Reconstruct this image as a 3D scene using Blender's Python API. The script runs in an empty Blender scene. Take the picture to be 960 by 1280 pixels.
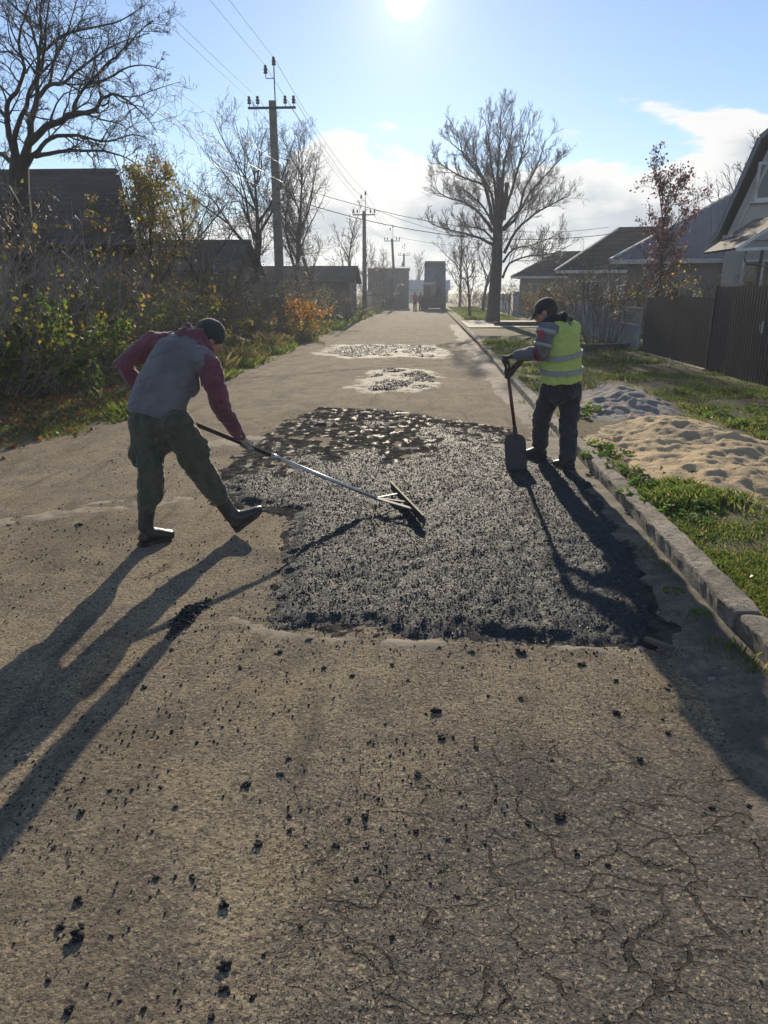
import bpy, math, random
import numpy as np
from mathutils import Vector, Matrix

R = math.radians
scene = bpy.context.scene
C = scene.collection

# ---------------------------------------------------------------- camera
F_PX, PITCH, YAW, EYE = 887.0, R(17.17), R(3.39), 1.68
cam_data = bpy.data.cameras.new('camera')
cam = bpy.data.objects.new('camera', cam_data)
C.objects.link(cam)
cam.location = (0, 0, EYE)
cam.rotation_euler = (R(90) - PITCH, 0, YAW)
cam_data.sensor_fit = 'VERTICAL'
cam_data.sensor_height = 36
cam_data.sensor_width = 27
cam_data.lens = F_PX / 1280 * 36
cam_data.clip_start = 0.05
cam_data.clip_end = 3000
scene.camera = cam

# ---------------------------------------------------------------- world, sun, exposure
SUN_EL, SUN_AZ = R(18.9), R(-1.9)          # azimuth from +Y towards +X
SUN_DIR = Vector((math.sin(SUN_AZ) * math.cos(SUN_EL), math.cos(SUN_AZ) * math.cos(SUN_EL), math.sin(SUN_EL)))
SKY_STRENGTH, SUN_STRENGTH, EXPOSURE = 0.085, 3.7, 1.02

world = bpy.data.worlds.new('World')
scene.world = world
world.use_nodes = True
wn, wl = world.node_tree.nodes, world.node_tree.links
wn.clear()


def wnode(t, **kw):
    n = wn.new(t)
    for k, v in kw.items():
        setattr(n, k, v)
    return n


def wmath(op, a, b=None, c=None, clamp=False):
    n = wnode('ShaderNodeMath', operation=op)
    n.use_clamp = clamp
    for i, v in enumerate((a, b, c)):
        if v is None:
            continue
        if isinstance(v, (int, float)):
            n.inputs[i].default_value = v
        else:
            wl.new(v, n.inputs[i])
    return n.outputs[0]


def wstep(x, lo, hi):
    n = wnode('ShaderNodeMapRange', interpolation_type='SMOOTHSTEP')
    wl.new(x, n.inputs[0])
    n.inputs[1].default_value = lo
    n.inputs[2].default_value = hi
    return n.outputs[0]


def wmix(f, a, b):
    n = wnode('ShaderNodeMix', data_type='RGBA')
    if isinstance(f, float):
        n.inputs[0].default_value = f
    else:
        wl.new(f, n.inputs[0])
    for i, v in ((6, a), (7, b)):
        if isinstance(v, tuple):
            n.inputs[i].default_value = (*v, 1)
        else:
            wl.new(v, n.inputs[i])
    return n.outputs[2]


w_out = wnode('ShaderNodeOutputWorld')
w_bg = wnode('ShaderNodeBackground')
w_bg.inputs['Strength'].default_value = SKY_STRENGTH
wl.new(w_bg.outputs[0], w_out.inputs[0])
sky = wnode('ShaderNodeTexSky', sky_type='NISHITA')
sky.sun_disc = False
sky.sun_elevation = SUN_EL
sky.sun_rotation = SUN_AZ
sky.altitude = 100
sky.air_density = 1.0
sky.dust_density = 0.08
sky.ozone_density = 2.5
tc = wnode('ShaderNodeTexCoord')
sep = wnode('ShaderNodeSeparateXYZ')
wl.new(tc.outputs['Generated'], sep.inputs[0])
vx, vy, vz = sep.outputs
az = wmath('ARCTAN2', vx, vy)                # azimuth from +Y, radians
el = wmath('ARCSINE', vz)
# cloud field in direction space, flattened towards the horizon
comb = wnode('ShaderNodeCombineXYZ')
wl.new(az, comb.inputs[0])
wl.new(wmath('MULTIPLY', el, 2.1), comb.inputs[1])
comb.inputs[2].default_value = 3.7
nz = wnode('ShaderNodeTexNoise')
nz.inputs['Scale'].default_value = 4.6
nz.inputs['Detail'].default_value = 9
nz.inputs['Roughness'].default_value = 0.56
nz.inputs['Distortion'].default_value = 0.25
wl.new(comb.outputs[0], nz.inputs['Vector'])
# height of the cloud tops: a slow noise round the horizon
comb2 = wnode('ShaderNodeCombineXYZ')
wl.new(az, comb2.inputs[0])
comb2.inputs[1].default_value = 1.15
nz2 = wnode('ShaderNodeTexNoise')
nz2.inputs['Scale'].default_value = 3.0
nz2.inputs['Detail'].default_value = 2
wl.new(comb2.outputs[0], nz2.inputs['Vector'])
top = wmath('ADD', wmath('MULTIPLY_ADD', nz2.outputs[0], 0.10, 0.040), wmath('MULTIPLY', wstep(az, -0.26, -0.10), 0.105))          # radians
rel = wmath('DIVIDE', wmath('SUBTRACT', top, el), 0.06)          # >0 inside the bank
dens = wmath('ADD', wmath('MULTIPLY', wmath('SUBTRACT', nz.outputs[0], 0.5), 5.0), rel)
cover = wstep(dens, -0.06, 0.26)
thick = wstep(dens, 0.3, 1.3)
nz3 = wnode('ShaderNodeTexNoise')
nz3.inputs['Scale'].default_value = 7.5
nz3.inputs['Detail'].default_value = 6
wl.new(comb.outputs[0], nz3.inputs['Vector'])
thick2 = wmath('MULTIPLY', thick, wstep(nz3.outputs[0], 0.38, 0.58))
# angle to the sun: thin cloud near it glows, and the disc itself
dotn = wnode('ShaderNodeVectorMath', operation='DOT_PRODUCT')
wl.new(tc.outputs['Generated'], dotn.inputs[0])
dotn.inputs[1].default_value = SUN_DIR
ang = wmath('ARCCOSINE', wmath('MINIMUM', dotn.outputs['Value'], 1.0))
near = wmath('POWER', 2.718, wmath('MULTIPLY', ang, -4.0))
CLOUD_LIT, CLOUD_GREY = (5.8, 5.7, 5.45), (3.2, 3.4, 3.65)
cloud = wmix(thick2, CLOUD_LIT, CLOUD_GREY)
skyc = wnode('ShaderNodeMix', data_type='RGBA', blend_type='MULTIPLY')
skyc.inputs[0].default_value = 1.0
wl.new(sky.outputs[0], skyc.inputs[6])
skyc.inputs[7].default_value = (0.745, 0.755, 0.82, 1)
SKY_NODE = skyc
# thin high veil that softens the blue
veil = wmix(0.08, skyc.outputs[2], (4.8, 5.1, 5.4))
above = wstep(el, -0.02, 0.01)
col = wmix(wmath('MULTIPLY', cover, wmath('MULTIPLY', above, 0.93)), veil, cloud)
disc = wmath('MULTIPLY', wstep(wmath('MULTIPLY', ang, -1.0), -R(1.45), -R(0.45)), 50.0)
aur = wmath('MULTIPLY', wmath('POWER', 2.718, wmath('MULTIPLY', ang, -26.0)), 3.2)
glow = wmath('ADD', disc, aur)
gl = wnode('ShaderNodeMix', data_type='RGBA', blend_type='MULTIPLY')
gl.inputs[0].default_value = 1.0
gl.inputs[6].default_value = (1.0, 0.93, 0.80, 1)
wl.new(glow, gl.inputs[7])
ad = wnode('ShaderNodeMix', data_type='RGBA', blend_type='ADD')
ad.inputs[0].default_value = 1.0
wl.new(col, ad.inputs[6])
wl.new(gl.outputs[2], ad.inputs[7])
wl.new(ad.outputs[2], w_bg.inputs['Color'])

sun_data = bpy.data.lights.new('sun', 'SUN')
sun_data.energy = SUN_STRENGTH
sun_data.angle = R(0.5)
sun_data.color = (1.0, 0.87, 0.68)
sun = bpy.data.objects.new('sun', sun_data)
C.objects.link(sun)
sun.rotation_euler = SUN_DIR.to_track_quat('Z', 'Y').to_euler()

scene.view_settings.view_transform = 'Standard'
scene.view_settings.look = 'None'
scene.view_settings.gamma = 1
scene.view_settings.use_curve_mapping = False
scene.view_settings.exposure = EXPOSURE
scene.render.engine = 'CYCLES'
scene.cycles.use_denoising = True
scene.cycles.max_bounces = 4
scene.cycles.diffuse_bounces = 2
scene.cycles.glossy_bounces = 2
scene.cycles.transparent_max_bounces = 6
scene.cycles.transmission_bounces = 3
scene.cycles.caustics_reflective = False
scene.cycles.caustics_refractive = False
scene.cycles.sample_clamp_indirect = 4.0

# ---------------------------------------------------------------- places


def ray(px, py):
    x, y, z = px - 480, 640 - py, F_PX
    up = y * math.cos(PITCH) - z * math.sin(PITCH)
    fw = z * math.cos(PITCH) + y * math.sin(PITCH)
    return (x * math.cos(YAW) - fw * math.sin(YAW), x * math.sin(YAW) + fw * math.cos(YAW), up)


def G(px, py, z=0.0):
    """the place on the ground (height z) that stands at a point of the photograph"""
    a, b, u = ray(px, py)
    t = (z - EYE) / u
    return Vector((a * t, b * t, z))


def D(px, py, Y):
    """the place at depth Y"""
    a, b, u = ray(px, py)
    t = Y / b
    return Vector((a * t, Y, EYE + u * t))


# ---------------------------------------------------------------- noise
def _hash(ix, iy, seed):
    h = (ix.astype(np.int64) * 374761393 + iy.astype(np.int64) * 668265263 + seed * 974634617) & 0xFFFFFFFF
    h = ((h ^ (h >> 13)) * 1274126177) & 0xFFFFFFFF
    return ((h ^ (h >> 16)) & 0xFFFFFF) / float(0xFFFFFF)


def vnoise(x, y, seed=0):
    x, y = np.asarray(x, float), np.asarray(y, float)
    ix, iy = np.floor(x), np.floor(y)
    fx, fy = x - ix, y - iy
    fx, fy = fx * fx * (3 - 2 * fx), fy * fy * (3 - 2 * fy)
    a, b = _hash(ix, iy, seed), _hash(ix + 1, iy, seed)
    c, d = _hash(ix, iy + 1, seed), _hash(ix + 1, iy + 1, seed)
    return (a * (1 - fx) + b * fx) * (1 - fy) + (c * (1 - fx) + d * fx) * fy


def fbm(x, y, seed=0, octaves=4, gain=0.5):
    s, amp, tot = 0, 1.0, 0.0
    for o in range(octaves):
        s = s + amp * (vnoise(x * 2 ** o + 13.1 * o, y * 2 ** o - 7.7 * o, seed + o) - 0.5)
        tot += amp
        amp *= gain
    return s / tot * 2


def sstep(a, b, x):
    t = np.clip((x - a) / (b - a), 0, 1)
    return t * t * (3 - 2 * t)


# ---------------------------------------------------------------- meshes
def fast_mesh(name, verts, face_arrays, smooth=False):
    verts = np.asarray(verts, np.float32).reshape(-1, 3)
    me = bpy.data.meshes.new(name)
    me.vertices.add(len(verts))
    me.vertices.foreach_set('co', verts.ravel())
    arrs = [np.asarray(f, np.int32) for f in face_arrays if len(f)]
    nl = sum(f.size for f in arrs)
    npoly = sum(len(f) for f in arrs)
    me.loops.add(nl)
    me.polygons.add(npoly)
    me.loops.foreach_set('vertex_index', np.concatenate([f.ravel() for f in arrs]))
    tot = np.concatenate([np.full(len(f), f.shape[1], np.int32) for f in arrs])
    start = np.concatenate([[0], np.cumsum(tot)[:-1]]).astype(np.int32)
    me.polygons.foreach_set('loop_start', start)
    me.polygons.foreach_set('loop_total', tot)
    if smooth:
        me.polygons.foreach_set('use_smooth', np.ones(npoly, bool))
    me.update(calc_edges=True)
    return me


def link(name, me, mat=None, parent=None, loc=None, rot=None):
    o = bpy.data.objects.new(name, me)
    C.objects.link(o)
    if mat is not None and me is not None and len(me.materials) == 0:
        me.materials.append(mat)
    if parent is not None:
        o.parent = parent
    if loc is not None:
        o.location = loc
    if rot is not None:
        o.rotation_euler = rot
    return o


def tag(o, label=None, category=None, group=None, kind=None):
    for k, v in (('label', label), ('category', category), ('group', group), ('kind', kind)):
        if v:
            o[k] = v
    return o


def thing(name, label, category, loc=(0, 0, 0), rotz=0.0, group=None):
    o = bpy.data.objects.new(name, None)
    C.objects.link(o)
    o.empty_display_size = 0.2
    o.location = loc
    o.rotation_euler = (0, 0, rotz)
    return tag(o, label, category, group)


class MB:
    """collects boxes, tubes and polygons for one mesh"""

    def __init__(self):
        self.v, self.f = [], []

    def poly(self, pts):
        b = len(self.v)
        self.v += [tuple(p) for p in pts]
        self.f.append(tuple(range(b, b + len(pts))))
        return self

    def solid(self, pts8):
        b = len(self.v)
        self.v += [tuple(p) for p in pts8]
        for q in ((0, 3, 2, 1), (4, 5, 6, 7), (0, 1, 5, 4), (1, 2, 6, 5), (2, 3, 7, 6), (3, 0, 4, 7)):
            self.f.append(tuple(b + i for i in q))
        return self

    def box(self, x0, x1, y0, y1, z0, z1):
        return self.solid([(x0, y0, z0), (x1, y0, z0), (x1, y1, z0), (x0, y1, z0),
                           (x0, y0, z1), (x1, y0, z1), (x1, y1, z1), (x0, y1, z1)])

    def bar(self, a, b, w, h, ref=(0, 0, 1)):
        a, b = Vector(a), Vector(b)
        t = (b - a).normalized()
        u = t.cross(Vector(ref))
        if u.length < 1e-4:
            u = t.cross(Vector((1, 0, 0)))
        u.normalize()
        v = u.cross(t).normalized()
        p = [c + u * (sx * w / 2) + v * (sy * h / 2) for c in (a, b) for sx, sy in ((-1, -1), (1, -1), (1, 1), (-1, 1))]
        return self.solid(p)

    def tube(self, pts, radii, k=8, cap=True):
        pts = [Vector(p) for p in pts]
        if not hasattr(radii, '__len__'):
            radii = [radii] * len(pts)
        b = len(self.v)
        n = len(pts)
        t0 = (pts[-1] - pts[0]).normalized()
        ref = Vector((0, 0, 1)) if abs(t0.z) < 0.9 else Vector((1, 0, 0))
        for i, p in enumerate(pts):
            t = (pts[min(i + 1, n - 1)] - pts[max(i - 1, 0)]).normalized()
            u = t.cross(ref).normalized()
            w = t.cross(u)
            for j in range(k):
                a = 2 * math.pi * j / k
                self.v.append(tuple(p + (u * math.cos(a) + w * math.sin(a)) * radii[i]))
        for i in range(n - 1):
            for j in range(k):
                j2 = (j + 1) % k
                self.f.append((b + i * k + j, b + i * k + j2, b + (i + 1) * k + j2, b + (i + 1) * k + j))
        if cap:
            self.f.append(tuple(b + j for j in range(k))[::-1])
            self.f.append(tuple(b + (n - 1) * k + j for j in range(k)))
        return self

    def lathe(self, c, prof, k=12, axis=(0, 0, 1)):
        c, ax = Vector(c), Vector(axis).normalized()
        pts = [c + ax * z for r, z in prof]
        return self.tube(pts, [max(r, 1e-4) for r, z in prof], k)

    def build(self, name, mat, parent=None, smooth=False, bevel=0.0, loc=None):
        me = bpy.data.meshes.new(name)
        me.from_pydata(self.v, [], self.f)
        if smooth:
            me.polygons.foreach_set('use_smooth', np.ones(len(me.polygons), bool))
        o = link(name, me, mat, parent, loc)
        if bevel:
            m = o.modifiers.new('bevel', 'BEVEL')
            m.width = bevel
            m.segments = 2
            m.limit_method = 'ANGLE'
        return o


# ---------------------------------------------------------------- materials
class NT:
    def __init__(self, name):
        self.m = bpy.data.materials.new(name)
        self.m.use_nodes = True
        self.n, self.l = self.m.node_tree.nodes, self.m.node_tree.links
        self.n.clear()
        self.out = self.n.new('ShaderNodeOutputMaterial')
        self.b = self.n.new('ShaderNodeBsdfPrincipled')
        self.l.new(self.b.outputs[0], self.out.inputs[0])
        self.tc = self.n.new('ShaderNodeTexCoord')
        self.co = self.tc.outputs['Object']

    def world_co(self):
        g = self.n.new('ShaderNodeNewGeometry')
        self.co = g.outputs['Position']
        return self

    def set(self, inp, v):
        i = self.b.inputs[inp]
        if isinstance(v, (int, float)):
            i.default_value = v
        elif isinstance(v, tuple):
            i.default_value = (*v, 1) if len(v) == 3 else v
        else:
            self.l.new(v, i)

    def mapped(self, scale=(1, 1, 1), rot=(0, 0, 0), co=None):
        n = self.n.new('ShaderNodeMapping')
        n.inputs['Scale'].default_value = scale
        n.inputs['Rotation'].default_value = rot
        self.l.new(co or self.co, n.inputs[0])
        return n.outputs[0]

    def noise(self, scale, detail=4, rough=0.55, co=None, dist=0.0):
        n = self.n.new('ShaderNodeTexNoise')
        n.inputs['Scale'].default_value = scale
        n.inputs['Detail'].default_value = detail
        n.inputs['Roughness'].default_value = rough
        n.inputs['Distortion'].default_value = dist
        self.l.new(co or self.co, n.inputs['Vector'])
        return n.outputs[0]

    def voronoi(self, scale, feature='F1', out='Distance', co=None, rand=1.0):
        n = self.n.new('ShaderNodeTexVoronoi')
        n.feature = feature
        n.inputs['Scale'].default_value = scale
        n.inputs['Randomness'].default_value = rand
        self.l.new(co or self.co, n.inputs['Vector'])
        return n.outputs[out]

    def wave(self, scale, dist=0.0, direction='X', co=None, detail=2):
        n = self.n.new('ShaderNodeTexWave')
        n.bands_direction = direction
        n.inputs['Scale'].default_value = scale
        n.inputs['Distortion'].default_value = dist
        n.inputs['Detail'].default_value = detail
        self.l.new(co or self.co, n.inputs['Vector'])
        return n.outputs['Fac']

    def island(self):
        g = self.n.new('ShaderNodeNewGeometry')
        return g.outputs['Random Per Island']

    def math(self, op, a, b=None, clamp=False):
        n = self.n.new('ShaderNodeMath')
        n.operation = op
        n.use_clamp = clamp
        for i, v in enumerate((a, b)):
            if v is None:
                continue
            if isinstance(v, (int, float)):
                n.inputs[i].default_value = v
            else:
                self.l.new(v, n.inputs[i])
        return n.outputs[0]

    def step(self, x, lo, hi, a=0.0, b=1.0):
        n = self.n.new('ShaderNodeMapRange')
        n.interpolation_type = 'SMOOTHSTEP'
        self.l.new(x, n.inputs[0])
        for i, v in enumerate((lo, hi, a, b)):
            n.inputs[i + 1].default_value = v
        return n.outputs[0]

    def mix(self, f, a, b, blend='MIX'):
        n = self.n.new('ShaderNodeMix')
        n.data_type = 'RGBA'
        n.blend_type = blend
        if isinstance(f, (int, float)):
            n.inputs[0].default_value = f
        else:
            self.l.new(f, n.inputs[0])
        for i, v in ((6, a), (7, b)):
            if isinstance(v, tuple):
                n.inputs[i].default_value = (*v, 1)
            else:
                self.l.new(v, n.inputs[i])
        return n.outputs[2]

    def ramp(self, f, stops):
        n = self.n.new('ShaderNodeValToRGB')
        e = n.color_ramp.elements
        while len(e) < len(stops):
            e.new(0.5)
        for i, (p, c) in enumerate(stops):
            e[i].position = p
            e[i].color = (*c, 1)
        self.l.new(f, n.inputs[0])
        return n.outputs[0]

    def bump(self, h, strength=0.5, dist=0.02):
        n = self.n.new('ShaderNodeBump')
        n.inputs['Strength'].default_value = strength
        n.inputs['Distance'].default_value = dist
        self.l.new(h, n.inputs['Height'])
        if self.b.inputs['Normal'].is_linked:
            self.l.new(self.b.inputs['Normal'].links[0].from_socket, n.inputs['Normal'])
        self.l.new(n.outputs[0], self.b.inputs['Normal'])


def simple(name, c1, c2=None, scale=8.0, rough=0.8, bump=0.0, bscale=40.0, metallic=0.0, spec=0.5, bdist=0.01, island=False, lo=0.35, hi=0.65):
    m = NT(name)
    c2 = c2 or tuple(x * 0.7 for x in c1)
    f = m.step(m.noise(scale, 5), lo, hi)
    col = m.mix(f, c1, c2)
    if island:
        col = m.mix(m.math('MULTIPLY', m.island(), 0.5), col, (0.0, 0.0, 0.0))
    m.set('Base Color', col)
    m.set('Roughness', rough)
    m.set('Metallic', metallic)
    m.set('Specular IOR Level', spec)
    if bump:
        m.bump(m.noise(bscale, 4), bump, bdist)
    return m.m


def foliage(name, stops, rough=0.55, trans=0.35, spec=0.3):
    """leaf colour picked per leaf from a ramp, with light coming through"""
    m = NT(name)
    col = m.ramp(m.island(), stops)
    m.set('Base Color', col)
    m.set('Roughness', rough)
    m.set('Specular IOR Level', spec)
    t = m.n.new('ShaderNodeBsdfTranslucent')
    m.l.new(col, t.inputs[0])
    mx = m.n.new('ShaderNodeMixShader')
    mx.inputs[0].default_value = trans
    m.l.new(m.b.outputs[0], mx.inputs[1])
    m.l.new(t.outputs[0], mx.inputs[2])
    m.l.new(mx.outputs[0], m.out.inputs[0])
    return m.m

# ================================================================ SETTING: ground, road, verges
rng = np.random.default_rng(7)
random.seed(7)


def grid_mesh(name, xs, ys, zfun):
    X, Y = np.meshgrid(xs, ys)
    Z = zfun(X, Y)
    nx, ny = len(xs), len(ys)
    v = np.stack([X, Y, Z], -1).reshape(-1, 3)
    i = np.arange((ny - 1) * nx).reshape(ny - 1, nx)[:, :-1]
    f = np.stack([i, i + 1, i + nx + 1, i + nx], -1).reshape(-1, 4)
    return fast_mesh(name, v, [f], smooth=True)


def geo_rows(y0, y1, ratio):
    out = [y0]
    while out[-1] < y1:
        out.append(out[-1] * ratio)
    return np.array(out)


# --- materials of the ground
m = NT('old_asphalt')
big = m.step(m.noise(0.55, 5, 0.6), 0.35, 0.65)
mid = m.step(m.noise(2.6, 5, 0.62, dist=0.4), 0.36, 0.66)
fine = m.noise(34, 5, 0.7)
cell = m.voronoi(125, out='Color')
sepc = m.n.new('ShaderNodeSeparateColor')
m.l.new(cell, sepc.inputs[0])
grain = sepc.outputs[0]
base = m.mix(mid, (0.270, 0.219, 0.146), (0.142, 0.121, 0.094))
base = m.mix(m.math('MULTIPLY', big, 0.5), base, (0.278, 0.226, 0.154))
ochre = m.step(m.noise(1.15, 6, 0.65, dist=0.6), 0.52, 0.66)
base = m.mix(m.math('MULTIPLY', ochre, 0.30), base, (0.235, 0.160, 0.070))
damp = m.step(m.noise(3.4, 6, 0.7, co=m.mapped((1.5, 0.6, 1))), 0.54, 0.68)
base = m.mix(m.math('MULTIPLY', damp, 0.55), base, (0.085, 0.072, 0.054))
# the fresh grey bare aggregate in the lower right corner, where dust has worn off
geo = m.n.new('ShaderNodeNewGeometry')
sp = m.n.new('ShaderNodeSeparateXYZ')
m.l.new(geo.outputs['Position'], sp.inputs[0])
rx = m.math('SUBTRACT', sp.outputs[0], 0.75)
ry = m.math('SUBTRACT', sp.outputs[1], 1.55)
rr = m.math('ADD', m.math('MULTIPLY', m.math('MULTIPLY', rx, rx), 0.9), m.math('MULTIPLY', m.math('MULTIPLY', ry, ry), 0.9))
rr = m.math('ADD', rr, m.math('MULTIPLY', m.math('SUBTRACT', m.noise(1.7, 4), 0.5), 1.6))
crk_area = m.step(rr, 0.20, 1.45, 1.0, 0.0)
base = m.mix(m.math('MULTIPLY', crk_area, 0.75), base, (0.098, 0.090, 0.080))
# stone chips showing in the old binder
lightchip = m.step(grain, 0.80, 0.97)
darkchip = m.step(grain, 0.30, 0.05)
base = m.mix(m.math('MULTIPLY', lightchip, 0.55), base, (0.44, 0.36, 0.24))
base = m.mix(m.math('MULTIPLY', darkchip, 0.75), base, (0.045, 0.041, 0.036))
base = m.mix(m.step(fine, 0.50, 0.72, 0.0, 0.55), base, (0.052, 0.046, 0.038))
# cracks
wob = m.n.new('ShaderNodeVectorMath')
wob.operation = 'ADD'
nzv = m.n.new('ShaderNodeTexNoise')
nzv.inputs['Scale'].default_value = 7
nzv.inputs['Detail'].default_value = 5
m.l.new(m.co, nzv.inputs['Vector'])
sc_ = m.n.new('ShaderNodeVectorMath')
sc_.operation = 'SCALE'
sc_.inputs['Scale'].default_value = 0.20
m.l.new(nzv.outputs['Color'], sc_.inputs[0])
m.l.new(m.co, wob.inputs[0])
m.l.new(sc_.outputs[0], wob.inputs[1])
flat = m.mapped((0.8, 1.5, 0), (0, 0, 0.35), co=wob.outputs[0])
edge = m.voronoi(5.6, 'DISTANCE_TO_EDGE', co=flat)
edge2 = m.voronoi(2.1, 'DISTANCE_TO_EDGE', co=flat)
wid = m.math('MULTIPLY', m.step(m.noise(3.1, 4), 0.35, 0.70), 0.026)
c1 = m.math('MULTIPLY', m.step(m.math('SUBTRACT', edge, wid), 0.003, 0.018, 1.0, 0.0), m.math('MULTIPLY', crk_area, m.step(m.noise(2.3, 4, 0.6), 0.36, 0.50)))
stray = m.step(m.noise(0.9, 3), 0.56, 0.66)
c2 = m.math('MULTIPLY', m.step(edge2, 0.004, 0.014, 1.0, 0.0), stray)
crack = m.math('MAXIMUM', c1, m.math('MULTIPLY', c2, 0.7))
base = m.mix(m.math('MULTIPLY', crack, 0.68), base, (0.030, 0.027, 0.022))
# broad worn and dirty zones along the lane
zone = m.step(m.noise(0.8, 6, 0.72, co=m.mapped((1.1, 0.45, 1))), 0.50, 0.62)
base = m.mix(m.math('MULTIPLY', zone, 0.42), base, (0.095, 0.080, 0.060))
# old tyre smears of bitumen across the lane
sm = m.noise(1.0, 6, 0.7, co=m.mapped((5.0, 0.7, 1)))
base = m.mix(m.step(sm, 0.52, 0.68, 0.0, 0.6), base, (0.075, 0.066, 0.054))
m.set('Base Color', base)
m.set('Roughness', 0.97)
m.set('Specular IOR Level', 0.06)
m.bump(m.noise(170, 3, 0.6), 0.55, 0.004)
m.bump(grain, 0.5, 0.0045)
m.bump(m.noise(38, 4, 0.65), 0.75, 0.011)
m.bump(m.math('SUBTRACT', 1.0, crack), 0.9, 0.014)
M_ROAD = m.m

m = NT('verge_soil')
f1 = m.step(m.noise(1.3, 6, 0.6), 0.40, 0.62)
f2 = m.step(m.noise(9, 5, 0.6), 0.42, 0.60)
c = m.mix(f1, (0.105, 0.082, 0.050), (0.075, 0.088, 0.030))
c = m.mix(m.math('MULTIPLY', f2, 0.6), c, (0.165, 0.130, 0.078))
m.set('Base Color', c)
m.set('Roughness', 0.95)
m.set('Specular IOR Level', 0.15)
m.bump(m.noise(45, 5, 0.65), 0.9, 0.02)
M_SOIL = m.m

m = NT('grey_silt')
c = m.mix(m.step(m.noise(5, 6, 0.65), 0.35, 0.62), (0.20, 0.165, 0.12), (0.095, 0.082, 0.064))
c = m.mix(m.step(m.noise(60, 4, 0.65), 0.52, 0.68), c, (0.05, 0.045, 0.038))
m.set('Base Color', c)
m.set('Roughness', 0.9)
m.set('Specular IOR Level', 0.3)
m.bump(m.noise(70, 5, 0.65), 0.8, 0.01)
M_SILT = m.m

M_PALE = simple('pale_concrete', (0.36, 0.32, 0.26), (0.22, 0.195, 0.16), 1.4, 0.9, 0.4, 50)


def road_z(x, y):
    z = fbm(x * 0.55, y * 0.4, 3, 3) * 0.018 + fbm(x * 4.0, y * 4.0, 9, 4) * 0.0075
    z = z + fbm(x * 19, y * 19, 21, 2) * 0.0022 * (y < 14)
    return z * sstep(-0.4, 0.6, y)


road = link('road', grid_mesh('road', np.arange(-5.6, 1.75, 0.036), np.concatenate([np.linspace(-9, 0.5, 20)[:-1], geo_rows(0.5, 190, 1.013)]), road_z), M_ROAD)
tag(road, kind='structure')

gm = MB()
gm.poly([(-900, -120, -0.14), (900, -120, -0.14), (900, 1500, -0.14), (-900, 1500, -0.14)])
ground = tag(gm.build('ground', M_SOIL), kind='structure')


def left_edge(y):
    return -4.20 + fbm(y * 0.35, y * 0 + 2.2, 31, 3) * 0.30 - 0.30 * sstep(9.5, 6.0, y)


def left_z(x, y):
    e = left_edge(y)
    d = e - x + fbm(x * 2.2, y * 2.2, 41, 3) * 0.25
    z = -0.05 + 0.11 * sstep(-0.12, 0.65, d) + fbm(x * 0.6, y * 0.6, 43, 4) * 0.07 * sstep(0.2, 1.2, d)
    return z + sstep(1.0, 4, e - x) * 0.08


lv = link('left_verge', grid_mesh('left_verge', np.concatenate([np.linspace(-45, -9, 20)[:-1], np.linspace(-9, -3.6, 90)]), np.concatenate([[-9, -4], geo_rows(1.5, 190, 1.02)]), left_z), M_SOIL)
tag(lv, kind='structure')

KERB_X = 1.60


def right_z(x, y):
    z = 0.098 + fbm(x * 0.8, y * 0.8, 51, 4) * 0.05 * sstep(1.7, 2.3, x) + 0.02 * sstep(2, 5, x)
    return z


rv = link('right_verge', grid_mesh('right_verge', np.concatenate([np.linspace(1.70, 6.5, 80), np.linspace(6.8, 45, 20)]), np.concatenate([[-9, -4], geo_rows(1.5, 190, 1.018)]), right_z), M_SOIL)
tag(rv, kind='structure')


# silt and dirt washed against the kerb
def gutter_z(x, y):
    d = x - (1.05 + fbm(y * 0.9, y * 0 + 5.5, 61, 3) * 0.30) + fbm(x * 5, y * 5, 63, 3) * 0.10
    far = sstep(10, 16, y)
    return road_z(x, y) - 0.012 + (0.030 + 0.01 * far) * sstep(0.0, 0.4, d) + fbm(x * 9, y * 9, 65, 3) * 0.008


gt = link('gutter', grid_mesh('gutter', np.linspace(0.55, 1.64, 45), geo_rows(1.5, 40, 1.010), gutter_z), M_SILT)
tag(gt, kind='structure')

# concrete apron before the big tree
ap = MB()
ap.poly([(1.9, 34.5, 0.135), (7.6, 35.0, 0.135), (7.6, 43.5, 0.135), (1.9, 43.0, 0.135)])
tag(ap.build('pavement', M_PALE), kind='structure')

# ---------------------------------------------------------------- kerb stones
m = NT('kerb_concrete')
c = m.mix(m.step(m.noise(3.0, 6, 0.65), 0.34, 0.64), (0.38, 0.335, 0.265), (0.22, 0.195, 0.155))
c = m.mix(m.step(m.noise(42, 5, 0.7), 0.50, 0.66), c, (0.085, 0.075, 0.06))
c = m.mix(m.step(m.noise(1.6, 6, 0.7), 0.50, 0.68, 0.0, 0.7), c, (0.10, 0.085, 0.062))
m.set('Base Color', c)
m.set('Roughness', 0.92)
m.set('Specular IOR Level', 0.25)
m.bump(m.noise(28, 6, 0.75), 1.0, 0.03)
M_KERB = m.m


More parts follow.
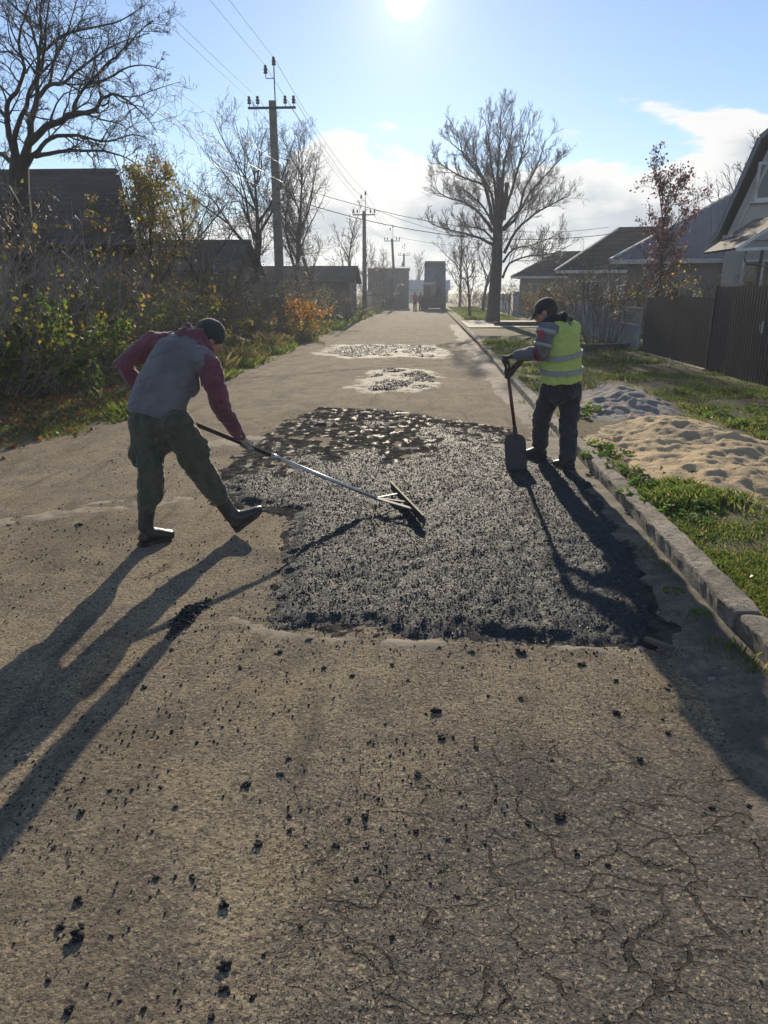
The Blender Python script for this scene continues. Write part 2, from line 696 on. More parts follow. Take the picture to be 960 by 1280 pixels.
def kerb_mesh(L, seed):
    """a worn kerb stone, its arrises broken"""
    n = int(L / 0.045)
    prof = [(0.0, -0.12), (0.0, 0.02), (0.0, 0.085), (0.001, 0.114), (0.007, 0.125), (0.030, 0.128), (0.09, 0.128), (0.135, 0.126), (0.155, 0.115), (0.16, 0.06), (0.16, -0.12)]
    k = len(prof)
    v = []
    for i in range(n + 1):
        y = L * i / n
        e = min(y, L - y)
        r = 0.009 * math.exp(-e / 0.03)
        for j, (px, pz) in enumerate(prof):
            a = float(fbm(np.array(y * 5.0), np.array(j * 0.7 + seed * 9.1), 71 + seed, 4))
            b = float(fbm(np.array(y * 16.0), np.array(j * 1.3 + seed * 3.3), 81 + seed, 3))
            up = 1 if 2 <= j <= 8 else 0.25
            v.append((px + (a * 0.006 + b * 0.009) * up + (r if px < 0.08 else -r) * up, y, pz + (a * 0.006 + b * 0.008) * up - r * up * (pz > 0.05)))
    f = []
    for i in range(n):
        for j in range(k - 1):
            f.append((i * k + j, i * k + j + 1, (i + 1) * k + j + 1, (i + 1) * k + j))
    me = bpy.data.meshes.new('kerb_stone')
    me.from_pydata(v, [], f + [tuple(range(k))[::-1], tuple(n * k + j for j in range(k))])
    me.materials.append(M_KERB)
    return me


kerb = thing('kerb', None, None)
kerb['kind'] = 'structure'
kv = [kerb_mesh(2.18, s) for s in range(5)]
y, i = -0.95, 0
while y < 34:
    dx = 0.010 * math.sin(i * 2.3) + (0.16 * sstep(12, 30, np.array(y))) + 0.0
    o = link('kerb_stone', kv[(i * 3) % 5], None, kerb, (KERB_X + float(dx), y, 0.004 * math.sin(i * 4.1) - 0.007 * (i % 3 == 1)), (0.004 * math.sin(i * 3), 0.03 * math.sin(i * 5.7), -0.006 + 0.006 * math.sin(i * 1.9)))
    y += 2.188
    i += 1

# ---------------------------------------------------------------- fresh asphalt
m = NT('hot_mix_asphalt')
cl = m.voronoi(110, out='Color')
s1 = m.n.new('ShaderNodeSeparateColor')
m.l.new(cl, s1.inputs[0])
c = m.mix(m.step(s1.outputs[0], 0.35, 0.95), (0.022, 0.025, 0.028), (0.054, 0.060, 0.065))
m.set('Base Color', c)
m.set('Roughness', m.step(s1.outputs[1], 0.0, 1.0, 0.6, 0.9))
m.set('Specular IOR Level', 0.12)
m.bump(s1.outputs[0], 0.8, 0.006)
m.bump(m.noise(80, 4, 0.7), 0.8, 0.008)
M_MIX = m.m

m = NT('bitumen_film')
ff = m.noise(9, 5, 0.65)
c = m.mix(m.step(ff, 0.42, 0.6), (0.028, 0.027, 0.026), (0.066, 0.062, 0.056))
m.set('Base Color', c)
wet = m.step(m.noise(5.5, 6, 0.68, co=m.mapped((1.6, 0.8, 1))), 0.53, 0.62)
m.set('Roughness', m.math('SUBTRACT', 0.95, m.math('MULTIPLY', wet, 0.38)))
m.set('Specular IOR Level', m.math('MULTIPLY', wet, 0.035))
m.bump(m.noise(40, 5, 0.65), 0.55, 0.010)
m.bump(m.noise(120, 3, 0.6), 0.3, 0.004)
M_FILM = m.m

m = NT('dried_binder')
c = m.mix(m.step(m.noise(4.5, 7, 0.75, co=m.mapped((1, 0.55, 1))), 0.38, 0.54), (0.26, 0.23, 0.185), (0.06, 0.054, 0.047))
m.set('Base Color', c)
m.set('Roughness', 0.75)
m.set('Specular IOR Level', 0.05)
m.bump(m.noise(30, 5, 0.7), 0.8, 0.012)
M_DRYFILM = m.m

M_STONE = NT('coated_stone')
isl = M_STONE.island()
M_STONE.set('Base Color', M_STONE.ramp(isl, [(0.0, (0.014, 0.016, 0.018)), (0.6, (0.038, 0.042, 0.046)), (0.93, (0.070, 0.076, 0.081)), (1.0, (0.14, 0.145, 0.145))]))
M_STONE.set('Roughness', M_STONE.step(isl, 0, 1, 0.55, 0.85))
M_STONE.set('Specular IOR Level', 0.11)
M_STONE = M_STONE.m

M_GRIT = NT('road_grit')
isl = M_GRIT.island()
M_GRIT.set('Base Color', M_GRIT.ramp(isl, [(0.0, (0.022, 0.021, 0.019)), (0.35, (0.05, 0.044, 0.036)), (0.6, (0.15, 0.12, 0.085)), (0.9, (0.22, 0.18, 0.13)), (1.0, (0.42, 0.38, 0.32))]))
M_GRIT.set('Roughness', 0.85)
M_GRIT = M_GRIT.m


def poly_sd(poly, X, Y):
    """signed distance to a polygon, positive inside"""
    P = np.asarray(poly, float)
    Q = np.roll(P, -1, 0)
    d = np.full(X.shape, 1e9)
    ins = np.zeros(X.shape, bool)
    for (ax, ay), (bx, by) in zip(P, Q):
        ex, ey = bx - ax, by - ay
        t = np.clip(((X - ax) * ex + (Y - ay) * ey) / (ex * ex + ey * ey), 0, 1)
        d = np.minimum(d, np.hypot(X - ax - t * ex, Y - ay - t * ey))
        c = (ay > Y) != (by > Y)
        with np.errstate(divide='ignore', invalid='ignore'):
            xi = ex * (Y - ay) / (by - ay if by != ay else 1e-9) + ax
        ins ^= c & (X < xi)
    return np.where(ins, d, -d)


def outline(px):
    return [tuple(G(*p)[:2]) for p in px]


def field_mesh(name, poly, step, hfun, pad=0.1):
    P = np.asarray(poly)
    xs = np.arange(P[:, 0].min() - pad, P[:, 0].max() + pad, step)
    ys = np.arange(P[:, 1].min() - pad, P[:, 1].max() + pad, step)
    X, Y = np.meshgrid(xs, ys)
    sd = poly_sd(poly, X, Y)
    H, keep = hfun(X, Y, sd)
    nx = len(xs)
    i = np.arange((len(ys) - 1) * nx).reshape(len(ys) - 1, nx)[:, :-1]
    f = np.stack([i, i + 1, i + nx + 1, i + nx], -1).reshape(-1, 4)
    k = keep.ravel()
    f = f[k[f].any(1)]
    used = np.unique(f)
    re = np.zeros(X.size, np.int32)
    re[used] = np.arange(len(used))
    v = np.stack([X, Y, H], -1).reshape(-1, 3)[used]
    return fast_mesh(name, v, [re[f]], smooth=True), (xs, ys, H, sd)


_ico = np.array([(0, 0, 1), (0.894, 0, 0.447), (0.276, 0.851, 0.447), (-0.724, 0.526, 0.447), (-0.724, -0.526, 0.447), (0.276, -0.851, 0.447),
                 (0.724, 0.526, -0.447), (-0.276, 0.851, -0.447), (-0.894, 0, -0.447), (-0.276, -0.851, -0.447), (0.724, -0.526, -0.447), (0, 0, -1)])
_icof = np.array([(0, 1, 2), (0, 2, 3), (0, 3, 4), (0, 4, 5), (0, 5, 1), (1, 6, 2), (2, 7, 3), (3, 8, 4), (4, 9, 5), (5, 10, 1),
                  (2, 6, 7), (3, 7, 8), (4, 8, 9), (5, 9, 10), (1, 10, 6), (6, 11, 7), (7, 11, 8), (8, 11, 9), (9, 11, 10), (10, 11, 6)])
_octv = np.array([(1, 0, 0), (0, 1, 0), (-1, 0, 0), (0, -1, 0), (0, 0, 1)], float)
_octf = np.array([(0, 1, 4), (1, 2, 4), (2, 3, 4), (3, 0, 4)])   # the side pressed into the ground is left open
_octv[:4, 2] = -0.40
_octv[4, 2] = 0.85


def stones(name, pos, size, seed=0, ico=False, flat=0.7):
    """loose angular stones, all of one heap or scatter"""
    g = np.random.default_rng(seed)
    bv, bf = (_ico, _icof) if ico else (_octv, _octf)
    n, k = len(pos), len(bv)
    v = bv[None] * g.uniform(0.6, 1.25, (n, k, 1))
    v = v * np.stack([g.uniform(0.7, 1.2, n), g.uniform(0.6, 1.0, n), g.uniform(0.5, 0.9, n) * flat / 0.7], -1)[:, None]
    a = g.uniform(0, 6.283, n)
    b = g.uniform(-0.6, 0.6, n)
    ca, sa, cb, sb = np.cos(a), np.sin(a), np.cos(b), np.sin(b)
    x, y, z = v[..., 0], v[..., 1], v[..., 2]
    y, z = y * cb[:, None] - z * sb[:, None], y * sb[:, None] + z * cb[:, None]
    x, y = x * ca[:, None] - y * sa[:, None], x * sa[:, None] + y * ca[:, None]
    v = np.stack([x, y, z], -1) * np.asarray(size).reshape(-1, 1, 1) + np.asarray(pos)[:, None]
    f = (bf[None] + (np.arange(n) * k)[:, None, None]).reshape(-1, 3)
    return fast_mesh(name, v.reshape(-1, 3), [f])


PATCH = outline([(334, 778), (372, 787), (440, 786), (520, 797), (600, 796), (680, 806), (750, 803), (806, 803), (815, 780), (806, 730), (800, 690), (782, 660), (752, 622), (735, 600),
                 (705, 578), (672, 566), (640, 548), (600, 538), (545, 530), (490, 523), (440, 517), (398, 518), (372, 533), (335, 562), (296, 588), (282, 606), (292, 628), (330, 637),
                 (374, 640), (366, 668), (350, 700), (342, 745)])


def patch_h(X, Y, sd):
    wob = fbm(X * 7, Y * 7, 101, 4) * 0.085 + fbm(X * 22, Y * 22, 111, 2) * 0.05
    d = sd + wob
    # thin crumbled part at the far left, where wet binder shows through
    far = sstep(6.6, 8.6, Y + 0.55 * (-0.2 - X))
    gaps = sstep(-0.10, 0.30, fbm(X * 3.0, Y * 1.6, 121, 4) + 0.25 - 0.55 * far * sstep(0.35, -0.6, X))
    gaps = 1 - sstep(5.6, 7.6, Y + 0.55 * (-0.2 - X)) * (1 - np.clip(gaps, 0, 1))
    h = 0.036 * sstep(0.0, 0.16, d) * (1 - far * 0.55)
    h = h + (fbm(X * 1.6, Y * 1.6, 131, 3) * 0.020 + fbm(X * 8, Y * 8, 133, 3) * 0.017 + fbm(X * 30, Y * 30, 135, 2) * 0.006) * sstep(0, 0.15, d)
    # raked ridges
    h = h + 0.012 * np.exp(-((Y - 6.15 - 0.1 * X) / 0.09) ** 2) * sstep(0.1, 0.5, X + 0.75) + 0.006 * np.exp(-(d / 0.09) ** 2) * sstep(0, 0.03, d)
    # strokes of the rake
    h = h + 0.012 * fbm((X * 0.8 + Y * 0.6) * 7, (Y * 0.8 - X * 0.6) * 1.3, 137, 3) * sstep(4.2, 5.2, Y) * sstep(0, 0.2, d)
    h = h * (0.15 + 0.85 * np.clip(gaps, 0, 1) if True else 1) - 0.012 * (1 - np.clip(gaps, 0, 1)) * far
    return road_z(X, Y) + h - 0.004, d > -0.004


asphalt = thing('asphalt_patch', 'large fresh black asphalt patch being raked between the two workers', 'asphalt patch', G(560, 650))
pm, (pxs, pys, pH, pS) = field_mesh('patch_bed', PATCH, 0.022, patch_h)


def rel(me, parent):
    """mesh given in world places, moved under its parent"""
    me.transform(Matrix.Translation(-Vector(parent.location)))
    return me


link('patch_bed', rel(pm, asphalt), M_MIX, asphalt)


def patch_top(x, y):
    ix = np.clip(((x - pxs[0]) / 0.022).astype(int), 0, len(pxs) - 1)
    iy = np.clip(((y - pys[0]) / 0.022).astype(int), 0, len(pys) - 1)
    return pH[iy, ix], pS[iy, ix]


N = 112000
yy = 3.1 * (10.4 / 3.1) ** rng.uniform(0, 1, N)
xx = rng.uniform(-2.0, 1.75, N)
hz, sd = patch_top(xx, yy)
wob = fbm(xx * 7, yy * 7, 101, 4) * 0.085
far = sstep(6.6, 8.6, yy + 0.55 * (-0.2 - xx))
keep = (sd + wob > -0.02 + 0.05 * rng.random(N)) & (rng.random(N) < 1 - 0.72 * far * (fbm(xx * 3.0, yy * 1.6, 121, 4) < 0.05))
xx, yy, hz = xx[keep], yy[keep], hz[keep]
sz = (0.0030 + 0.0085 * rng.random(len(xx)) ** 3) * (0.8 + 0.06 * yy)
o = link('loose_stone', rel(stones('loose_stone', np.stack([xx, yy, hz + sz * 0.25], -1), sz, 5), asphalt), M_STONE, asphalt)
o['kind'] = 'stuff'


def film(name, poly, seed, edge=0.16, z=0.0045, mat=None):
    def h(X, Y, sd):
        d = sd + fbm(X * 3.4, Y * 3.4, seed, 4) * edge + fbm(X * 14, Y * 14, seed + 5, 3) * edge * 0.5
        holes = fbm(X * 6, Y * 6, seed + 9, 3)
        d = np.minimum(d, (holes + 0.38) * 0.25)
        return road_z(X, Y) + z * np.clip(d / 0.05, -1, 1) + fbm(X * 8, Y * 8, seed + 3, 2) * 0.001, d > -0.05
    me, _ = field_mesh(name, poly, 0.036, h, 0.3)
    return link(name, me, mat or M_FILM)


BINDER = outline([(328, 772), (350, 782), (470, 786), (600, 795), (720, 802), (830, 806), (870, 790), (840, 720), (760, 610), (690, 568), (640, 536), (560, 522), (480, 512), (400, 508), (360, 525), (310, 560), (262, 600),
                  (280, 634), (366, 645), (340, 720)])
fo = film('bitumen_film', BINDER, 201)
rel(fo.data, asphalt)
fo.parent = asphalt

# older patches further along the lane
M_OLDMIX = M_MIX


def far_patch(label, px, seed, dens=16000, height=0.03):
    poly = outline(px)
    c = Vector((*np.mean(np.array(poly), 0), 0))
    t = thing('asphalt_patch', label, 'asphalt patch', c)

    def h(X, Y, sd):
        d = sd + fbm(X * 5, Y * 3, seed, 4) * 0.22
        g_ = np.clip(sstep(-0.25, 0.25, fbm(X * 2.6, Y * 1.3, seed + 4, 4)), 0, 1)
        return road_z(X, Y) + 0.009 + height * sstep(0, 0.2, d) * g_ - 0.02 * (1 - g_) + fbm(X * 9, Y * 9, seed + 7, 2) * 0.010 - 0.003, (d > 0)
    me, (xs, ys, H, S) = field_mesh('patch_bed', poly, 0.04, h, 0.25)
    me_b = me
    xs_, ys_ = np.asarray(xs), np.asarray(ys)
    gg = np.random.default_rng(seed)
    n_s = 9000
    sx, sy = gg.uniform(xs_[0], xs_[-1], n_s), gg.uniform(ys_[0], ys_[-1], n_s)
    ii, jj = np.clip(((sy - ys_[0]) / 0.04).astype(int), 0, len(ys_) - 1), np.clip(((sx - xs_[0]) / 0.04).astype(int), 0, len(xs_) - 1)
    okk = (S[ii, jj] + fbm(sx * 5, sy * 3, seed, 4) * 0.22 > 0) & (fbm(sx * 2.6, sy * 1.3, seed + 4, 4) > -0.12)
    sz_ = gg.uniform(0.008, 0.022, n_s)
    st_ = link('loose_stone', rel(stones('loose_stone', np.stack([sx, sy, H[ii, jj] + sz_ * 0.3], -1)[okk], sz_[okk], seed), t), M_STONE, t)
    st_['kind'] = 'stuff'
    link('patch_bed', rel(me_b, t), M_MIX, t)
    Pn = np.asarray(poly)
    f_ = film('bitumen_film', [tuple(Vector((*(np.array(p) * 1.0), 0))[:2]) for p in (Pn - Pn.mean(0)) * 1.18 + Pn.mean(0)], seed + 40, 0.35, 0.0045, M_DRYFILM)
    rel(f_.data, t)
    f_.parent = t
    return t


far_patch('broken wet asphalt patch lying alone beyond the big fresh patch', [(446, 484), (470, 489), (520, 487), (538, 482), (541, 468), (530, 463), (482, 462), (462, 472)], 301)
far_patch('wide thin asphalt patch across the lane, third one from the front', [(405, 442), (440, 447), (500, 445), (545, 447), (552, 440), (540, 433), (470, 432), (430, 432)], 331)

# ---------------------------------------------------------------- wet and pale stains
for n_, px in enumerate([[(362, 422), (380, 418), (392, 424), (372, 430)], [(600, 563), (635, 571), (640, 548), (610, 548)]]):
    s_ = film('wet_stain', outline(px), 401 + 13 * n_, 0.6, 0.006, M_DRYFILM)
    tag(s_, kind='structure')

M_DUST_GLINT = simple('pale_dust_glint', (0.34, 0.29, 0.215), (0.20, 0.17, 0.125), 6, 0.95, 0.4, 60, spec=0.05)
for n_, px in enumerate([[(-20, 655), (60, 640), (130, 628), (215, 618), (250, 622), (200, 630), (110, 640), (40, 655)], [(230, 560), (300, 545), (345, 548), (300, 560)], [(285, 770), (330, 784), (400, 795), (470, 793), (520, 803), (600, 802), (520, 808), (420, 803), (340, 797)], [(700, 808), (760, 806), (830, 800), (880, 800), (850, 815), (760, 816)]]):  # dust, but the streak along the patch's front edge paints the film's sun glint
    s_ = film('dust_glint_streak', outline(px), 461 + 13 * n_, 0.10, 0.0065, M_DUST_GLINT)
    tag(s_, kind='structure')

# ---------------------------------------------------------------- crumbs, clods, grit
# grit: uncountable
N = 90000
yy = 1.05 * (9.0 / 1.05) ** rng.uniform(0, 1, N)
xx = rng.uniform(-1, 1, N) * (0.95 + 0.75 * yy)
xx = np.where(xx > 1.55, xx - 2.0, xx)
ok = (xx > -4.4) & (xx < 1.55)
cl = fbm(xx * 1.1, yy * 1.1, 501, 4)
ok &= rng.random(N) < sstep(-0.5, 0.45, cl) + 0.10
ok &= poly_sd(PATCH, xx, yy) < -0.01
xx, yy = xx[ok], yy[ok]
sz = rng.uniform(0.0012, 0.0034, len(xx)) * (0.75 + 0.16 * yy) * np.where(rng.random(len(xx)) < 0.05, 1.8, 1)
o = link('grit', stones('grit', np.stack([xx, yy, road_z(xx, yy) + sz * 0.3], -1), sz, 6), M_GRIT)
tag(o, 'fine grit and crumbs strewn over the old road', 'grit', kind='stuff')

M_CLOD = simple('dull_bitumen', (0.016, 0.016, 0.016), (0.03, 0.029, 0.028), 30, 0.8, spec=0.15)
# black crumbs below the size one can pick apart
N = 6500
yy = 1.1 * (9.0 / 1.1) ** rng.uniform(0, 1, N)
xx = rng.uniform(-1, 1, N) * (0.8 + 0.6 * yy)
ok = (xx > -3.5) & (xx < 1.5) & (poly_sd(PATCH, xx, yy) < 0) & (rng.random(N) < sstep(-0.35, 0.4, fbm(xx * 1.6, yy * 0.9, 511, 3)))
# a denser fringe round the fresh patch
t = rng.uniform(0, 1, 1500)
P = np.asarray(PATCH)
ii = rng.integers(0, len(P), 1500)
fr = P[ii] * (1 - t[:, None]) + P[(ii + 1) % len(P)] * t[:, None] + rng.normal(0, 0.13, (1500, 2))
xx, yy = np.concatenate([xx[ok], fr[:, 0]]), np.concatenate([yy[ok], fr[:, 1]])
sz = rng.uniform(0.003, 0.0075, len(xx)) * (0.7 + 0.12 * yy)
o = link('asphalt_crumbs', stones('asphalt_crumbs', np.stack([xx, yy, road_z(xx, yy) + sz * 0.35], -1), sz, 8, True), M_CLOD)
tag(o, 'black asphalt crumbs sprinkled over the road round the patch', 'asphalt crumbs', kind='stuff')


def clod_mesh(seed):
    g = np.random.default_rng(seed)
    pos = g.normal(0, 0.45, (9, 3)) * np.array([1, 1, 0.45])
    pos[:, 2] = np.abs(pos[:, 2])
    return stones('asphalt_clod', pos, g.uniform(0.45, 0.85, 9), seed, True)


clods = [clod_mesh(600 + s) for s in range(6)]
CL = [(98, 1170, 15), (280, 1210, 13), (281, 1132, 9), (323, 1055, 9), (306, 982, 8), (457, 1022, 8), (98, 1125, 8), (76, 1158, 8), (545, 890, 10), (552, 923, 8), (523, 968, 6), (650, 815, 9), (590, 815, 6), (362, 1020, 6),
      (362, 1038, 5), (195, 1098, 6), (240, 1098, 5), (280, 1238, 7), (316, 1250, 6), (60, 1225, 5), (88, 1262, 8), (265, 1275, 6), (350, 968, 5), (360, 950, 5), (215, 915, 5), (138, 990, 5), (102, 1017, 6), (660, 1028, 6), (702, 1020, 9),
      (720, 1065, 6), (572, 1122, 5), (490, 1175, 6), (520, 1040, 5), (595, 934, 5), (650, 873, 5), (890, 1010, 5), (936, 1008, 5), (770, 890, 8), (800, 950, 6), (835, 915, 5), (834, 860, 4), (727, 830, 7), (770, 850, 6), (760, 1080, 5), (375, 1160, 5),
      (445, 1100, 5), (420, 1060, 5), (460, 1060, 4), (475, 1090, 4), (440, 845, 6), (405, 835, 5), (350, 815, 6), (385, 800, 6), (490, 830, 5), (510, 850, 4), (130, 1005, 3), (220, 1010, 4), (200, 985, 3), (68, 1060, 4), (180, 860, 5), (100, 657, 6), (215, 812, 5),
      (330, 1195, 4), (180, 1262, 5), (300, 835, 4), (560, 1050, 4), (610, 870, 4), (690, 950, 4), (620, 1000, 4), (575, 990, 4)]
for j, (px, py, s_) in enumerate(CL):
    p = G(px, py)
    d = math.hypot(p.x, p.y, EYE)
    r_ = s_ * d / F_PX * 0.58
    o = link('asphalt_clod', clods[j % 6], M_CLOD, None, (p.x, p.y, float(road_z(np.array(p.x), np.array(p.y))) + r_ * 0.15), (0, 0, j * 1.7))
    o.scale = (r_, r_, r_ * 0.85)
    tag(o, 'small black asphalt clod lying on the old road', 'asphalt clod', 'asphalt clods scattered over the road')

# heap of mix left of the patch
pp = G(240, 768)
g = np.random.default_rng(77)
n = 900
a, r_ = g.uniform(0, 6.28, n), g.uniform(0, 1, n) ** 0.6
rag = 0.65 + 0.8 * fbm(np.cos(a) * 2.2 + 3, np.sin(a) * 2.2, 905, 3) + 0.25 * g.normal(0, 1, n) * (g.random(n) < 0.2)
hx, hy = np.cos(a) * r_ * 0.075 * rag, np.sin(a) * r_ * 0.25 * rag
hx, hy = hx + hy * 0.22, hy
ht = 0.05 * (1 - r_ ** 1.5) * (0.6 + 0.8 * g.random(n))
sz = g.uniform(0.006, 0.013, n)
o = link('asphalt_heap', stones('asphalt_heap', np.stack([hx, hy, ht * g.uniform(0.3, 1, n)], -1), sz, 9, True), M_STONE, None, (pp.x, pp.y, float(road_z(np.array(pp.x), np.array(pp.y)))))
tag(o, 'small heap of black asphalt left of the big patch', 'asphalt heap')

# odd stones and chips in the gutter
M_PEBBLE = simple('pale_stone', (0.30, 0.28, 0.25), (0.20, 0.185, 0.165), 9, 0.85, 0.4, 40)
M_CHIP = simple('split_wood', (0.13, 0.10, 0.07), (0.075, 0.06, 0.045), 12, 0.8, 0.5, 60)
for j, (px, py, s_, lab) in enumerate([(889, 845, 11, 'pale flat stone lying in the gutter at the near kerb end'), (880, 872, 7, 'grey pebble in the gutter beside the near kerb end'), (905, 833, 8, 'small pebble against the near kerb face'), (33, 940, 8, 'pale chip of rubble lying in the leftmost worker shadow')]):
    p = G(px, py, 0.02)
    r_ = s_ * math.hypot(p.x, p.y, EYE) / F_PX * 0.55
    o = link('stone', clod_mesh(640 + j), M_PEBBLE, None, (p.x, p.y, float(gutter_z(np.array(p.x), np.array(p.y))) if px > 300 else 0.005), (0, 0, j * 1.3))
    o.scale = (r_ * 0.7, r_ * 0.7, r_ * 0.4)
    tag(o, lab, 'stone')
p, q = G(806, 799, 0.03), G(842, 812, 0.03)
o = MB().bar((p.x, p.y, 0.035), (q.x, q.y, 0.032), 0.035, 0.022).build('wood_chip', M_CHIP, None, bevel=0.006)
tag(o, 'dark splinter of wood at the near right corner of the fresh patch', 'wood chip')

# ---------------------------------------------------------------- sand and gravel heaps on the right verge
m = NT('yellow_sand')
c = m.mix(m.step(m.noise(2.4, 5, 0.6), 0.36, 0.62), (0.56, 0.42, 0.245), (0.40, 0.31, 0.19))
c = m.mix(m.step(m.noise(70, 4, 0.7), 0.56, 0.72), c, (0.18, 0.14, 0.09))
m.set('Base Color', c)
m.set('Roughness', 0.95)
m.set('Specular IOR Level', 0.15)
m.bump(m.noise(26, 6, 0.7), 0.9, 0.03)
M_SAND = m.m
m = NT('grey_screenings')
c = m.mix(m.step(m.noise(3.4, 5, 0.6), 0.36, 0.62), (0.36, 0.295, 0.215), (0.24, 0.195, 0.145))
c = m.mix(m.step(m.voronoi(55), 0.2, 0.5), c, (0.28, 0.26, 0.24))
m.set('Base Color', c)
m.set('Roughness', 0.95)
m.set('Specular IOR Level', 0.2)
m.bump(m.noise(40, 6, 0.75), 1.0, 0.03)
M_SCREEN = m.m


def heap(name, label, cat, px, mat, seed, hmax, rough):
    poly = [tuple(G(*p, 0.14)[:2]) for p in px]
    c_ = Vector((*np.mean(np.array(poly), 0), 0))

    def h(X, Y, sd):
        d = sd + fbm(X * 2.2, Y * 2.2, seed, 4) * 0.25
        lump = fbm(X * 1.5, Y * 1.5, seed + 2, 4)
        z = hmax * sstep(0, 0.8, d) * (0.62 + 0.7 * lump) + ((0.55 - 1.6 * np.abs(fbm(X * 2.6, Y * 2.6, seed + 5, 4))) * 0.038 + fbm(X * 8, Y * 8, seed + 6, 5, 0.62) * 0.050) * rough * sstep(0, 0.3, d)
        # tramped hollows
        z = z - 0.03 * rough * sstep(0.20, 0.45, fbm(X * 3.3, Y * 3.3, seed + 8, 3)) * sstep(0, 0.3, d)
        return right_z(X, Y) - 0.015 + np.maximum(z, -0.02) + 0.02 * sstep(0, 0.1, d), d > -0.05
    me, _ = field_mesh(name, poly, 0.03, h, 0.4)
    me.transform(Matrix.Translation(-c_))
    return tag(link(name, me, mat, None, c_), label, cat)


heap('sand_heap', 'trampled heap of yellow sand on the verge behind the worker in the yellow vest', 'sand heap',
     [(728, 545), (760, 560), (800, 588), (860, 605), (920, 622), (990, 640), (1040, 600), (1000, 560), (940, 540), (890, 528), (850, 515), (810, 520), (760, 525)], M_SAND, 701, 0.15, 0.85)
heap('gravel_heap', 'low heap of grey screenings behind the yellow sand', 'gravel heap',
     [(718, 484), (740, 478), (790, 482), (840, 500), (870, 514), (820, 522), (760, 524), (720, 520)], M_SCREEN, 721, 0.22, 0.8)

# ================================================================ VEGETATION
def bark(name, c1, c2, rough=0.85, spec=0.3):
    m = NT(name)
    c = m.mix(m.step(m.noise(6, 5, 0.65, co=m.mapped((4, 4, 0.7))), 0.36, 0.62), c1, c2)
    m.set('Base Color', c)
    m.set('Roughness', rough)
    m.set('Specular IOR Level', spec)
    m.bump(m.noise(22, 5, 0.7, co=m.mapped((3, 3, 0.5))), 0.9, 0.02)
    return m.m


M_BARK_GREY = bark('grey_bark', (0.135, 0.115, 0.094), (0.075, 0.064, 0.053))
M_BARK_DARK = bark('dark_bark', (0.075, 0.062, 0.050), (0.040, 0.033, 0.028))
M_TWIG = simple('bare_twigs', (0.150, 0.122, 0.095), (0.085, 0.070, 0.056), 3, 0.55, spec=0.5)
M_TWIG_GLINT = simple('sun_glint_shoots', (0.36, 0.31, 0.26), (0.19, 0.155, 0.125), 2.5, 0.38, spec=0.6)  # glossy shoots; the sun's glint on them is also painted as a paler colour
M_STALK = simple('dry_stalks', (0.20, 0.155, 0.085), (0.10, 0.08, 0.05), 3, 0.8)

L_GREEN = foliage('green_leaves', [(0.0, (0.051, 0.111, 0.020)), (0.5, (0.102, 0.178, 0.031)), (0.85, (0.204, 0.255, 0.037)), (1.0, (0.374, 0.323, 0.051))], trans=0.6)
L_YELLOW = foliage('yellowing_leaves', [(0.0, (0.090, 0.128, 0.024)), (0.45, (0.240, 0.225, 0.033)), (0.8, (0.450, 0.300, 0.045)), (1.0, (0.330, 0.128, 0.030))], trans=0.6)
L_OLIVE = foliage('olive_leaves', [(0.0, (0.060, 0.076, 0.024)), (0.5, (0.145, 0.128, 0.034)), (0.85, (0.289, 0.196, 0.048)), (1.0, (0.374, 0.170, 0.034))], trans=0.6)
L_ORANGE = foliage('orange_leaves', [(0.0, (0.16, 0.095, 0.02)), (0.4, (0.34, 0.15, 0.022)), (0.75, (0.45, 0.22, 0.03)), (1.0, (0.42, 0.30, 0.05))], trans=0.6)
L_PURPLE = foliage('purple_leaves', [(0.0, (0.068, 0.021, 0.030)), (0.6, (0.150, 0.039, 0.054)), (1.0, (0.240, 0.075, 0.060))], trans=0.4)
L_BROWN = foliage('fallen_leaves', [(0.0, (0.084, 0.049, 0.022)), (0.45, (0.196, 0.091, 0.028)), (0.8, (0.378, 0.133, 0.028)), (1.0, (0.462, 0.266, 0.070))], trans=0.2)
L_WEED = foliage('weed_leaves', [(0.0, (0.060, 0.128, 0.021)), (0.6, (0.112, 0.203, 0.030)), (1.0, (0.180, 0.255, 0.045))], trans=0.55, rough=0.65, spec=0.1)
M_GRASS = foliage('grass_blades', [(0.0, (0.060, 0.105, 0.020)), (0.5, (0.111, 0.170, 0.031)), (0.82, (0.204, 0.230, 0.051)), (1.0, (0.408, 0.323, 0.128))], trans=0.55, spec=0.1)
M_DRYGRASS = foliage('dry_grass_blades', [(0.0, (0.084, 0.105, 0.025)), (0.5, (0.196, 0.161, 0.056)), (1.0, (0.392, 0.308, 0.140))], trans=0.35)


# ---------------------------------------------------------------- branch systems
def nrm(v):
    l = math.sqrt(v[0] * v[0] + v[1] * v[1] + v[2] * v[2]) or 1e-9
    return (v[0] / l, v[1] / l, v[2] / l)


def grow(out, rnd, p, d, L, r, lev, cfg):
    """one branch and everything that grows from it; cfg holds a dict for each level"""
    c = cfg[lev]
    n = c['seg']
    st = L / n
    w, tr = c.get('wob', 0.15), c.get('trop', 0.05)
    pts, dirs, rad = [p], [d], [r]
    rt = max(r * c.get('tip', 0.35), cfg[-1].get('rmin', 0.002))
    for i in range(n):
        d = nrm((d[0] + rnd.gauss(0, w), d[1] + rnd.gauss(0, w), d[2] + rnd.gauss(0, w) + tr))
        p = (p[0] + d[0] * st, p[1] + d[1] * st, p[2] + d[2] * st)
        pts.append(p)
        dirs.append(d)
        rad.append(r + (rt - r) * (i + 1) / n)
    out.append((lev, pts, rad))
    if lev + 1 < len(cfg):
        sprout(out, rnd, pts, dirs, rad, L, lev + 1, cfg, c.get('kids', 4))
    return pts


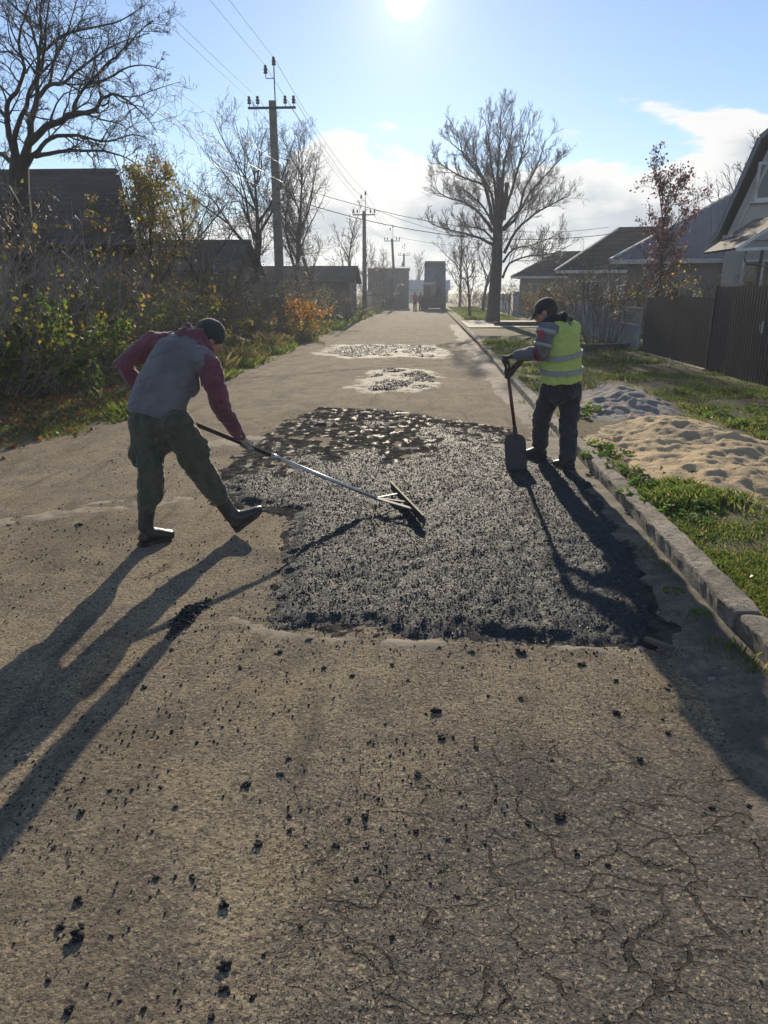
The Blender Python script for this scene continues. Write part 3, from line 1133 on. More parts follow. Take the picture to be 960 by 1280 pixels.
def sprout(out, rnd, pts, dirs, rad, L, lev, cfg, count, t0=None):
    c = cfg[lev]
    t0 = c.get('t0', 0.25) if t0 is None else t0
    k = int(count) + (rnd.random() < count - int(count))
    n = len(pts) - 1
    for j in range(k):
        t = t0 + (1 - t0) * (j + rnd.random()) / max(k, 1)
        i = min(int(t * n), n - 1)
        f = t * n - i
        p = tuple(pts[i][q] + (pts[i + 1][q] - pts[i][q]) * f for q in range(3))
        d = dirs[i]
        v = (rnd.gauss(0, 1), rnd.gauss(0, 1), rnd.gauss(0, 1))
        dt = v[0] * d[0] + v[1] * d[1] + v[2] * d[2]
        v = nrm((v[0] - d[0] * dt, v[1] - d[1] * dt, v[2] - d[2] * dt))
        a = R(c.get('ang', 45) + rnd.uniform(-14, 14))
        e = (d[0] * math.cos(a) + v[0] * math.sin(a), d[1] * math.cos(a) + v[1] * math.sin(a), d[2] * math.cos(a) + v[2] * math.sin(a) + c.get('lift', 0.15))
        r_ = rad[i] + (rad[i + 1] - rad[i]) * f
        grow(out, rnd, p, nrm(e), L * c.get('ratio', 0.6) * rnd.uniform(0.6, 1.15) * (1 - 0.45 * t * c.get('short', 1)), min(r_ * 0.72, c.get('rmax', 9)), lev, cfg)


def lines_mesh(name, lines, origin, sides):
    groups = {}
    for lev, pts, rad in lines:
        groups.setdefault((len(pts), sides(lev)), []).append((pts, rad))
    V, Fq, base = [], [], 0
    for (n, k), g in groups.items():
        P = np.array([x[0] for x in g]) - np.array(origin)
        Rr = np.array([x[1] for x in g])
        T = np.gradient(P, axis=1)
        T /= np.linalg.norm(T, axis=-1, keepdims=True) + 1e-9
        mean = P[:, -1] - P[:, 0]
        ref = np.where((np.abs(mean[:, 2]) > 0.8 * np.linalg.norm(mean, axis=-1))[:, None], np.array([1.0, 0.2, 0]), np.array([0, 0.2, 1.0]))
        U = np.cross(T, ref[:, None])
        U /= np.linalg.norm(U, axis=-1, keepdims=True) + 1e-9
        W = np.cross(T, U)
        a = np.arange(k) * 2 * math.pi / k
        ring = P[:, :, None] + Rr[:, :, None, None] * (np.cos(a)[:, None] * U[:, :, None] + np.sin(a)[:, None] * W[:, :, None])
        m_ = len(g)
        idx = np.arange(m_ * n * k).reshape(m_, n, k) + base
        A, B = idx[:, :-1], idx[:, 1:]
        Fq.append(np.stack([A, np.roll(A, -1, 2), np.roll(B, -1, 2), B], -1).reshape(-1, 4))
        V.append(ring.reshape(-1, 3))
        base += m_ * n * k
    return fast_mesh(name, np.concatenate(V), [np.concatenate(Fq)], smooth=True)


def leaf_mesh(name, pos, size, seed, origin=(0, 0, 0), lobes=False, droop=0.4, fold=True):
    """folded leaves: two triangles pairs along a midrib"""
    g = np.random.default_rng(seed)
    n = len(pos)
    size = np.broadcast_to(size, (n,)) * g.uniform(0.6, 1.25, n)
    a = g.uniform(0, 6.283, n)
    tilt = g.normal(0, 0.7, n) - droop
    d = np.stack([np.cos(a) * np.cos(tilt), np.sin(a) * np.cos(tilt), np.sin(tilt)], -1)
    rl = g.normal(0, 1, (n, 3))
    s = np.cross(d, rl)
    s /= np.linalg.norm(s, axis=-1, keepdims=True) + 1e-9
    up = np.cross(s, d)
    P = np.asarray(pos) - np.array(origin)
    L, W = size[:, None], size[:, None] * 0.36
    v = np.stack([P, P + d * L * 0.5 + s * W + up * L * 0.08, P + d * L - up * L * 0.06, P + d * L * 0.5 - s * W + up * L * 0.08], 1)
    b = np.arange(n)[:, None] * 4
    f = np.concatenate([b + np.array([0, 1, 2]), b + np.array([0, 2, 3])])
    return fast_mesh(name, v.reshape(-1, 3), [f])


def sample_lines(lines, rnd, levels, count, spread=0.05):
    pool = [l for l in lines if l[0] in levels]
    out = []
    for _ in range(count):
        lev, pts, rad = pool[rnd.randrange(len(pool))]
        i = rnd.randrange(1, len(pts))
        p = pts[i]
        out.append((p[0] + rnd.gauss(0, spread), p[1] + rnd.gauss(0, spread), p[2] + rnd.gauss(0, spread)))
    return out


def finish_tree(t, lines, trunk_levels, bark_m, twig_m, near=True):
    o = t.location
    tr = [l for l in lines if l[0] in trunk_levels]
    tw = [l for l in lines if l[0] not in trunk_levels]
    tr = [(l[0], l[1] + [tuple(2 * l[1][-1][q] * 0.5 + 0.01 * (l[1][-1][q] - l[1][-2][q]) for q in range(3))], l[2] + [l[2][-1] * 0.05]) for l in tr]
    link('trunk', lines_mesh('trunk', tr, o, lambda l: 9 if l == 0 else 6), bark_m, t)
    if tw:
        link('crown', lines_mesh('crown', tw, o, lambda l: 3), twig_m, t)


def smooth_path(ctrl, per=3):
    """Catmull-Rom through control points"""
    P = [np.array(c, float) for c in ctrl]
    P = [2 * P[0] - P[1]] + P + [2 * P[-1] - P[-2]]
    out = []
    for i in range(1, len(P) - 2):
        for s in range(per):
            t = s / per
            a, b, c_, d_ = P[i - 1:i + 3]
            out.append(0.5 * ((2 * b) + (-a + c_) * t + (2 * a - 5 * b + 4 * c_ - d_) * t * t + (-a + 3 * b - 3 * c_ + d_) * t ** 3))
    out.append(P[-2])
    return [tuple(p) for p in out]


def dirs_of(pts):
    n = len(pts)
    return [nrm(tuple(pts[min(i + 1, n - 1)][q] - pts[max(i - 1, 0)][q] for q in range(3))) for i in range(n)]


def limb(lines, rnd, ctrl, r0, r1, lev, cfg, kids, t0=0.2):
    pts = smooth_path(ctrl)
    n = len(pts)
    rad = [r0 + (r1 - r0) * (i / (n - 1)) ** 0.8 for i in range(n)]
    pts = [(p[0] + rnd.gauss(0, r0 * 0.12), p[1] + rnd.gauss(0, r0 * 0.12), p[2] + rnd.gauss(0, r0 * 0.12)) for p in pts]
    lines.append((lev, pts, rad))
    L = sum(math.dist(pts[i], pts[i + 1]) for i in range(n - 1))
    if kids:
        sprout(lines, rnd, pts, dirs_of(pts), rad, max(L * 0.75, 1.0), lev + 1, cfg, kids, t0)


# ---------------------------------------------------------------- the walnut by the old house
WY = 15.5
wb = D(27, 300, WY)
walnut = thing('walnut_tree', 'large bare tree with spreading limbs in front of the dark-roofed house', 'tree', (wb.x, WY, 0.05))
rnd = random.Random(11)
wcfg = [dict(seg=8, kids=0), dict(seg=6), dict(seg=6, wob=0.17, trop=0.02, ang=50, ratio=0.52, kids=6, lift=0.10, rmax=0.022, tip=0.3, t0=0.1),
        dict(seg=5, wob=0.22, trop=0.02, ang=52, ratio=0.50, kids=5.5, rmax=0.0095, tip=0.4, short=0.6), dict(seg=4, wob=0.26, trop=0.03, ang=54, ratio=0.52, kids=2.1, rmax=0.0058, tip=0.5, short=0.5),
        dict(seg=2, wob=0.30, trop=0.05, ang=48, ratio=0.60, rmax=0.0042, tip=0.7, short=0.3, rmin=0.0026)]
wl_ = []
base = D(27, 300, WY)
wl_.append((0, smooth_path([(base.x + 0.05, WY, 0.0), (base.x + 0.02, WY, 1.2), tuple(D(26, 262, WY)), tuple(D(24, 212, WY)), tuple(D(25, 196, WY))]), None))
n_ = len(wl_[0][1])
wl_[0] = (0, wl_[0][1], [0.24 - 0.07 * i / (n_ - 1) for i in range(n_)])
WL = [([(25, 214), (36, 180), (39, 153), (48, 120)], (0, 0.4), 0.13, 0.085, 5),
      ([(48, 120), (46, 108), (48, 77), (48, 66), (43, 50), (40, 36), (29, 18), (14, 5), (2, -12)], (0.4, 1.0), 0.075, 0.022, 9),
      ([(48, 66), (59, 61), (72, 48), (90, 40), (124, 33), (150, 26), (172, 12)], (0.4, -0.8), 0.05, 0.014, 10),
      ([(48, 120), (62, 106), (79, 104), (95, 90), (118, 72), (140, 58), (165, 48), (188, 42)], (0.4, 1.9), 0.07, 0.012, 12),
      ([(62, 106), (66, 85), (70, 68), (80, 50), (88, 30), (95, 5), (105, -20)], (0.6, 2.2), 0.045, 0.012, 9),
      ([(26, 212), (36, 180), (57, 160), (72, 153), (92, 142), (115, 139), (126, 124), (134, 119), (153, 121), (175, 138), (196, 163)], (0, -1.5), 0.12, 0.010, 16),
      ([(92, 142), (94, 129), (108, 106), (130, 85), (152, 64), (172, 42), (190, 26)], (-0.6, -1.9), 0.055, 0.012, 12),
      ([(108, 106), (135, 98), (160, 84), (185, 82), (205, 88)], (-0.9, -0.2), 0.035, 0.010, 8),
      ([(28, 214), (47, 189), (63, 173), (90, 169), (111, 173), (135, 177), (165, 168), (190, 176)], (0, 1.4), 0.085, 0.010, 13),
      ([(44, 196), (72, 190), (99, 188), (130, 189), (158, 197), (180, 212)], (0.2, -0.9), 0.065, 0.010, 11),
      ([(24, 214), (14, 180), (9, 153), (11, 128), (24, 110), (30, 85), (24, 55), (30, 25), (40, -5)], (0, -1.6), 0.10, 0.016, 12),
      ([(24, 212), (18, 175), (25, 149), (34, 131), (37, 111), (50, 92), (56, 60), (58, 25), (62, -15)], (0, -2.2), 0.09, 0.014, 12),
      ([(10, 150), (2, 140), (-14, 120), (-22, 90), (-20, 50)], (-0.5, 0.5), 0.07, 0.014, 7),
      ([(44, 92), (34, 76), (18, 62), (12, 45), (9, 25), (3, 2)], (0.5, 0.9), 0.035, 0.012, 7),
      ([(24, 212), (5, 195), (-20, 180), (-45, 150), (-60, 100)], (0, 0.7), 0.09, 0.02, 7),
      ([(48, 66), (52, 40), (50, 15), (55, -15), (50, -45)], (0.4, -0.3), 0.05, 0.012, 8)]
for ctrl, (o0, o1), r0, r1, kd in WL:
    nn = len(ctrl) - 1
    P_ = [tuple(D(px, py, WY + o0 + (o1 - o0) * i / nn)) for i, (px, py) in enumerate(ctrl)]
    limb(wl_, rnd, P_, r0 * 0.74, r1 * 0.62, 1, wcfg, kd)
finish_tree(walnut, wl_, (0, 1), M_BARK_DARK, M_BARK_DARK)

# ---------------------------------------------------------------- the big bare tree by the lane
CY = 41.0
cb = D(617, 404, CY)
chestnut = thing('chestnut_tree', 'tall bare oval tree with a thick trunk standing by the concrete apron', 'tree', (cb.x, CY, 0.08))
rnd = random.Random(23)
ccfg = [dict(seg=8), dict(seg=6), dict(seg=6, wob=0.09, trop=0.09, ang=40, ratio=0.46, kids=8, lift=0.12, rmax=0.028, tip=0.3, t0=0.10),
        dict(seg=5, wob=0.12, trop=0.07, ang=40, ratio=0.52, kids=5.5, rmax=0.014, tip=0.45, short=0.5), dict(seg=2, wob=0.14, trop=0.08, ang=38, ratio=0.60, rmax=0.009, tip=0.8, short=0.3, rmin=0.0062)]
cl_ = []
tp = smooth_path([(cb.x - 0.05, CY, 0.0), tuple(D(618, 372, CY)), tuple(D(621, 330, CY)), tuple(D(622, 298, CY)), tuple(D(623, 262, CY))])
cl_.append((0, tp, [0.45, 0.38] + [0.35 - 0.12 * i / (len(tp) - 3) for i in range(len(tp) - 2)]))
CLB = [([(616, 306), (600, 297), (580, 290), (552, 282), (530, 271)], -1.2, 0.15, 10), ([(616, 288), (600, 263), (580, 247), (557, 239), (538, 222)], 1.0, 0.17, 11),
       ([(617, 278), (610, 240), (602, 212), (580, 182), (572, 150)], -0.9, 0.20, 12), ([(605, 222), (580, 213), (555, 197), (541, 182)], 1.4, 0.11, 9),
       ([(621, 268), (620, 240), (612, 175), (607, 132)], 0.8, 0.20, 12), ([(627, 268), (628, 230), (630, 195), (637, 167), (643, 122)], -1.0, 0.20, 12),
       ([(630, 285), (647, 265), (655, 230), (670, 200), (682, 157)], 1.3, 0.18, 13), ([(630, 318), (645, 287), (670, 262), (690, 250), (714, 236)], -1.4, 0.15, 12),
       ([(628, 352), (637, 332), (660, 322), (690, 318), (715, 305)], -0.8, 0.12, 9), ([(629, 330), (642, 312), (670, 305), (705, 288)], 1.5, 0.12, 9),
       ([(620, 275), (614, 235), (596, 195), (590, 160)], 2.6, 0.16, 11), ([(626, 275), (640, 230), (650, 190), (662, 145)], -2.6, 0.17, 12), ([(624, 262), (622, 210), (625, 160), (626, 120)], 0.3, 0.16, 12),
       ([(620, 285), (605, 255), (590, 238), (575, 225)], -3.2, 0.13, 9), ([(627, 285), (645, 262), (668, 238), (688, 215)], 3.2, 0.14, 11), ([(617, 300), (604, 285), (588, 280), (566, 268)], 2.8, 0.11, 8), ([(648, 262), (665, 230), (690, 200), (702, 185)], 0.5, 0.10, 9),
       ([(603, 215), (590, 190), (565, 165), (560, 150)], 0.4, 0.08, 7)]
for ctrl, off, r0, kd in CLB:
    nn = len(ctrl) - 1
    limb(cl_, rnd, [tuple(D(px, 306 - (306 - py) * 0.90, CY + off * (i / nn))) for i, (px, py) in enumerate(ctrl)], r0 * 0.62, 0.014, 1, ccfg, kd + 6)
for ctrl in ([(622, 272), (623, 245), (624, 221)], [(629, 275), (632, 250), (634, 228)]):
    cl_.append((1, [tuple(D(px, py, CY - 0.3)) for px, py in ctrl], [0.14, 0.12, 0.11]))
cl_ = [(1 if l[0] == 1 else l[0], l[1], l[2]) for l in cl_]
M_TWIG_GLARE = simple('glare_paled_twigs', (0.21, 0.18, 0.15), (0.14, 0.12, 0.10), 2, 0.6, spec=0.4)  # sun glare and haze round the crown put into a lighter twig colour
finish_tree(chestnut, cl_, (0, 1), M_BARK_GREY, M_TWIG_GLARE)


# ---------------------------------------------------------------- generic bare trees
def bare_tree(name, label, loc, h, r, seed, crown=1.0, group=None, n1=9, fine=True, lean=0.0, leaves=None, bark_m=None, t0=0.22, spread=36, rmin=0.006, cat='tree', leaf_size=0.07):
    t = thing(name, label, cat, loc, 0, group)
    rnd = random.Random(seed)
    cfg = [dict(seg=9, wob=0.055, trop=0.04, kids=n1, tip=0.18), dict(seg=7, wob=0.13, trop=0.08, ang=spread, ratio=0.54 * crown, kids=8, t0=t0, lift=0.22, rmax=r * 0.36, tip=0.2),
           dict(seg=5, wob=0.17, trop=0.06, ang=44, ratio=0.54, kids=5.5, rmax=0.018, tip=0.4, t0=0.12), dict(seg=4, wob=0.2, trop=0.05, ang=44, ratio=0.54, kids=3.6 if fine else 0, rmax=0.010, tip=0.5, short=0.5)]
    if fine:
        cfg.append(dict(seg=2, wob=0.24, trop=0.07, ang=42, ratio=0.6, rmax=0.0075, tip=0.7, short=0.3))
    cfg[-1]['rmin'] = rmin
    lines = []
    grow(lines, rnd, tuple(loc), nrm((lean, rnd.gauss(0, 0.04), 1)), h, r, 0, cfg)
    finish_tree(t, lines, (0, 1), bark_m or M_BARK_DARK, M_TWIG)
    if leaves:
        mat, cnt = leaves
        pos = sample_lines(lines, rnd, range(2, len(cfg)), cnt, 0.06)
        link('foliage', leaf_mesh('foliage', pos, leaf_size, seed, loc), mat, t)
    return t


bare_tree('bare_tree', 'tall bare tree with arching boughs right behind the front utility pole', (-7.7, 33, 0.1), 6.7, 0.18, 31, 1.45, n1=20, t0=0.26, spread=60, rmin=0.0055)
bare_tree('bare_tree', 'bare tree with upright fork right of the front utility pole', (-6.3, 36, 0.1), 7.0, 0.16, 32, 1.15, n1=17, t0=0.24, spread=44, rmin=0.0055)
bare_tree('bare_tree', 'bare tree between the front pole and the orange bush', (-6.9, 45, 0.1), 6.6, 0.15, 33, 1.1, n1=15, spread=40, rmin=0.009)
bare_tree('bare_tree', 'slender bare tree nearest to the second utility pole', (-6.4, 60, 0.1), 6.6, 0.13, 34, 0.9, n1=10, spread=36, fine=False, rmin=0.014)
bare_tree('bare_tree', 'thin bare tree standing before the grey flat block', (-4.6, 77, 0), 4.6, 0.10, 47, 1.3, n1=12, spread=46, fine=False, rmin=0.012)
bare_tree('bare_tree', 'low bare tree at the left end of the grey flat block', (-6.4, 74, 0), 5.0, 0.11, 48, 1.3, n1=12, spread=50, fine=False, rmin=0.012)
bare_tree('bare_tree', 'low dark crooked tree at the foot of the front utility pole', (-6.6, 23.5, 0.1), 3.4, 0.15, 35, 1.3, n1=7, spread=58, lean=-0.25, rmin=0.006)
bare_tree('bare_tree', 'bushy bare tree left of the front utility pole above the slate roof', (-10.5, 31, 0.1), 5.2, 0.13, 36, 1.45, n1=16, spread=60, rmin=0.0055)
bare_tree('bare_tree', 'pale bare tree behind the low slate roof on the left', (-13.5, 34, 0.1), 5.2, 0.13, 37, 1.35, n1=12, spread=56, rmin=0.010)
bare_tree('bare_tree', 'small bare tree on the grass left of the thick trunk', (2.95, 52, 0.1), 4.0, 0.11, 38, 1.2, n1=9, spread=48, rmin=0.010)
bare_tree('bare_tree', 'bare tree behind the raised truck bed', (3.6, 84, 0), 8.0, 0.17, 39, 1.1, n1=11, fine=False, rmin=0.018)
bare_tree('bare_tree', 'bare tree between the truck and the thick trunk', (4.9, 66, 0), 6.6, 0.16, 40, 1.25, n1=11, spread=48, fine=False, rmin=0.016)
bare_tree('bare_tree', 'far bare tree at the end of the lane left of the truck', (-1.6, 150, 0), 7.5, 0.2, 41, 1.1, n1=9, fine=False, rmin=0.03)
bare_tree('bare_tree', 'twiggy bare tree behind the grey gabled house', (15.5, 38, 0), 7.2, 0.16, 42, 1.1, n1=9, fine=False, rmin=0.012)
bare_tree('bare_tree', 'bare tree rising above the houses right of the thick trunk', (8.6, 56, 0), 5.0, 0.13, 43, 1.2, n1=9, fine=False, rmin=0.014)
bare_tree('purple_leaf_tree', 'slim tree with sparse purple leaves behind the dark metal fence', (7.05, 23.0, 0.12), 4.6, 0.065, 49, 0.80, n1=16, spread=34, leaves=(L_PURPLE, 2400), t0=0.22, rmin=0.005, leaf_size=0.085)
bare_tree('bare_tree', 'crooked small bare tree at the left edge before the fence', (-7.0, 13.0, 0.08), 3.0, 0.095, 45, 1.5, n1=9, spread=62, lean=-0.30, t0=0.3, rmin=0.004)
bare_tree('yellow_leaf_tree', 'round tree with thinning yellow-green leaves at the corner of the dark house', (-7.0, 19.0, 0.1), 3.9, 0.10, 46, 1.15, n1=12, spread=46, leaves=(L_YELLOW, 6500), rmin=0.005, leaf_size=0.075)


# ---------------------------------------------------------------- shrubs and thicket
def shrub(label, loc, h, w, seed, stems=26, leaves=None, leaf_size=0.06, name='shrub', twig=None, group=None, kids=5, arch=0.0, rmin=0.0032, r=0.014):
    t = thing(name, label, 'shrub', loc, 0, group)
    rnd = random.Random(seed)
    cfg = [dict(seg=7, wob=0.10, trop=-0.01 - arch, kids=kids, tip=0.35), dict(seg=5, wob=0.16, trop=0.03, ang=34, ratio=0.48, kids=4, t0=0.25, lift=0.15, rmax=0.012, tip=0.4),
           dict(seg=3, wob=0.2, trop=0.03, ang=38, ratio=0.52, rmax=0.006, tip=0.6, short=0.5)]
    cfg[-1]['rmin'] = rmin
    lines = []
    for i in range(stems):
        a = rnd.uniform(0, 6.283)
        s = rnd.random() ** 0.6
        p = (loc[0] + math.cos(a) * s * w * 0.30, loc[1] + math.sin(a) * s * w * 0.30, loc[2] - 0.05)
        grow(lines, rnd, p, nrm((math.cos(a) * s * w * 0.75 / h, math.sin(a) * s * w * 0.75 / h, 1)), h * rnd.uniform(0.65, 1.05), r * rnd.uniform(0.6, 1.2), 0, cfg)
    link('stem', lines_mesh('stem', [l for l in lines if l[0] == 0], loc, lambda l: 4), twig or M_TWIG, t)
    tw_ = link('twigs', lines_mesh('twigs', [l for l in lines if l[0] > 0], loc, lambda l: 3), twig or M_TWIG, t)
    tw_['kind'] = 'stuff'
    if leaves:
        mat, cnt = leaves
        link('foliage', leaf_mesh('foliage', sample_lines(lines, rnd, (1, 2), cnt, 0.05), leaf_size, seed, loc), mat, t)
    return t


shrub('arching thicket of shiny bare shoots under the walnut at the left edge', (-7.4, 12.2, 0.08), 2.72, 2.6, 51, 33, (L_YELLOW, 700), 0.085, twig=M_TWIG_GLINT, arch=0.03)
shrub('tangle of bare shoots before the left fence, next to the crooked tree', (-7.1, 11.0, 0.08), 1.84, 2.4, 52, 28, (L_YELLOW, 900), 0.075, twig=M_TWIG_GLINT, arch=0.04)
shrub('shrub with bright yellow-green leaves behind the raking worker', (-6.25, 11.2, 0.08), 1.35, 1.5, 53, 21, (L_GREEN, 3200), 0.10)
shrub('grey twiggy shrub with few orange leaves below the yellow tree', (-7.2, 15.6, 0.08), 2.48, 2.8, 54, 33, (L_ORANGE, 300), 0.11, twig=M_TWIG_GLINT, arch=0.02)
shrub('olive leafed shrub just left of the raking worker cap', (-6.8, 15.2, 0.08), 1.84, 2.2, 55, 28, (L_GREEN, 2400), 0.065)
shrub('olive and yellow thicket right of the yellow tree', (-6.9, 18.0, 0.08), 2.16, 2.6, 56, 30, (L_YELLOW, 2600), 0.07)
shrub('brown leafed thicket under the low slate roof', (-7.2, 21.5, 0.08), 2.40, 3.0, 57, 31, (L_OLIVE, 1500), 0.065)
shrub('dark bare thicket at the foot of the front utility pole', (-6.8, 25.5, 0.08), 2.32, 2.8, 58, 33, (L_OLIVE, 700), 0.07)
shrub('bare thicket behind the front utility pole', (-7.0, 31.0, 0.08), 2.64, 3.2, 59, 33, (L_OLIVE, 600), 0.08)
shrub('orange leafed bush at the lane edge right of the front pole', (-4.9, 28.8, 0.08), 1.56, 1.9, 60, 21, (L_ORANGE, 1500), 0.12, name='orange_bush')
shrub('low bush with yellow leaves below the orange bush', (-4.75, 26.4, 0.08), 0.85, 1.3, 61, 18, (L_YELLOW, 800), 0.085)
shrub('low yellow shrub at the foot of the crooked dark tree', (-5.9, 24.2, 0.08), 1.00, 1.0, 62, 15, (L_YELLOW, 500), 0.085)
shrub('bare brown thicket beyond the orange bush', (-5.6, 36.5, 0.08), 2.00, 3.0, 63, 31, (L_OLIVE, 900), 0.08)
shrub('bare brown thicket before the low brown shed', (-5.9, 44.0, 0.08), 2.08, 3.2, 64, 31, (L_OLIVE, 900), 0.09, rmin=0.005)
shrub('dim thicket beside the second utility pole', (-5.8, 54.0, 0.08), 1.92, 3.2, 65, 28, (L_OLIVE, 700), 0.10, rmin=0.006)
shrub('far thicket before the grey block', (-4.9, 70.0, 0.08), 3.0, 3.4, 66, 25, (L_OLIVE, 500), 0.12, rmin=0.008)
shrub('thicket of yellow and orange leaves below the slate roof', (-8.6, 18.5, 0.08), 2.32, 2.8, 67, 28, (L_ORANGE, 500), 0.09, twig=M_TWIG_GLINT)
shrub('dense bare shoots before the wall of the dark house', (-8.6, 13.6, 0.08), 2.88, 2.8, 68, 31, (L_YELLOW, 420), 0.08, twig=M_TWIG_GLINT, arch=0.03)
shrub('bare thicket behind the worker with the rake', (-6.6, 13.4, 0.08), 1.36, 2.0, 69, 24, (L_YELLOW, 1500), 0.07)
for k_, (x_, y_, h_, lab) in enumerate(((-6.9, 9.6, 2.6, 'sparse pale bare shoots at the far left edge of the verge'), (-7.9, 11.4, 3.3, 'tall pale bare shoots against the dark house roof'), (-6.6, 13.9, 2.9, 'pale bare shoots between the log and the yellow tree'),
                                        (-7.6, 17.4, 3.2, 'tall thin bare shoots just left of the yellow tree'), (-7.4, 24.2, 3.4, 'tangled bare brush below the low slate roof'), (-6.4, 28.6, 3.0, 'thin bare brush right behind the front utility pole'))):
    shrub(lab, (x_, y_, 0.08), h_, 2.4, 111 + k_, 20, (L_YELLOW, 90), 0.08, twig=M_TWIG_GLINT, arch=0.015, kids=6)
shrub('vase shaped bare shrub standing before the grey wire gate', (5.25, 22.2, 0.12), 2.7, 2.0, 71, 34, (L_OLIVE, 160), 0.06, arch=-0.02)
shrub('yellow leafed shrub behind the grey wire gate', (6.9, 22.6, 0.12), 1.9, 1.6, 72, 26, (L_YELLOW, 1100), 0.075)
shrub('shrub with greenish yellow leaves before the grey gabled house', (7.3, 18.6, 0.12), 2.15, 1.7, 73, 28, (L_YELLOW, 520), 0.075)
shrub('tall bare shrub before the white trimmed gable', (6.6, 26.8, 0.12), 2.7, 2.2, 74, 34, (L_OLIVE, 420), 0.07)
shrub('olive shrub at the light fence behind the worker cap', (6.2, 31.5, 0.12), 2.2, 2.2, 75, 32, (L_OLIVE, 1200), 0.08)
shrub('olive shrub beside the tan board fence', (6.3, 38.5, 0.12), 2.3, 2.2, 76, 30, (L_OLIVE, 1300), 0.09)
shrub('bare shrub beyond the tan board fence', (6.6, 56.0, 0.08), 2.6, 3.0, 77, 34, (L_OLIVE, 500), 0.10, rmin=0.006)
shrub('dim bushes right of the truck', (4.6, 80.0, 0.08), 2.2, 3.6, 78, 34, (L_OLIVE, 700), 0.13, rmin=0.01)

# ---------------------------------------------------------------- grass, weeds, leaf litter


def blades(name, xy, z, h, wdt, mat, seed, label, cat='grass'):
    g = np.random.default_rng(seed)
    n = len(xy)
    h = h * g.uniform(0.5, 1.25, n)
    a = g.uniform(0, 6.283, n)
    le = g.uniform(0.15, 0.85, n) * h
    d = np.stack([np.cos(a), np.sin(a)], -1)
    s = np.stack([-np.sin(a + g.normal(0, 0.5, n)), np.cos(a)], -1) * (wdt / 2)[:, None] if hasattr(wdt, '__len__') else np.stack([-np.sin(a), np.cos(a)], -1) * wdt / 2
    B = np.concatenate([xy, z[:, None]], 1)
    S3 = np.concatenate([s, np.zeros((n, 1))], 1)
    M_ = B + np.concatenate([d * (le * 0.35)[:, None], (h * 0.6)[:, None]], 1)
    T_ = B + np.concatenate([d * le[:, None], (h * 0.95)[:, None]], 1)
    v = np.stack([B - S3, B + S3, M_ + S3 * 0.6, T_], 1)
    b = np.arange(n)[:, None] * 4
    me = fast_mesh(name, v.reshape(-1, 3), [np.concatenate([b + np.array([0, 1, 2]), b + np.array([0, 2, 3])])])
    return tag(link(name, me, mat), label, cat, kind='stuff')


def right_top(x, y):
    return right_z(x, y)


SANDP = np.array([tuple(G(*p, 0.14)[:2]) for p in [(728, 545), (800, 588), (860, 605), (990, 640), (1040, 600), (940, 540), (850, 515), (870, 514), (840, 500), (790, 482), (718, 484), (720, 520)]])
g = np.random.default_rng(91)
N = 240000
yy = 2.6 * (26 / 2.6) ** g.uniform(0, 1, N)
xx = 1.74 + (np.minimum(6.4, 0.50 * yy + 0.65) - 1.74) * g.uniform(0, 1, N)
ok = (xx > 1.74) & (poly_sd(SANDP, xx, yy) < 0.05 * g.normal(0, 1, N)) & (g.random(N) < 0.05 + 0.95 * sstep(-0.22, 0.22, fbm(xx * 1.2, yy * 1.2, 801, 4) + 0.12 * sstep(7.5, 5.5, yy)))
ok &= g.random(N) < 1.0 - 0.75 * sstep(8.5, 12, yy) * (fbm(xx * 0.7, yy * 0.9, 803, 3) < 0.1)
xx, yy = xx[ok], yy[ok]
blades('grass', np.stack([xx, yy], -1), right_top(xx, yy) - 0.01, (0.038 + 0.06 * sstep(-0.2, 0.5, fbm(xx * 2, yy * 2, 805, 3))) * (0.8 + 0.03 * yy), 0.0058 * (0.6 + 0.14 * yy), M_GRASS, 92, 'short sunlit grass on the verge right of the kerb')
N = 60000
yy = 5.5 * (80 / 5.5) ** g.uniform(0, 1, N)
xx = left_edge(yy) - np.abs(g.normal(0, 1.0, N)) * (0.7 + 0.02 * yy) + 0.10
ok = g.random(N) < 0.15 + 0.9 * sstep(-0.25, 0.25, fbm(xx * 1.1, yy * 0.9, 811, 4))
xx, yy = xx[ok], yy[ok]
blades('grass', np.stack([xx, yy], -1), left_z(xx, yy) - 0.01, (0.06 + 0.14 * sstep(-0.2, 0.4, fbm(xx * 1.2, yy * 0.8, 815, 3))) * (0.8 + 0.02 * yy), 0.006 * (0.6 + 0.10 * yy), M_GRASS, 93, 'green grass along the left edge of the lane')
N = 9000
yy = 15 + 22 * g.uniform(0, 1, N) ** 1.3
xx = left_edge(yy) - 0.25 - np.abs(g.normal(0, 0.8, N))
blades('dry_grass', np.stack([xx, yy], -1), left_z(xx, yy) - 0.01, np.full(N, 0.34) * (0.35 + sstep(-0.3, 0.4, fbm(xx, yy, 821, 3))), 0.010 * (0.6 + 0.05 * yy), M_DRYGRASS, 94, 'tall dry grass below the front utility pole')
N = 12000
yy = 40 + 45 * g.uniform(0, 1, N)
xx = g.uniform(2.3, 5.5, N)
ok = (yy > 44) | (xx > 9)
xx, yy = xx[ok], yy[ok]
blades('grass', np.stack([xx, yy], -1), right_top(xx, yy) - 0.01, np.full(len(xx), 0.10), np.full(len(xx), 0.06), M_GRASS, 95, 'bright grass strip by the lane before the truck')
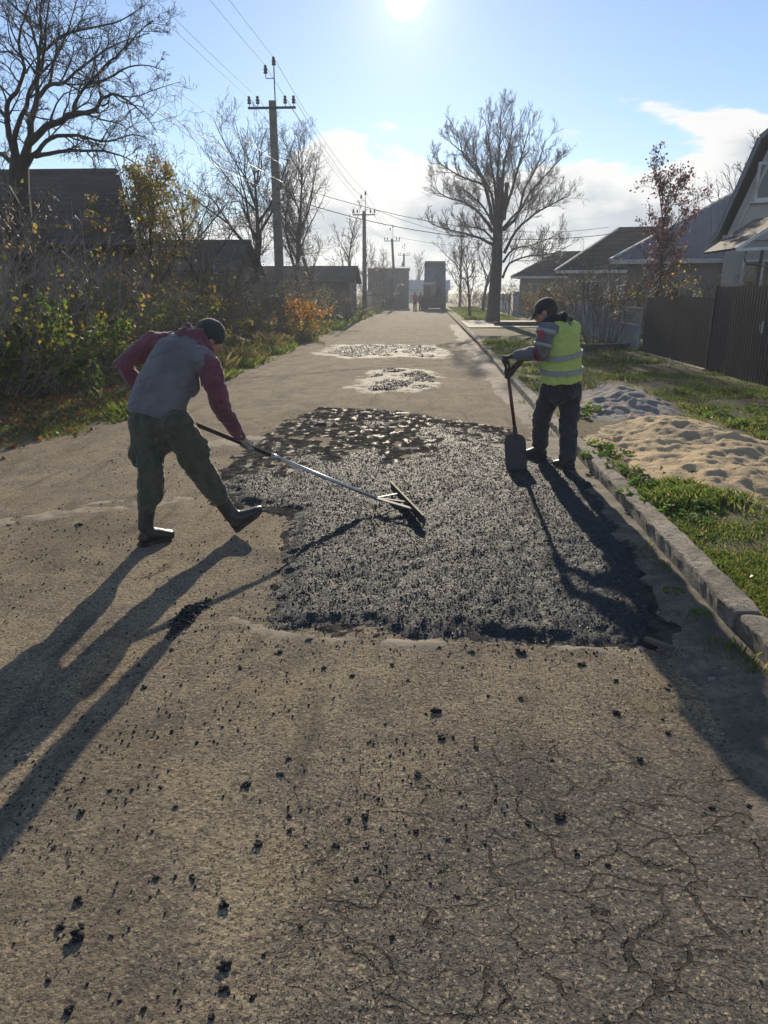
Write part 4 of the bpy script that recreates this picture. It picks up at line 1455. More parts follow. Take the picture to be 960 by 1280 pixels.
# tufts in the gutter
N = 2600
yy = 2.6 * (14 / 2.6) ** g.uniform(0, 1, N)
xx = 1.57 - np.abs(g.normal(0, 0.10, N))
ok = (fbm(xx * 2, yy * 2.2, 831, 3) > 0.30) & (g.random(N) < 0.6)
xx, yy = xx[ok], yy[ok]
blades('gutter_grass', np.stack([xx, yy], -1), gutter_z(xx, yy) - 0.005, np.full(len(xx), 0.05), np.full(len(xx), 0.005), M_GRASS, 96, 'thin dry tufts growing in the gutter by the kerb')

# fallen leaves
N = 16000
yy = 6 * (40 / 6) ** g.uniform(0, 1, N)
xx = left_edge(yy) - np.abs(g.normal(0, 1.1, N)) + 0.15
band = np.exp(-((xx + 6.1 - 0.0 * yy) / 0.8) ** 2) * sstep(15, 10, yy)
ok = g.random(N) < 0.18 + 0.9 * band
xx, yy = xx[ok], yy[ok]
o = link('fallen_leaves', leaf_mesh('fallen_leaves', np.stack([xx, yy, left_z(xx, yy) + 0.02], -1), 0.07, 97, droop=0.0), L_BROWN)
tag(o, 'orange brown fallen leaves under the thicket on the left', 'fallen leaves', kind='stuff')
N = 700
yy = 3 * (18 / 3) ** g.uniform(0, 1, N)
xx = g.uniform(1.8, 6, N)
o = link('fallen_leaves', leaf_mesh('fallen_leaves', np.stack([xx, yy, right_z(xx, yy) + 0.03], -1), 0.04, 98, droop=0.0), L_BROWN)
tag(o, 'scattered dry leaves on the right verge', 'fallen leaves', kind='stuff')


def weed_mesh(seed, n=34):
    """a rosette of broad scalloped leaves on short stalks"""
    g = np.random.default_rng(seed)
    V, Fc, b = [], [], 0
    for i in range(n):
        a = g.uniform(0, 6.283)
        reach = g.uniform(0.25, 1.0)
        elev = g.uniform(0.25, 1.1) * (1.2 - 0.5 * reach)
        c = np.array([math.cos(a) * reach * 0.8, math.sin(a) * reach * 0.8, 0.12 + elev * 0.55])
        d = np.array([math.cos(a), math.sin(a), g.uniform(-0.5, 0.35)])
        d /= np.linalg.norm(d)
        s = np.cross(d, [0, 0, 1]) + g.normal(0, 0.25, 3)
        s /= np.linalg.norm(s)
        u = np.cross(s, d)
        L = g.uniform(0.28, 0.5)
        W = L * g.uniform(0.36, 0.5)
        pts = [c, c + d * L * 0.25 + s * W * 0.8 + u * 0.06, c + d * L * 0.6 + s * W + u * 0.07, c + d * L * 0.9 + s * W * 0.5, c + d * L * 1.02 - u * 0.04,
               c + d * L * 0.9 - s * W * 0.5, c + d * L * 0.6 - s * W + u * 0.07, c + d * L * 0.25 - s * W * 0.8 + u * 0.06]
        V += pts
        Fc += [(b, b + 1, b + 2, b + 4), (b + 2, b + 3, b + 4, b + 4), (b, b + 4, b + 6, b + 7), (b + 4, b + 5, b + 6, b + 6)]
        b += 8
    tri = [f for f in Fc]
    me = bpy.data.meshes.new('weed_plant')
    me.from_pydata([tuple(p) for p in V], [], [tuple(dict.fromkeys(f)) for f in tri])
    me.materials.append(L_WEED)
    return me


wm = [weed_mesh(s) for s in (1, 2, 3, 4)]
for j, (px, py, s_) in enumerate([(752, 558, .17), (772, 566, .15), (742, 570, .14), (790, 592, .14), (805, 606, .16), (830, 612, .15), (850, 622, .14), (815, 625, .12), (842, 640, .12), (872, 650, .11), (790, 615, .12), (768, 585, .12), (862, 632, .13), (886, 640, .12), (730, 515, .20), (722, 520, .17), (740, 512, .15),
                                  (880, 590, .12), (920, 592, .12), (842, 735, .06), (880, 670, .08), (900, 690, .08), (875, 760, .05), (940, 700, .07), (935, 470, .2), (880, 455, .25), (900, 520, .2), (950, 515, .18)]):
    p = G(px, py, 0.12)
    o = link('weed_plant', wm[j % 4], None, None, (p.x, p.y, float(right_z(np.array(p.x), np.array(p.y))) - 0.02), (0, 0, j * 2.4))
    o.scale = (s_, s_, s_ * 0.9)
    tag(o, 'broad-leaved green weed plant on the right verge', 'weed', 'broad-leaved weeds on the right verge')

# ================================================================ BUILDINGS, FENCES, POLES
M_SLATE = simple('weathered_slate', (0.12, 0.106, 0.094), (0.075, 0.067, 0.06), 1.3, 0.9, 0.3, 20, spec=0.1)
M_BROWNROOF = simple('dark_brown_roofing', (0.095, 0.074, 0.062), (0.062, 0.050, 0.043), 1.1, 0.9, 0.4, 15, spec=0.1)
M_GREYMETAL = simple('grey_metal_roofing', (0.17, 0.175, 0.185), (0.125, 0.13, 0.14), 0.8, 0.45, metallic=0.3)
M_GREYROOF = simple('grey_sheet_roofing', (0.21, 0.215, 0.225), (0.165, 0.17, 0.18), 0.8, 0.6, spec=0.3)
M_RENDER = simple('grey_render', (0.52, 0.485, 0.44), (0.42, 0.39, 0.35), 0.9, 0.9, 0.25, 60)
M_RENDER2 = simple('dull_render', (0.40, 0.365, 0.32), (0.27, 0.245, 0.22), 0.8, 0.9, 0.3, 30)
M_WHITE = simple('white_trim', (0.68, 0.66, 0.62), (0.52, 0.50, 0.47), 3, 0.6)
M_DARKWALL = simple('dark_wall', (0.17, 0.15, 0.13), (0.11, 0.097, 0.085), 1.2, 0.9, 0.3, 20)
M_BRICK = simple('brick_red', (0.22, 0.10, 0.075), (0.15, 0.08, 0.06), 6, 0.9, 0.4, 40)
M_PANE = simple('window_glass', (0.03, 0.035, 0.04), (0.02, 0.024, 0.028), 2, 0.08, spec=0.7)
M_FENCE = simple('brown_coated_steel', (0.052, 0.038, 0.033), (0.038, 0.029, 0.026), 0.7, 0.5, spec=0.25)
M_GALV = simple('galvanised_steel', (0.42, 0.43, 0.44), (0.33, 0.34, 0.35), 5, 0.45, metallic=0.6)
M_GREYPAINT = simple('blue_grey_paint', (0.20, 0.225, 0.25), (0.16, 0.18, 0.20), 2.5, 0.6)
M_FENCEGREY = simple('weathered_grey_boards', (0.48, 0.46, 0.43), (0.34, 0.32, 0.30), 3, 0.85, 0.3, 30)
M_CONCRETE = simple('pole_concrete', (0.20, 0.18, 0.155), (0.13, 0.118, 0.10), 4, 0.9, 0.3, 50)
M_PORC = simple('brown_porcelain', (0.055, 0.035, 0.028), (0.035, 0.024, 0.02), 5, 0.25)
M_WHITEPORC = simple('white_porcelain', (0.62, 0.60, 0.56), (0.5, 0.48, 0.45), 5, 0.3)
M_STEEL = simple('dark_steel', (0.045, 0.042, 0.040), (0.06, 0.05, 0.042), 4, 0.55, metallic=0.4)
M_WIRE = simple('wire_black', (0.03, 0.03, 0.032), (0.02, 0.02, 0.022), 1, 0.5)
M_WOODOLD = simple('old_timber', (0.085, 0.072, 0.06), (0.05, 0.043, 0.036), 3, 0.85, 0.5, 25)
M_BLUEPAINT = simple('blue_paint', (0.06, 0.15, 0.30), (0.045, 0.11, 0.22), 2, 0.55)
M_TANBOARD = simple('tan_boards', (0.27, 0.19, 0.105), (0.19, 0.135, 0.08), 2, 0.8)


def window(parent, x0, x1, z0, z1, y, frame=0.06, mullion=True, curtain=False):
    """a window in a wall that faces -Y, its pane set back"""
    w = MB()
    w.box(x0, x1, y - 0.05, y + 0.03, z1 - frame, z1).box(x0, x1, y - 0.05, y + 0.03, z0, z0 + frame)
    w.box(x0, x0 + frame, y - 0.048, y + 0.03, z0 + frame, z1 - frame).box(x1 - frame, x1, y - 0.048, y + 0.03, z0 + frame, z1 - frame)
    if mullion:
        c = (x0 + x1) / 2
        w.box(c - frame * 0.4, c + frame * 0.4, y - 0.044, y + 0.02, z0 + frame, z1 - frame)
    f = w.build('window', M_WHITE, parent)
    MB().box(x0 + frame * 0.5, x1 - frame * 0.5, y - 0.02, y - 0.008, z0 + frame * 0.5, z1 - frame * 0.5).build('pane', M_PANE, f)
    MB().box(x0 - 0.06, x1 + 0.06, y - 0.12, y + 0.02, z0 - 0.05, z0 - 0.004).build('sill', M_WHITE, f)
    return f


def slab(mb, a, b, c, d, t=0.08):
    """a roof plane a-b-c-d with thickness"""
    a, b, c, d = (Vector(q) for q in (a, b, c, d))
    n = (b - a).cross(d - a).normalized() * t
    if n.z < 0:
        n = -n
    mb.solid([a, b, c, d, a + n, b + n, c + n, d + n])
    return mb


# --- dark-roofed house at the left
hx = thing('old_house', 'old house with a big dark brown roof behind the bare walnut', 'house', (-13, 22, 0))


def W(parent, *p):
    return tuple(Vector(p) - Vector(parent.location))


def wpoly(mb, parent, pts):
    return mb.poly([W(parent, *p) for p in pts])


RZ, EZ = 4.95, 2.75
b = MB()
b.solid([W(hx, *q) for q in ((-26, 17.4, 0), (-7.2, 17.4, 0), (-11.4, 26.6, 0), (-26, 26.6, 0), (-26, 17.4, EZ), (-7.2, 17.4, EZ), (-11.4, 26.6, EZ), (-26, 26.6, EZ))])
b.build('wall', M_DARKWALL, hx)
b = MB()
A, B_ = (-27, 22, RZ), (-9.05, 22, RZ)
e1, e2 = (-27, 16.8, EZ - 0.1), (-6.7, 16.8, EZ - 0.1)
f1, f2 = (-27, 27.2, EZ - 0.1), (-11.4, 27.2, EZ - 0.1)
o_ = Vector(hx.location)
slab(b, *(Vector(q) - o_ for q in (e1, e2, B_, A)))
slab(b, *(Vector(q) - o_ for q in (A, B_, f2, f1)))
slab(b, *(Vector(q) - o_ for q in (e2, f2, B_, B_)))
rf = b.build('roof', M_BROWNROOF, hx)
b = MB()
b.bar(Vector(A) - o_ + Vector((0, 0, 0.1)), Vector(B_) - o_ + Vector((0, 0, 0.1)), 0.22, 0.10)
b.build('ridge_cap', M_SLATE, rf)
for k in range(13):
    y0 = 16.8 + k * 0.4
    z0 = EZ - 0.1 + (RZ - EZ + 0.1) * k * 0.4 / 5.2
    xr = -6.7 - 2.35 * k * 0.4 / 5.2
    MB().bar(Vector((-26.9, y0, z0 + 0.085)) - o_, Vector((xr, y0, z0 + 0.085)) - o_, 0.03, 0.012).build('roof_lap', M_BROWNROOF, rf)
window(hx, -11.2 + 13, -10.2 + 13, 1.1, 2.2, -4.64)
window(hx, -14.2 + 13, -13.2 + 13, 1.1, 2.2, -4.64)


def gable_house(name, label, x0, x1, y0, y1, eave, ridge, wall_m, roof_m, overhang=0.35, axis='X', windows=(), trim=True, chimney=None):
    """ridge along X or Y"""
    cx, cy = (x0 + x1) / 2, (y0 + y1) / 2
    t = thing(name, label, 'house', (cx, cy, 0))
    hw, hd, oh = (x1 - x0) / 2, (y1 - y0) / 2, overhang
    w = MB()
    w.box(-hw, hw, -hd, hd, 0, eave)
    if axis == 'X':
        for s in (-1, 1):
            w.poly([(s * hw, -hd, eave), (s * hw, hd, eave), (s * hw, 0, ridge)])
    else:
        for s in (-1, 1):
            w.poly([(-hw, s * hd, eave), (hw, s * hd, eave), (0, s * hd, ridge)])
    w.build('wall', wall_m, t)
    r = MB()
    if axis == 'X':
        sl = (ridge - eave) / hd
        ez = eave - oh * sl + 0.03
        for s in (-1, 1):
            slab(r, (-hw - oh, s * (hd + oh), ez), (hw + oh, s * (hd + oh), ez), (hw + oh, 0, ridge + 0.03), (-hw - oh, 0, ridge + 0.03))
    else:
        sl = (ridge - eave) / hw
        ez = eave - oh * sl + 0.03
        for s in (-1, 1):
            slab(r, (s * (hw + oh), -hd - oh, ez), (s * (hw + oh), hd + oh, ez), (0, hd + oh, ridge + 0.03), (0, -hd - oh, ridge + 0.03))
    ro = r.build('roof', roof_m, t)
    if trim:
        v = MB()
        if axis == 'X':
            for s in (-1, 1):
                v.bar((-hw - oh - 0.02, s * (hd + oh), ez + 0.02), (-hw - oh - 0.02, 0, ridge + 0.05), 0.05, 0.20)
        else:
            for s in (-1, 1):
                v.bar((s * (hw + oh), -hd - oh - 0.02, ez + 0.02), (0, -hd - oh - 0.02, ridge + 0.05), 0.05, 0.18)
        v.build('verge_board', M_WHITE, ro)
    if chimney:
        c = MB()
        c.box(chimney[0] - 0.25, chimney[0] + 0.25, chimney[1] - 0.25, chimney[1] + 0.25, chimney[2] - 1.2, chimney[2])
        c.build('chimney', M_BRICK, ro)
    for wx0, wx1, wz0, wz1 in windows:
        window(t, wx0, wx1, wz0, wz1, -hd - 0.012)
    return t


gable_house('farm_shed', 'low building with a slate roof behind the thicket left of the front pole', -15, -8.0, 29.5, 34.5, 2.6, 3.75, M_DARKWALL, M_SLATE, trim=False)
gable_house('farm_shed', 'low brown shed beyond the orange bush', -12, -5.2, 49, 54, 2.4, 3.35, M_DARKWALL, M_BROWNROOF, trim=False)
t = gable_house('flat_block', 'grey flat-topped block behind the second utility pole', -6.8, -2.3, 84, 90, 4.2, 4.45, M_DARKWALL, M_SLATE, 0.1, trim=False)
gable_house('far_house', 'far low house with a pale roof at the end of the lane', -9, 3.5, 128, 136, 2.2, 3.7, M_RENDER2, M_GREYMETAL, trim=False)

# --- houses on the right
def hip_house(label, name, corner, rot, size, ridge, eave_h, ridge_h, wall_m, roof_m, ribs=0, windows=(), chimney=None, cat='house'):
    """corner: front left eave corner; the house is turned by rot about it; ridge: (x0, x1) along the front"""
    t = thing(name, label, cat, (corner[0], corner[1], 0), rot)
    Wd, Dp = size
    oh = 0.45
    MB().box(oh + 0.2, Wd, oh, Dp - oh, 0, eave_h + 0.12).build('wall', wall_m, t)
    ea, eb, fa, fb = Vector((0, 0, eave_h)), Vector((Wd, 0, eave_h)), Vector((0, Dp, eave_h)), Vector((Wd, Dp, eave_h))
    rA, rB = Vector((ridge[0], Dp / 2, ridge_h)), Vector((ridge[1], Dp / 2, ridge_h))
    # slightly bell-cast front, as sheets in two pitches
    b = MB()
    slab(b, ea, eb, rB, rA, 0.05)
    slab(b, rA, rB, fb, fa, 0.05)
    b.poly([ea + Vector((0, 0, 0.04)), rA + Vector((0, 0, 0.04)), fa + Vector((0, 0, 0.04))])
    rf = b.build('roof', roof_m, t)
    if ribs:
        for k in range(ribs):
            x = 0.2 + (Wd - 0.2) * k / ribs
            tm = min(1.0, x / ridge[0]) if ridge[0] > 0 else 1.0
            p0 = Vector((x, 0, eave_h + 0.075))
            p1 = Vector((x, Dp / 2 * tm, eave_h + 0.075 + (ridge_h - eave_h) * tm))
            MB().bar(p0, p1, 0.085, 0.06).build('roof_rib', roof_m, rf)
    else:
        for k in range(1, 9):
            tm = k / 9
            MB().bar(Vector((ridge[0] * tm, Dp / 2 * tm, eave_h + 0.07 + (ridge_h - eave_h) * tm)), Vector((Wd + (ridge[1] - Wd) * tm, Dp / 2 * tm, eave_h + 0.07 + (ridge_h - eave_h) * tm)), 0.06, 0.02).build('roof_lap', roof_m, rf)
    z8 = Vector((0, 0, 0.07))
    MB().bar(rA + z8, rB + z8, 0.22, 0.07).build('ridge_cap', roof_m, rf)
    MB().bar(ea + z8, rA + z8, 0.13, 0.07).build('hip_cap', M_WHITE, rf)
    MB().bar(ea - Vector((0, 0.03, 0.02)), eb - Vector((0, 0.03, 0.02)), 0.05, 0.16).build('fascia', M_WHITE, rf)
    for x0, x1, z0, z1 in windows:
        window(t, x0, x1, z0, z1, oh - 0.012)
    if chimney:
        cx, cy, cz = chimney
        MB().box(cx - 0.3, cx + 0.3, cy - 0.25, cy + 0.25, cz - 1.3, cz).build('chimney', M_BRICK, rf)
    return t


hip_house('house with a ribbed grey metal roof and white trim behind the purple tree', 'metal_roof_house', (6.75, 28.5), R(-15), (11.0, 8.2), (4.6, 9.0), 2.80, 5.55, M_RENDER2, M_GREYROOF, 42, [(1.6, 2.6, 1.2, 2.3), (4.2, 5.2, 1.2, 2.3)])
hip_house('house with a dark tiled roof and white verge left of the metal roof', 'dark_roof_house', (6.85, 41.0), R(-12), (9.0, 8.0), (3.2, 7.0), 2.78, 5.15, M_RENDER2, M_BROWNROOF, 0, [(1.4, 2.4, 1.2, 2.3), (3.6, 4.6, 1.2, 2.3)], chimney=(5.6, 4.3, 5.75))
hip_house('farther house with a dark roof just right of the thick trunk', 'dark_roof_house', (5.9, 54.0), R(-10), (9.0, 8.0), (3.0, 7.0), 2.75, 4.55, M_RENDER2, M_BROWNROOF, 0, [(1.4, 2.4, 1.2, 2.3)])

# --- grey gabled house at the right edge, with a mansard gable facing the viewer
GX, GY = 11.4, 20.0
gh = thing('gabled_house', 'grey rendered house with a broken-pitch gable at the right edge', 'house', (7.68 + 3.75 * math.cos(R(-25)) - 4 * math.sin(R(-25)) * -1 * -1, GY + 3.75 * math.sin(R(-25)) + 4 * math.cos(R(-25)), 0), R(-25))
o_ = Vector(gh.location)
prof = [(-3.75, 0), (-3.75, 3.0), (-3.05, 5.0), (0, 7.4), (3.05, 5.0), (3.75, 3.0), (3.75, 0)]
w = MB()
b0 = len(w.v)
w.poly([(x, -4.0, z) for x, z in prof])
w.poly([(x, 4.0, z) for x, z in prof][::-1])
for (xa, za), (xb, zb) in zip(prof, prof[1:]):
    w.poly([(xa, -4, za), (xa, 4, za), (xb, 4, zb), (xb, -4, zb)])
w.build('wall', M_RENDER, gh)
rp = [(-4.10, 2.80), (-3.95, 3.05), (-3.28, 5.12), (0, 7.7), (3.28, 5.12), (3.95, 3.05), (4.10, 2.80)]
r = MB()
for (xa, za), (xb, zb) in zip(rp, rp[1:]):
    slab(r, (xa, -4.20, za), (xa, 4.3, za), (xb, 4.3, zb), (xb, -4.20, zb), 0.07)
rf = r.build('roof', M_GREYROOF, gh)
v = MB()
for (xa, za), (xb, zb) in zip(rp, rp[1:]):
    v.bar((xa, -4.22, za - 0.03), (xb, -4.22, zb - 0.03), 0.05, 0.26, ref=(0, 1, 0))
v.build('barge_board', M_GREYPAINT, rf)
ip = [(-3.55, 3.1), (-2.90, 4.90), (0, 7.1)]
v = MB()
for (xa, za), (xb, zb) in zip(ip, ip[1:]):
    v.bar((xa, -4.03, za), (xb, -4.03, zb), 0.07, 0.10, ref=(0, 1, 0))
v.build('gable_moulding', M_RENDER, gh)
MB().box(-3.85, 3.85, -4.06, -4.002, 2.86, 3.0).build('string_course', M_RENDER, gh)
window(gh, -3.25, -1.95, 3.75, 4.62, -4.012, 0.07)
window(gh, -3.30, -2.35, 1.35, 2.42, -4.012, 0.06)
gh.location.x -= 0.04
gh.scale = (1.0, 1.0, 1.03)
# porch canopy before it
pc = thing('porch_canopy', 'small tiled porch canopy on steel posts before the grey gabled house', 'canopy', (8.3, 17.2, 0))
r = MB()
slab(r, (-1.70, -0.55, 2.56), (-1.70, 1.3, 2.56), (-0.65, 1.3, 3.28), (-0.65, -0.55, 3.28), 0.05)
slab(r, (-0.65, -0.55, 3.28), (-0.65, 1.3, 3.28), (0.7, 1.3, 2.62), (0.7, -0.55, 2.62), 0.05)
rf = r.build('roof', M_WOODOLD, pc)
MB().bar((-1.72, -0.57, 2.57), (-0.65, -0.57, 3.30), 0.03, 0.07).bar((-0.65, -0.57, 3.30), (0.7, -0.57, 2.64), 0.03, 0.07).bar((-1.72, -0.585, 2.56), (0.7, -0.585, 2.66), 0.03, 0.06).build('edge_trim', M_WHITE, rf)
MB().tube([(-1.14, -0.45, 0.1), (-1.11, -0.45, 2.6)], 0.035).build('post', M_STEEL, pc)
MB().tube([(0.6, -0.45, 0.1), (0.6, -0.45, 2.6)], 0.035).build('post', M_STEEL, pc)
MB().tube([(-1.45, -0.45, 2.55), (-1.46, -0.45, 2.36), (-1.40, -0.45, 2.27), (-1.12, -0.45, 2.25)], 0.018).build('bracket', M_STEEL, pc)

# ---------------------------------------------------------------- brown ribbed steel fence


def ribbed_sheet(L, h0, h1, pitch=0.115, depth=0.022):
    n = int(round(L / pitch))
    v, f = [], []
    prof = [(0.0, 0), (0.40, 0), (0.52, depth), (0.88, depth), (1.0, 0)]
    pts = []
    for i in range(n):
        for fr, d in prof[:-1]:
            pts.append(((i + fr) * L / n, d))
    pts.append((L, 0))
    for t_ in (0.0, 0.004):
        for s, d in pts:
            for z in (0.0, 1.0):
                v.append((-d + t_, s, h0 * (1 - z) + h1 * z))
    k = len(pts)
    for i in range(k - 1):
        a = i * 2
        f.append((a, a + 1, a + 3, a + 2))
        b_ = 2 * k + i * 2
        f.append((b_, b_ + 2, b_ + 3, b_ + 1))
    for i in range(k - 1):
        a, b_ = i * 2 + 1, 2 * k + i * 2 + 1
        f.append((a, b_, b_ + 2, a + 2))
    me = bpy.data.meshes.new('ribbed_sheet')
    me.from_pydata(v, [], f)
    me.materials.append(M_FENCE)
    return me


fl = thing('metal_fence', 'lower dark brown ribbed steel fence running along the right verge', 'fence', (5.93, 15.6, 0.10))
sh = ribbed_sheet(1.19, 0.03, 1.50)
for k in range(4):
    o = link('ribbed_sheet', sh, None, fl, (0.0 + 0.004 * (k % 2), 0.02 + 1.2 * k, -0.012 * k))
MB().box(0.03, 0.07, 0, 4.85, 0.40, 0.44).box(0.03, 0.07, 0, 4.85, 1.15, 1.19).build('rail', M_STEEL, fl)
for k in range(3):
    MB().box(0.03, 0.09, 0.1 + 2.3 * k, 0.16 + 2.3 * k, 0, 1.46).build('post', M_STEEL, fl)
MB().box(-0.16, -0.03, -0.1, 4.9, -0.1, 0.045).build('footing', M_KERB, fl)
ft = thing('metal_gate', 'taller dark brown ribbed steel gate at the right edge of the verge', 'gate', (5.90, 10.7, 0.10))
sh2 = ribbed_sheet(1.19, 0.03, 1.70)
for k in range(4):
    link('ribbed_sheet', sh2, None, ft, (0.0 + 0.004 * (k % 2), 0.06 + 1.2 * k, 0))
MB().box(0.03, 0.08, 0, 4.85, 0.45, 0.50).box(0.03, 0.08, 0, 4.85, 1.35, 1.40).build('rail', M_STEEL, ft)
MB().box(-0.045, 0.05, 4.84, 4.89, 0, 1.72).build('post', M_STEEL, ft)
MB().box(-0.05, -0.026, 2.47, 2.53, 0.9, 1.1).tube([(-0.05, 2.5, 1.05), (-0.09, 2.5, 1.05), (-0.09, 2.5, 0.95)], 0.010).build('handle', M_GALV, ft)
# grey wire gate
wg = thing('wire_gate', 'grey gate with a wire upper half between the brown fence and the bare shrub', 'gate', (5.86, 20.55, 0.10))
b = MB()
for a_, b_ in (((0, 0, 0.02), (0, 0, 1.18)), ((0, 2.0, 0.02), (0, 2.0, 1.18)), ((0, 0, 1.18), (0, 2.0, 1.18)), ((0, 0, 0.72), (0, 2.0, 0.72)), ((0, 0, 0.05), (0, 2.0, 0.05))):
    b.bar(a_, b_, 0.045, 0.045)
b.build('frame', M_GALV, wg)
MB().box(-0.008, 0.008, 0.03, 1.97, 0.08, 0.69).build('panel', M_GREYPAINT, wg)
b = MB()
for k in range(22):
    s = 0.05 + k * 0.09
    b.tube([(0, s, 0.74), (0, min(s + 0.22, 1.97), 1.16)], 0.0035, 4)
    b.tube([(0, min(s + 0.22, 1.97), 0.74), (0, s, 1.16)], 0.0035, 4)
b.build('wire_mesh', M_GALV, wg)


def picket_fence(label, x, y0, y1, h, mat, board=0.14, gap=0.03, name='board_fence', post=2.4, z=0.1, x1=None, postm=None):
    t = thing(name, label, 'fence', (x, y0, z))
    n = int((y1 - y0) / (board + gap))
    me = MB().box(-0.012, 0.012, 0, board, 0.04, h)
    first = me.build('board', mat, t)
    rr = random.Random(int(y0 * 7))
    for k in range(1, n):
        o = link('board', first.data, None, t, (((x1 or x) - x) * k / n + rr.uniform(-0.006, 0.006), k * (board + gap), rr.uniform(-0.02, 0.02)))
    for k in range(int((y1 - y0) / post) + 1):
        MB().box(-0.10, -0.02, -0.04, 0.04, 0, h + 0.06).build('post', postm or M_GALV, t, loc=(((x1 or x) - x) * k * post / (y1 - y0), k * post, 0))
    MB().bar((0.04, 0, h * 0.3), (0.04 + ((x1 or x) - x), y1 - y0, h * 0.3), 0.04, 0.07).bar((0.04, 0, h * 0.8), (0.04 + ((x1 or x) - x), y1 - y0, h * 0.8), 0.04, 0.07).build('rail', M_WOODOLD, t)
    return t


picket_fence('light grey board fence beyond the wire gate on the right', 5.95, 22.7, 35.2, 1.15, M_GREYPAINT, 0.16, 0.02)
picket_fence('weathered grey board fence behind the thicket on the left', -8.3, 9.0, 30.0, 1.62, M_FENCEGREY, 0.19, 0.012, postm=M_WOODOLD)
picket_fence('tan board fence right of the thick trunk', 6.5, 44.0, 50.0, 1.62, M_TANBOARD, 0.16, 0.01)
bg = thing('blue_gate', 'blue sheet gate beside the tan board fence', 'gate', (6.2, 50.6, 0.1))
for k in range(8):
    MB().box(-0.015, 0.015, 0, 0.44, 0.05, 1.65).build('panel', M_BLUEPAINT, bg, loc=(0, 0.45 * k, 0))
MB().bar((0.03, 0, 0.4), (0.03, 3.6, 0.4), 0.04, 0.05).bar((0.03, 0, 1.4), (0.03, 3.6, 1.4), 0.04, 0.05).build('frame', M_STEEL, bg)
picket_fence('dim grey fence beside the far end of the lane on the right', 6.3, 57.0, 84.0, 1.5, M_FENCEGREY, 0.4, 0.02, post=5)
picket_fence('dim grey fence left of the far workers', -5.2, 62.0, 84.0, 1.7, M_FENCEGREY, 0.4, 0.02, post=5)

# low timbers
o = MB().bar((4.0, 20.9, 0.19), (6.0, 21.5, 0.21), 0.16, 0.16).build('timber_beam', M_WOODOLD, None, bevel=0.02)
tag(o, 'dark timber beam lying on the verge before the bare shrub', 'beam')
o = MB().bar((3.3, 36.6, 0.22), (7.4, 36.9, 0.22), 0.20, 0.17).build('timber_beam', M_WOODOLD, None, bevel=0.02)
tag(o, 'dark beam lying across the concrete apron by the thick trunk', 'beam')
o = MB().tube([(-6.75, 14.0, 1.05), (-6.35, 13.9, 1.13), (-6.0, 13.75, 1.10), (-5.85, 13.7, 1.18)], [0.10, 0.10, 0.085, 0.05], 10).build('tree_stump', M_BARK_DARK, None, smooth=True)
tag(o, 'broken dark log caught in the thicket above the green shrub', 'log')

# ---------------------------------------------------------------- utility poles


def insulator(mb, c, s=1.0):
    x, y, z = c
    mb.lathe((x, y, z), [(0.012, -0.10 * s), (0.012, 0), (0.05 * s, 0.0), (0.058 * s, 0.03 * s), (0.034 * s, 0.05 * s), (0.05 * s, 0.07 * s), (0.055 * s, 0.10 * s), (0.03 * s, 0.13 * s), (0.042 * s, 0.15 * s), (0.042 * s, 0.18 * s), (0.015, 0.20 * s)], 10)
    return mb


def pole(label, loc, H, seed=0, lean=(0, 0), arms=True, extra=True, thick=0.15, S=1.0):
    t = thing('utility_pole', label, 'utility pole', loc, 0, 'utility poles along the left side of the lane')
    lx, ly = lean
    top = Vector((lx, ly, H))
    b = MB()
    n = 6
    pts = [(lx * i / n, ly * i / n, H * i / n - 0.1) for i in range(n + 1)]
    for i in range(n):
        a0, a1 = thick * (1.15 - 0.35 * i / n), thick * (1.15 - 0.35 * (i + 1) / n)
        p, q = Vector(pts[i]), Vector(pts[i + 1])
        b.solid([p + Vector((sx * a0, sy * a0 * 0.8, 0)) for sx, sy in ((-1, -1), (1, -1), (1, 1), (-1, 1))] + [q + Vector((sx * a1, sy * a1 * 0.8, 0)) for sx, sy in ((-1, -1), (1, -1), (1, 1), (-1, 1))])
    b.build('pole', M_CONCRETE, t, bevel=0.02)
    ends = []
    if arms:
        za = H - 0.35
        ca = Vector((lx * za / H, ly * za / H, za))
        arm = MB().bar(ca + Vector((-0.85 * S, -thick * 0.9, 0)), ca + Vector((0.85 * S, -thick * 0.9, 0)), 0.07, 0.07).build('crossarm', M_STEEL, t)
        for dx in (-0.80, -0.50, 0.48, 0.78):
            c = ca + Vector((dx * S, -thick * 0.9, 0.13))
            insulator(MB(), c, 1.25 * S).build('insulator', M_PORC, arm, smooth=True)
            ends.append(Vector(loc) + c + Vector((0, 0, 0.2)))
    if extra:
        br = MB().tube([top + Vector((0.10, 0, -0.3)), top + Vector((0.10, 0, 0.95 * S))], 0.022, 6).tube([top + Vector((0.10, 0, 0.6 * S)), top + Vector((-0.20, 0, 0.6 * S)), top + Vector((-0.20, 0, 0.68 * S))], 0.014, 6).build('bracket', M_STEEL, t)
        for c in (top + Vector((0.10, 0, 1.0 * S)), top + Vector((-0.20, 0, 0.75 * S))):
            insulator(MB(), c, 1.35 * S).build('insulator', M_PORC, br, smooth=True)
            ends.append(Vector(loc) + c + Vector((0, 0, 0.25)))
    return t, ends


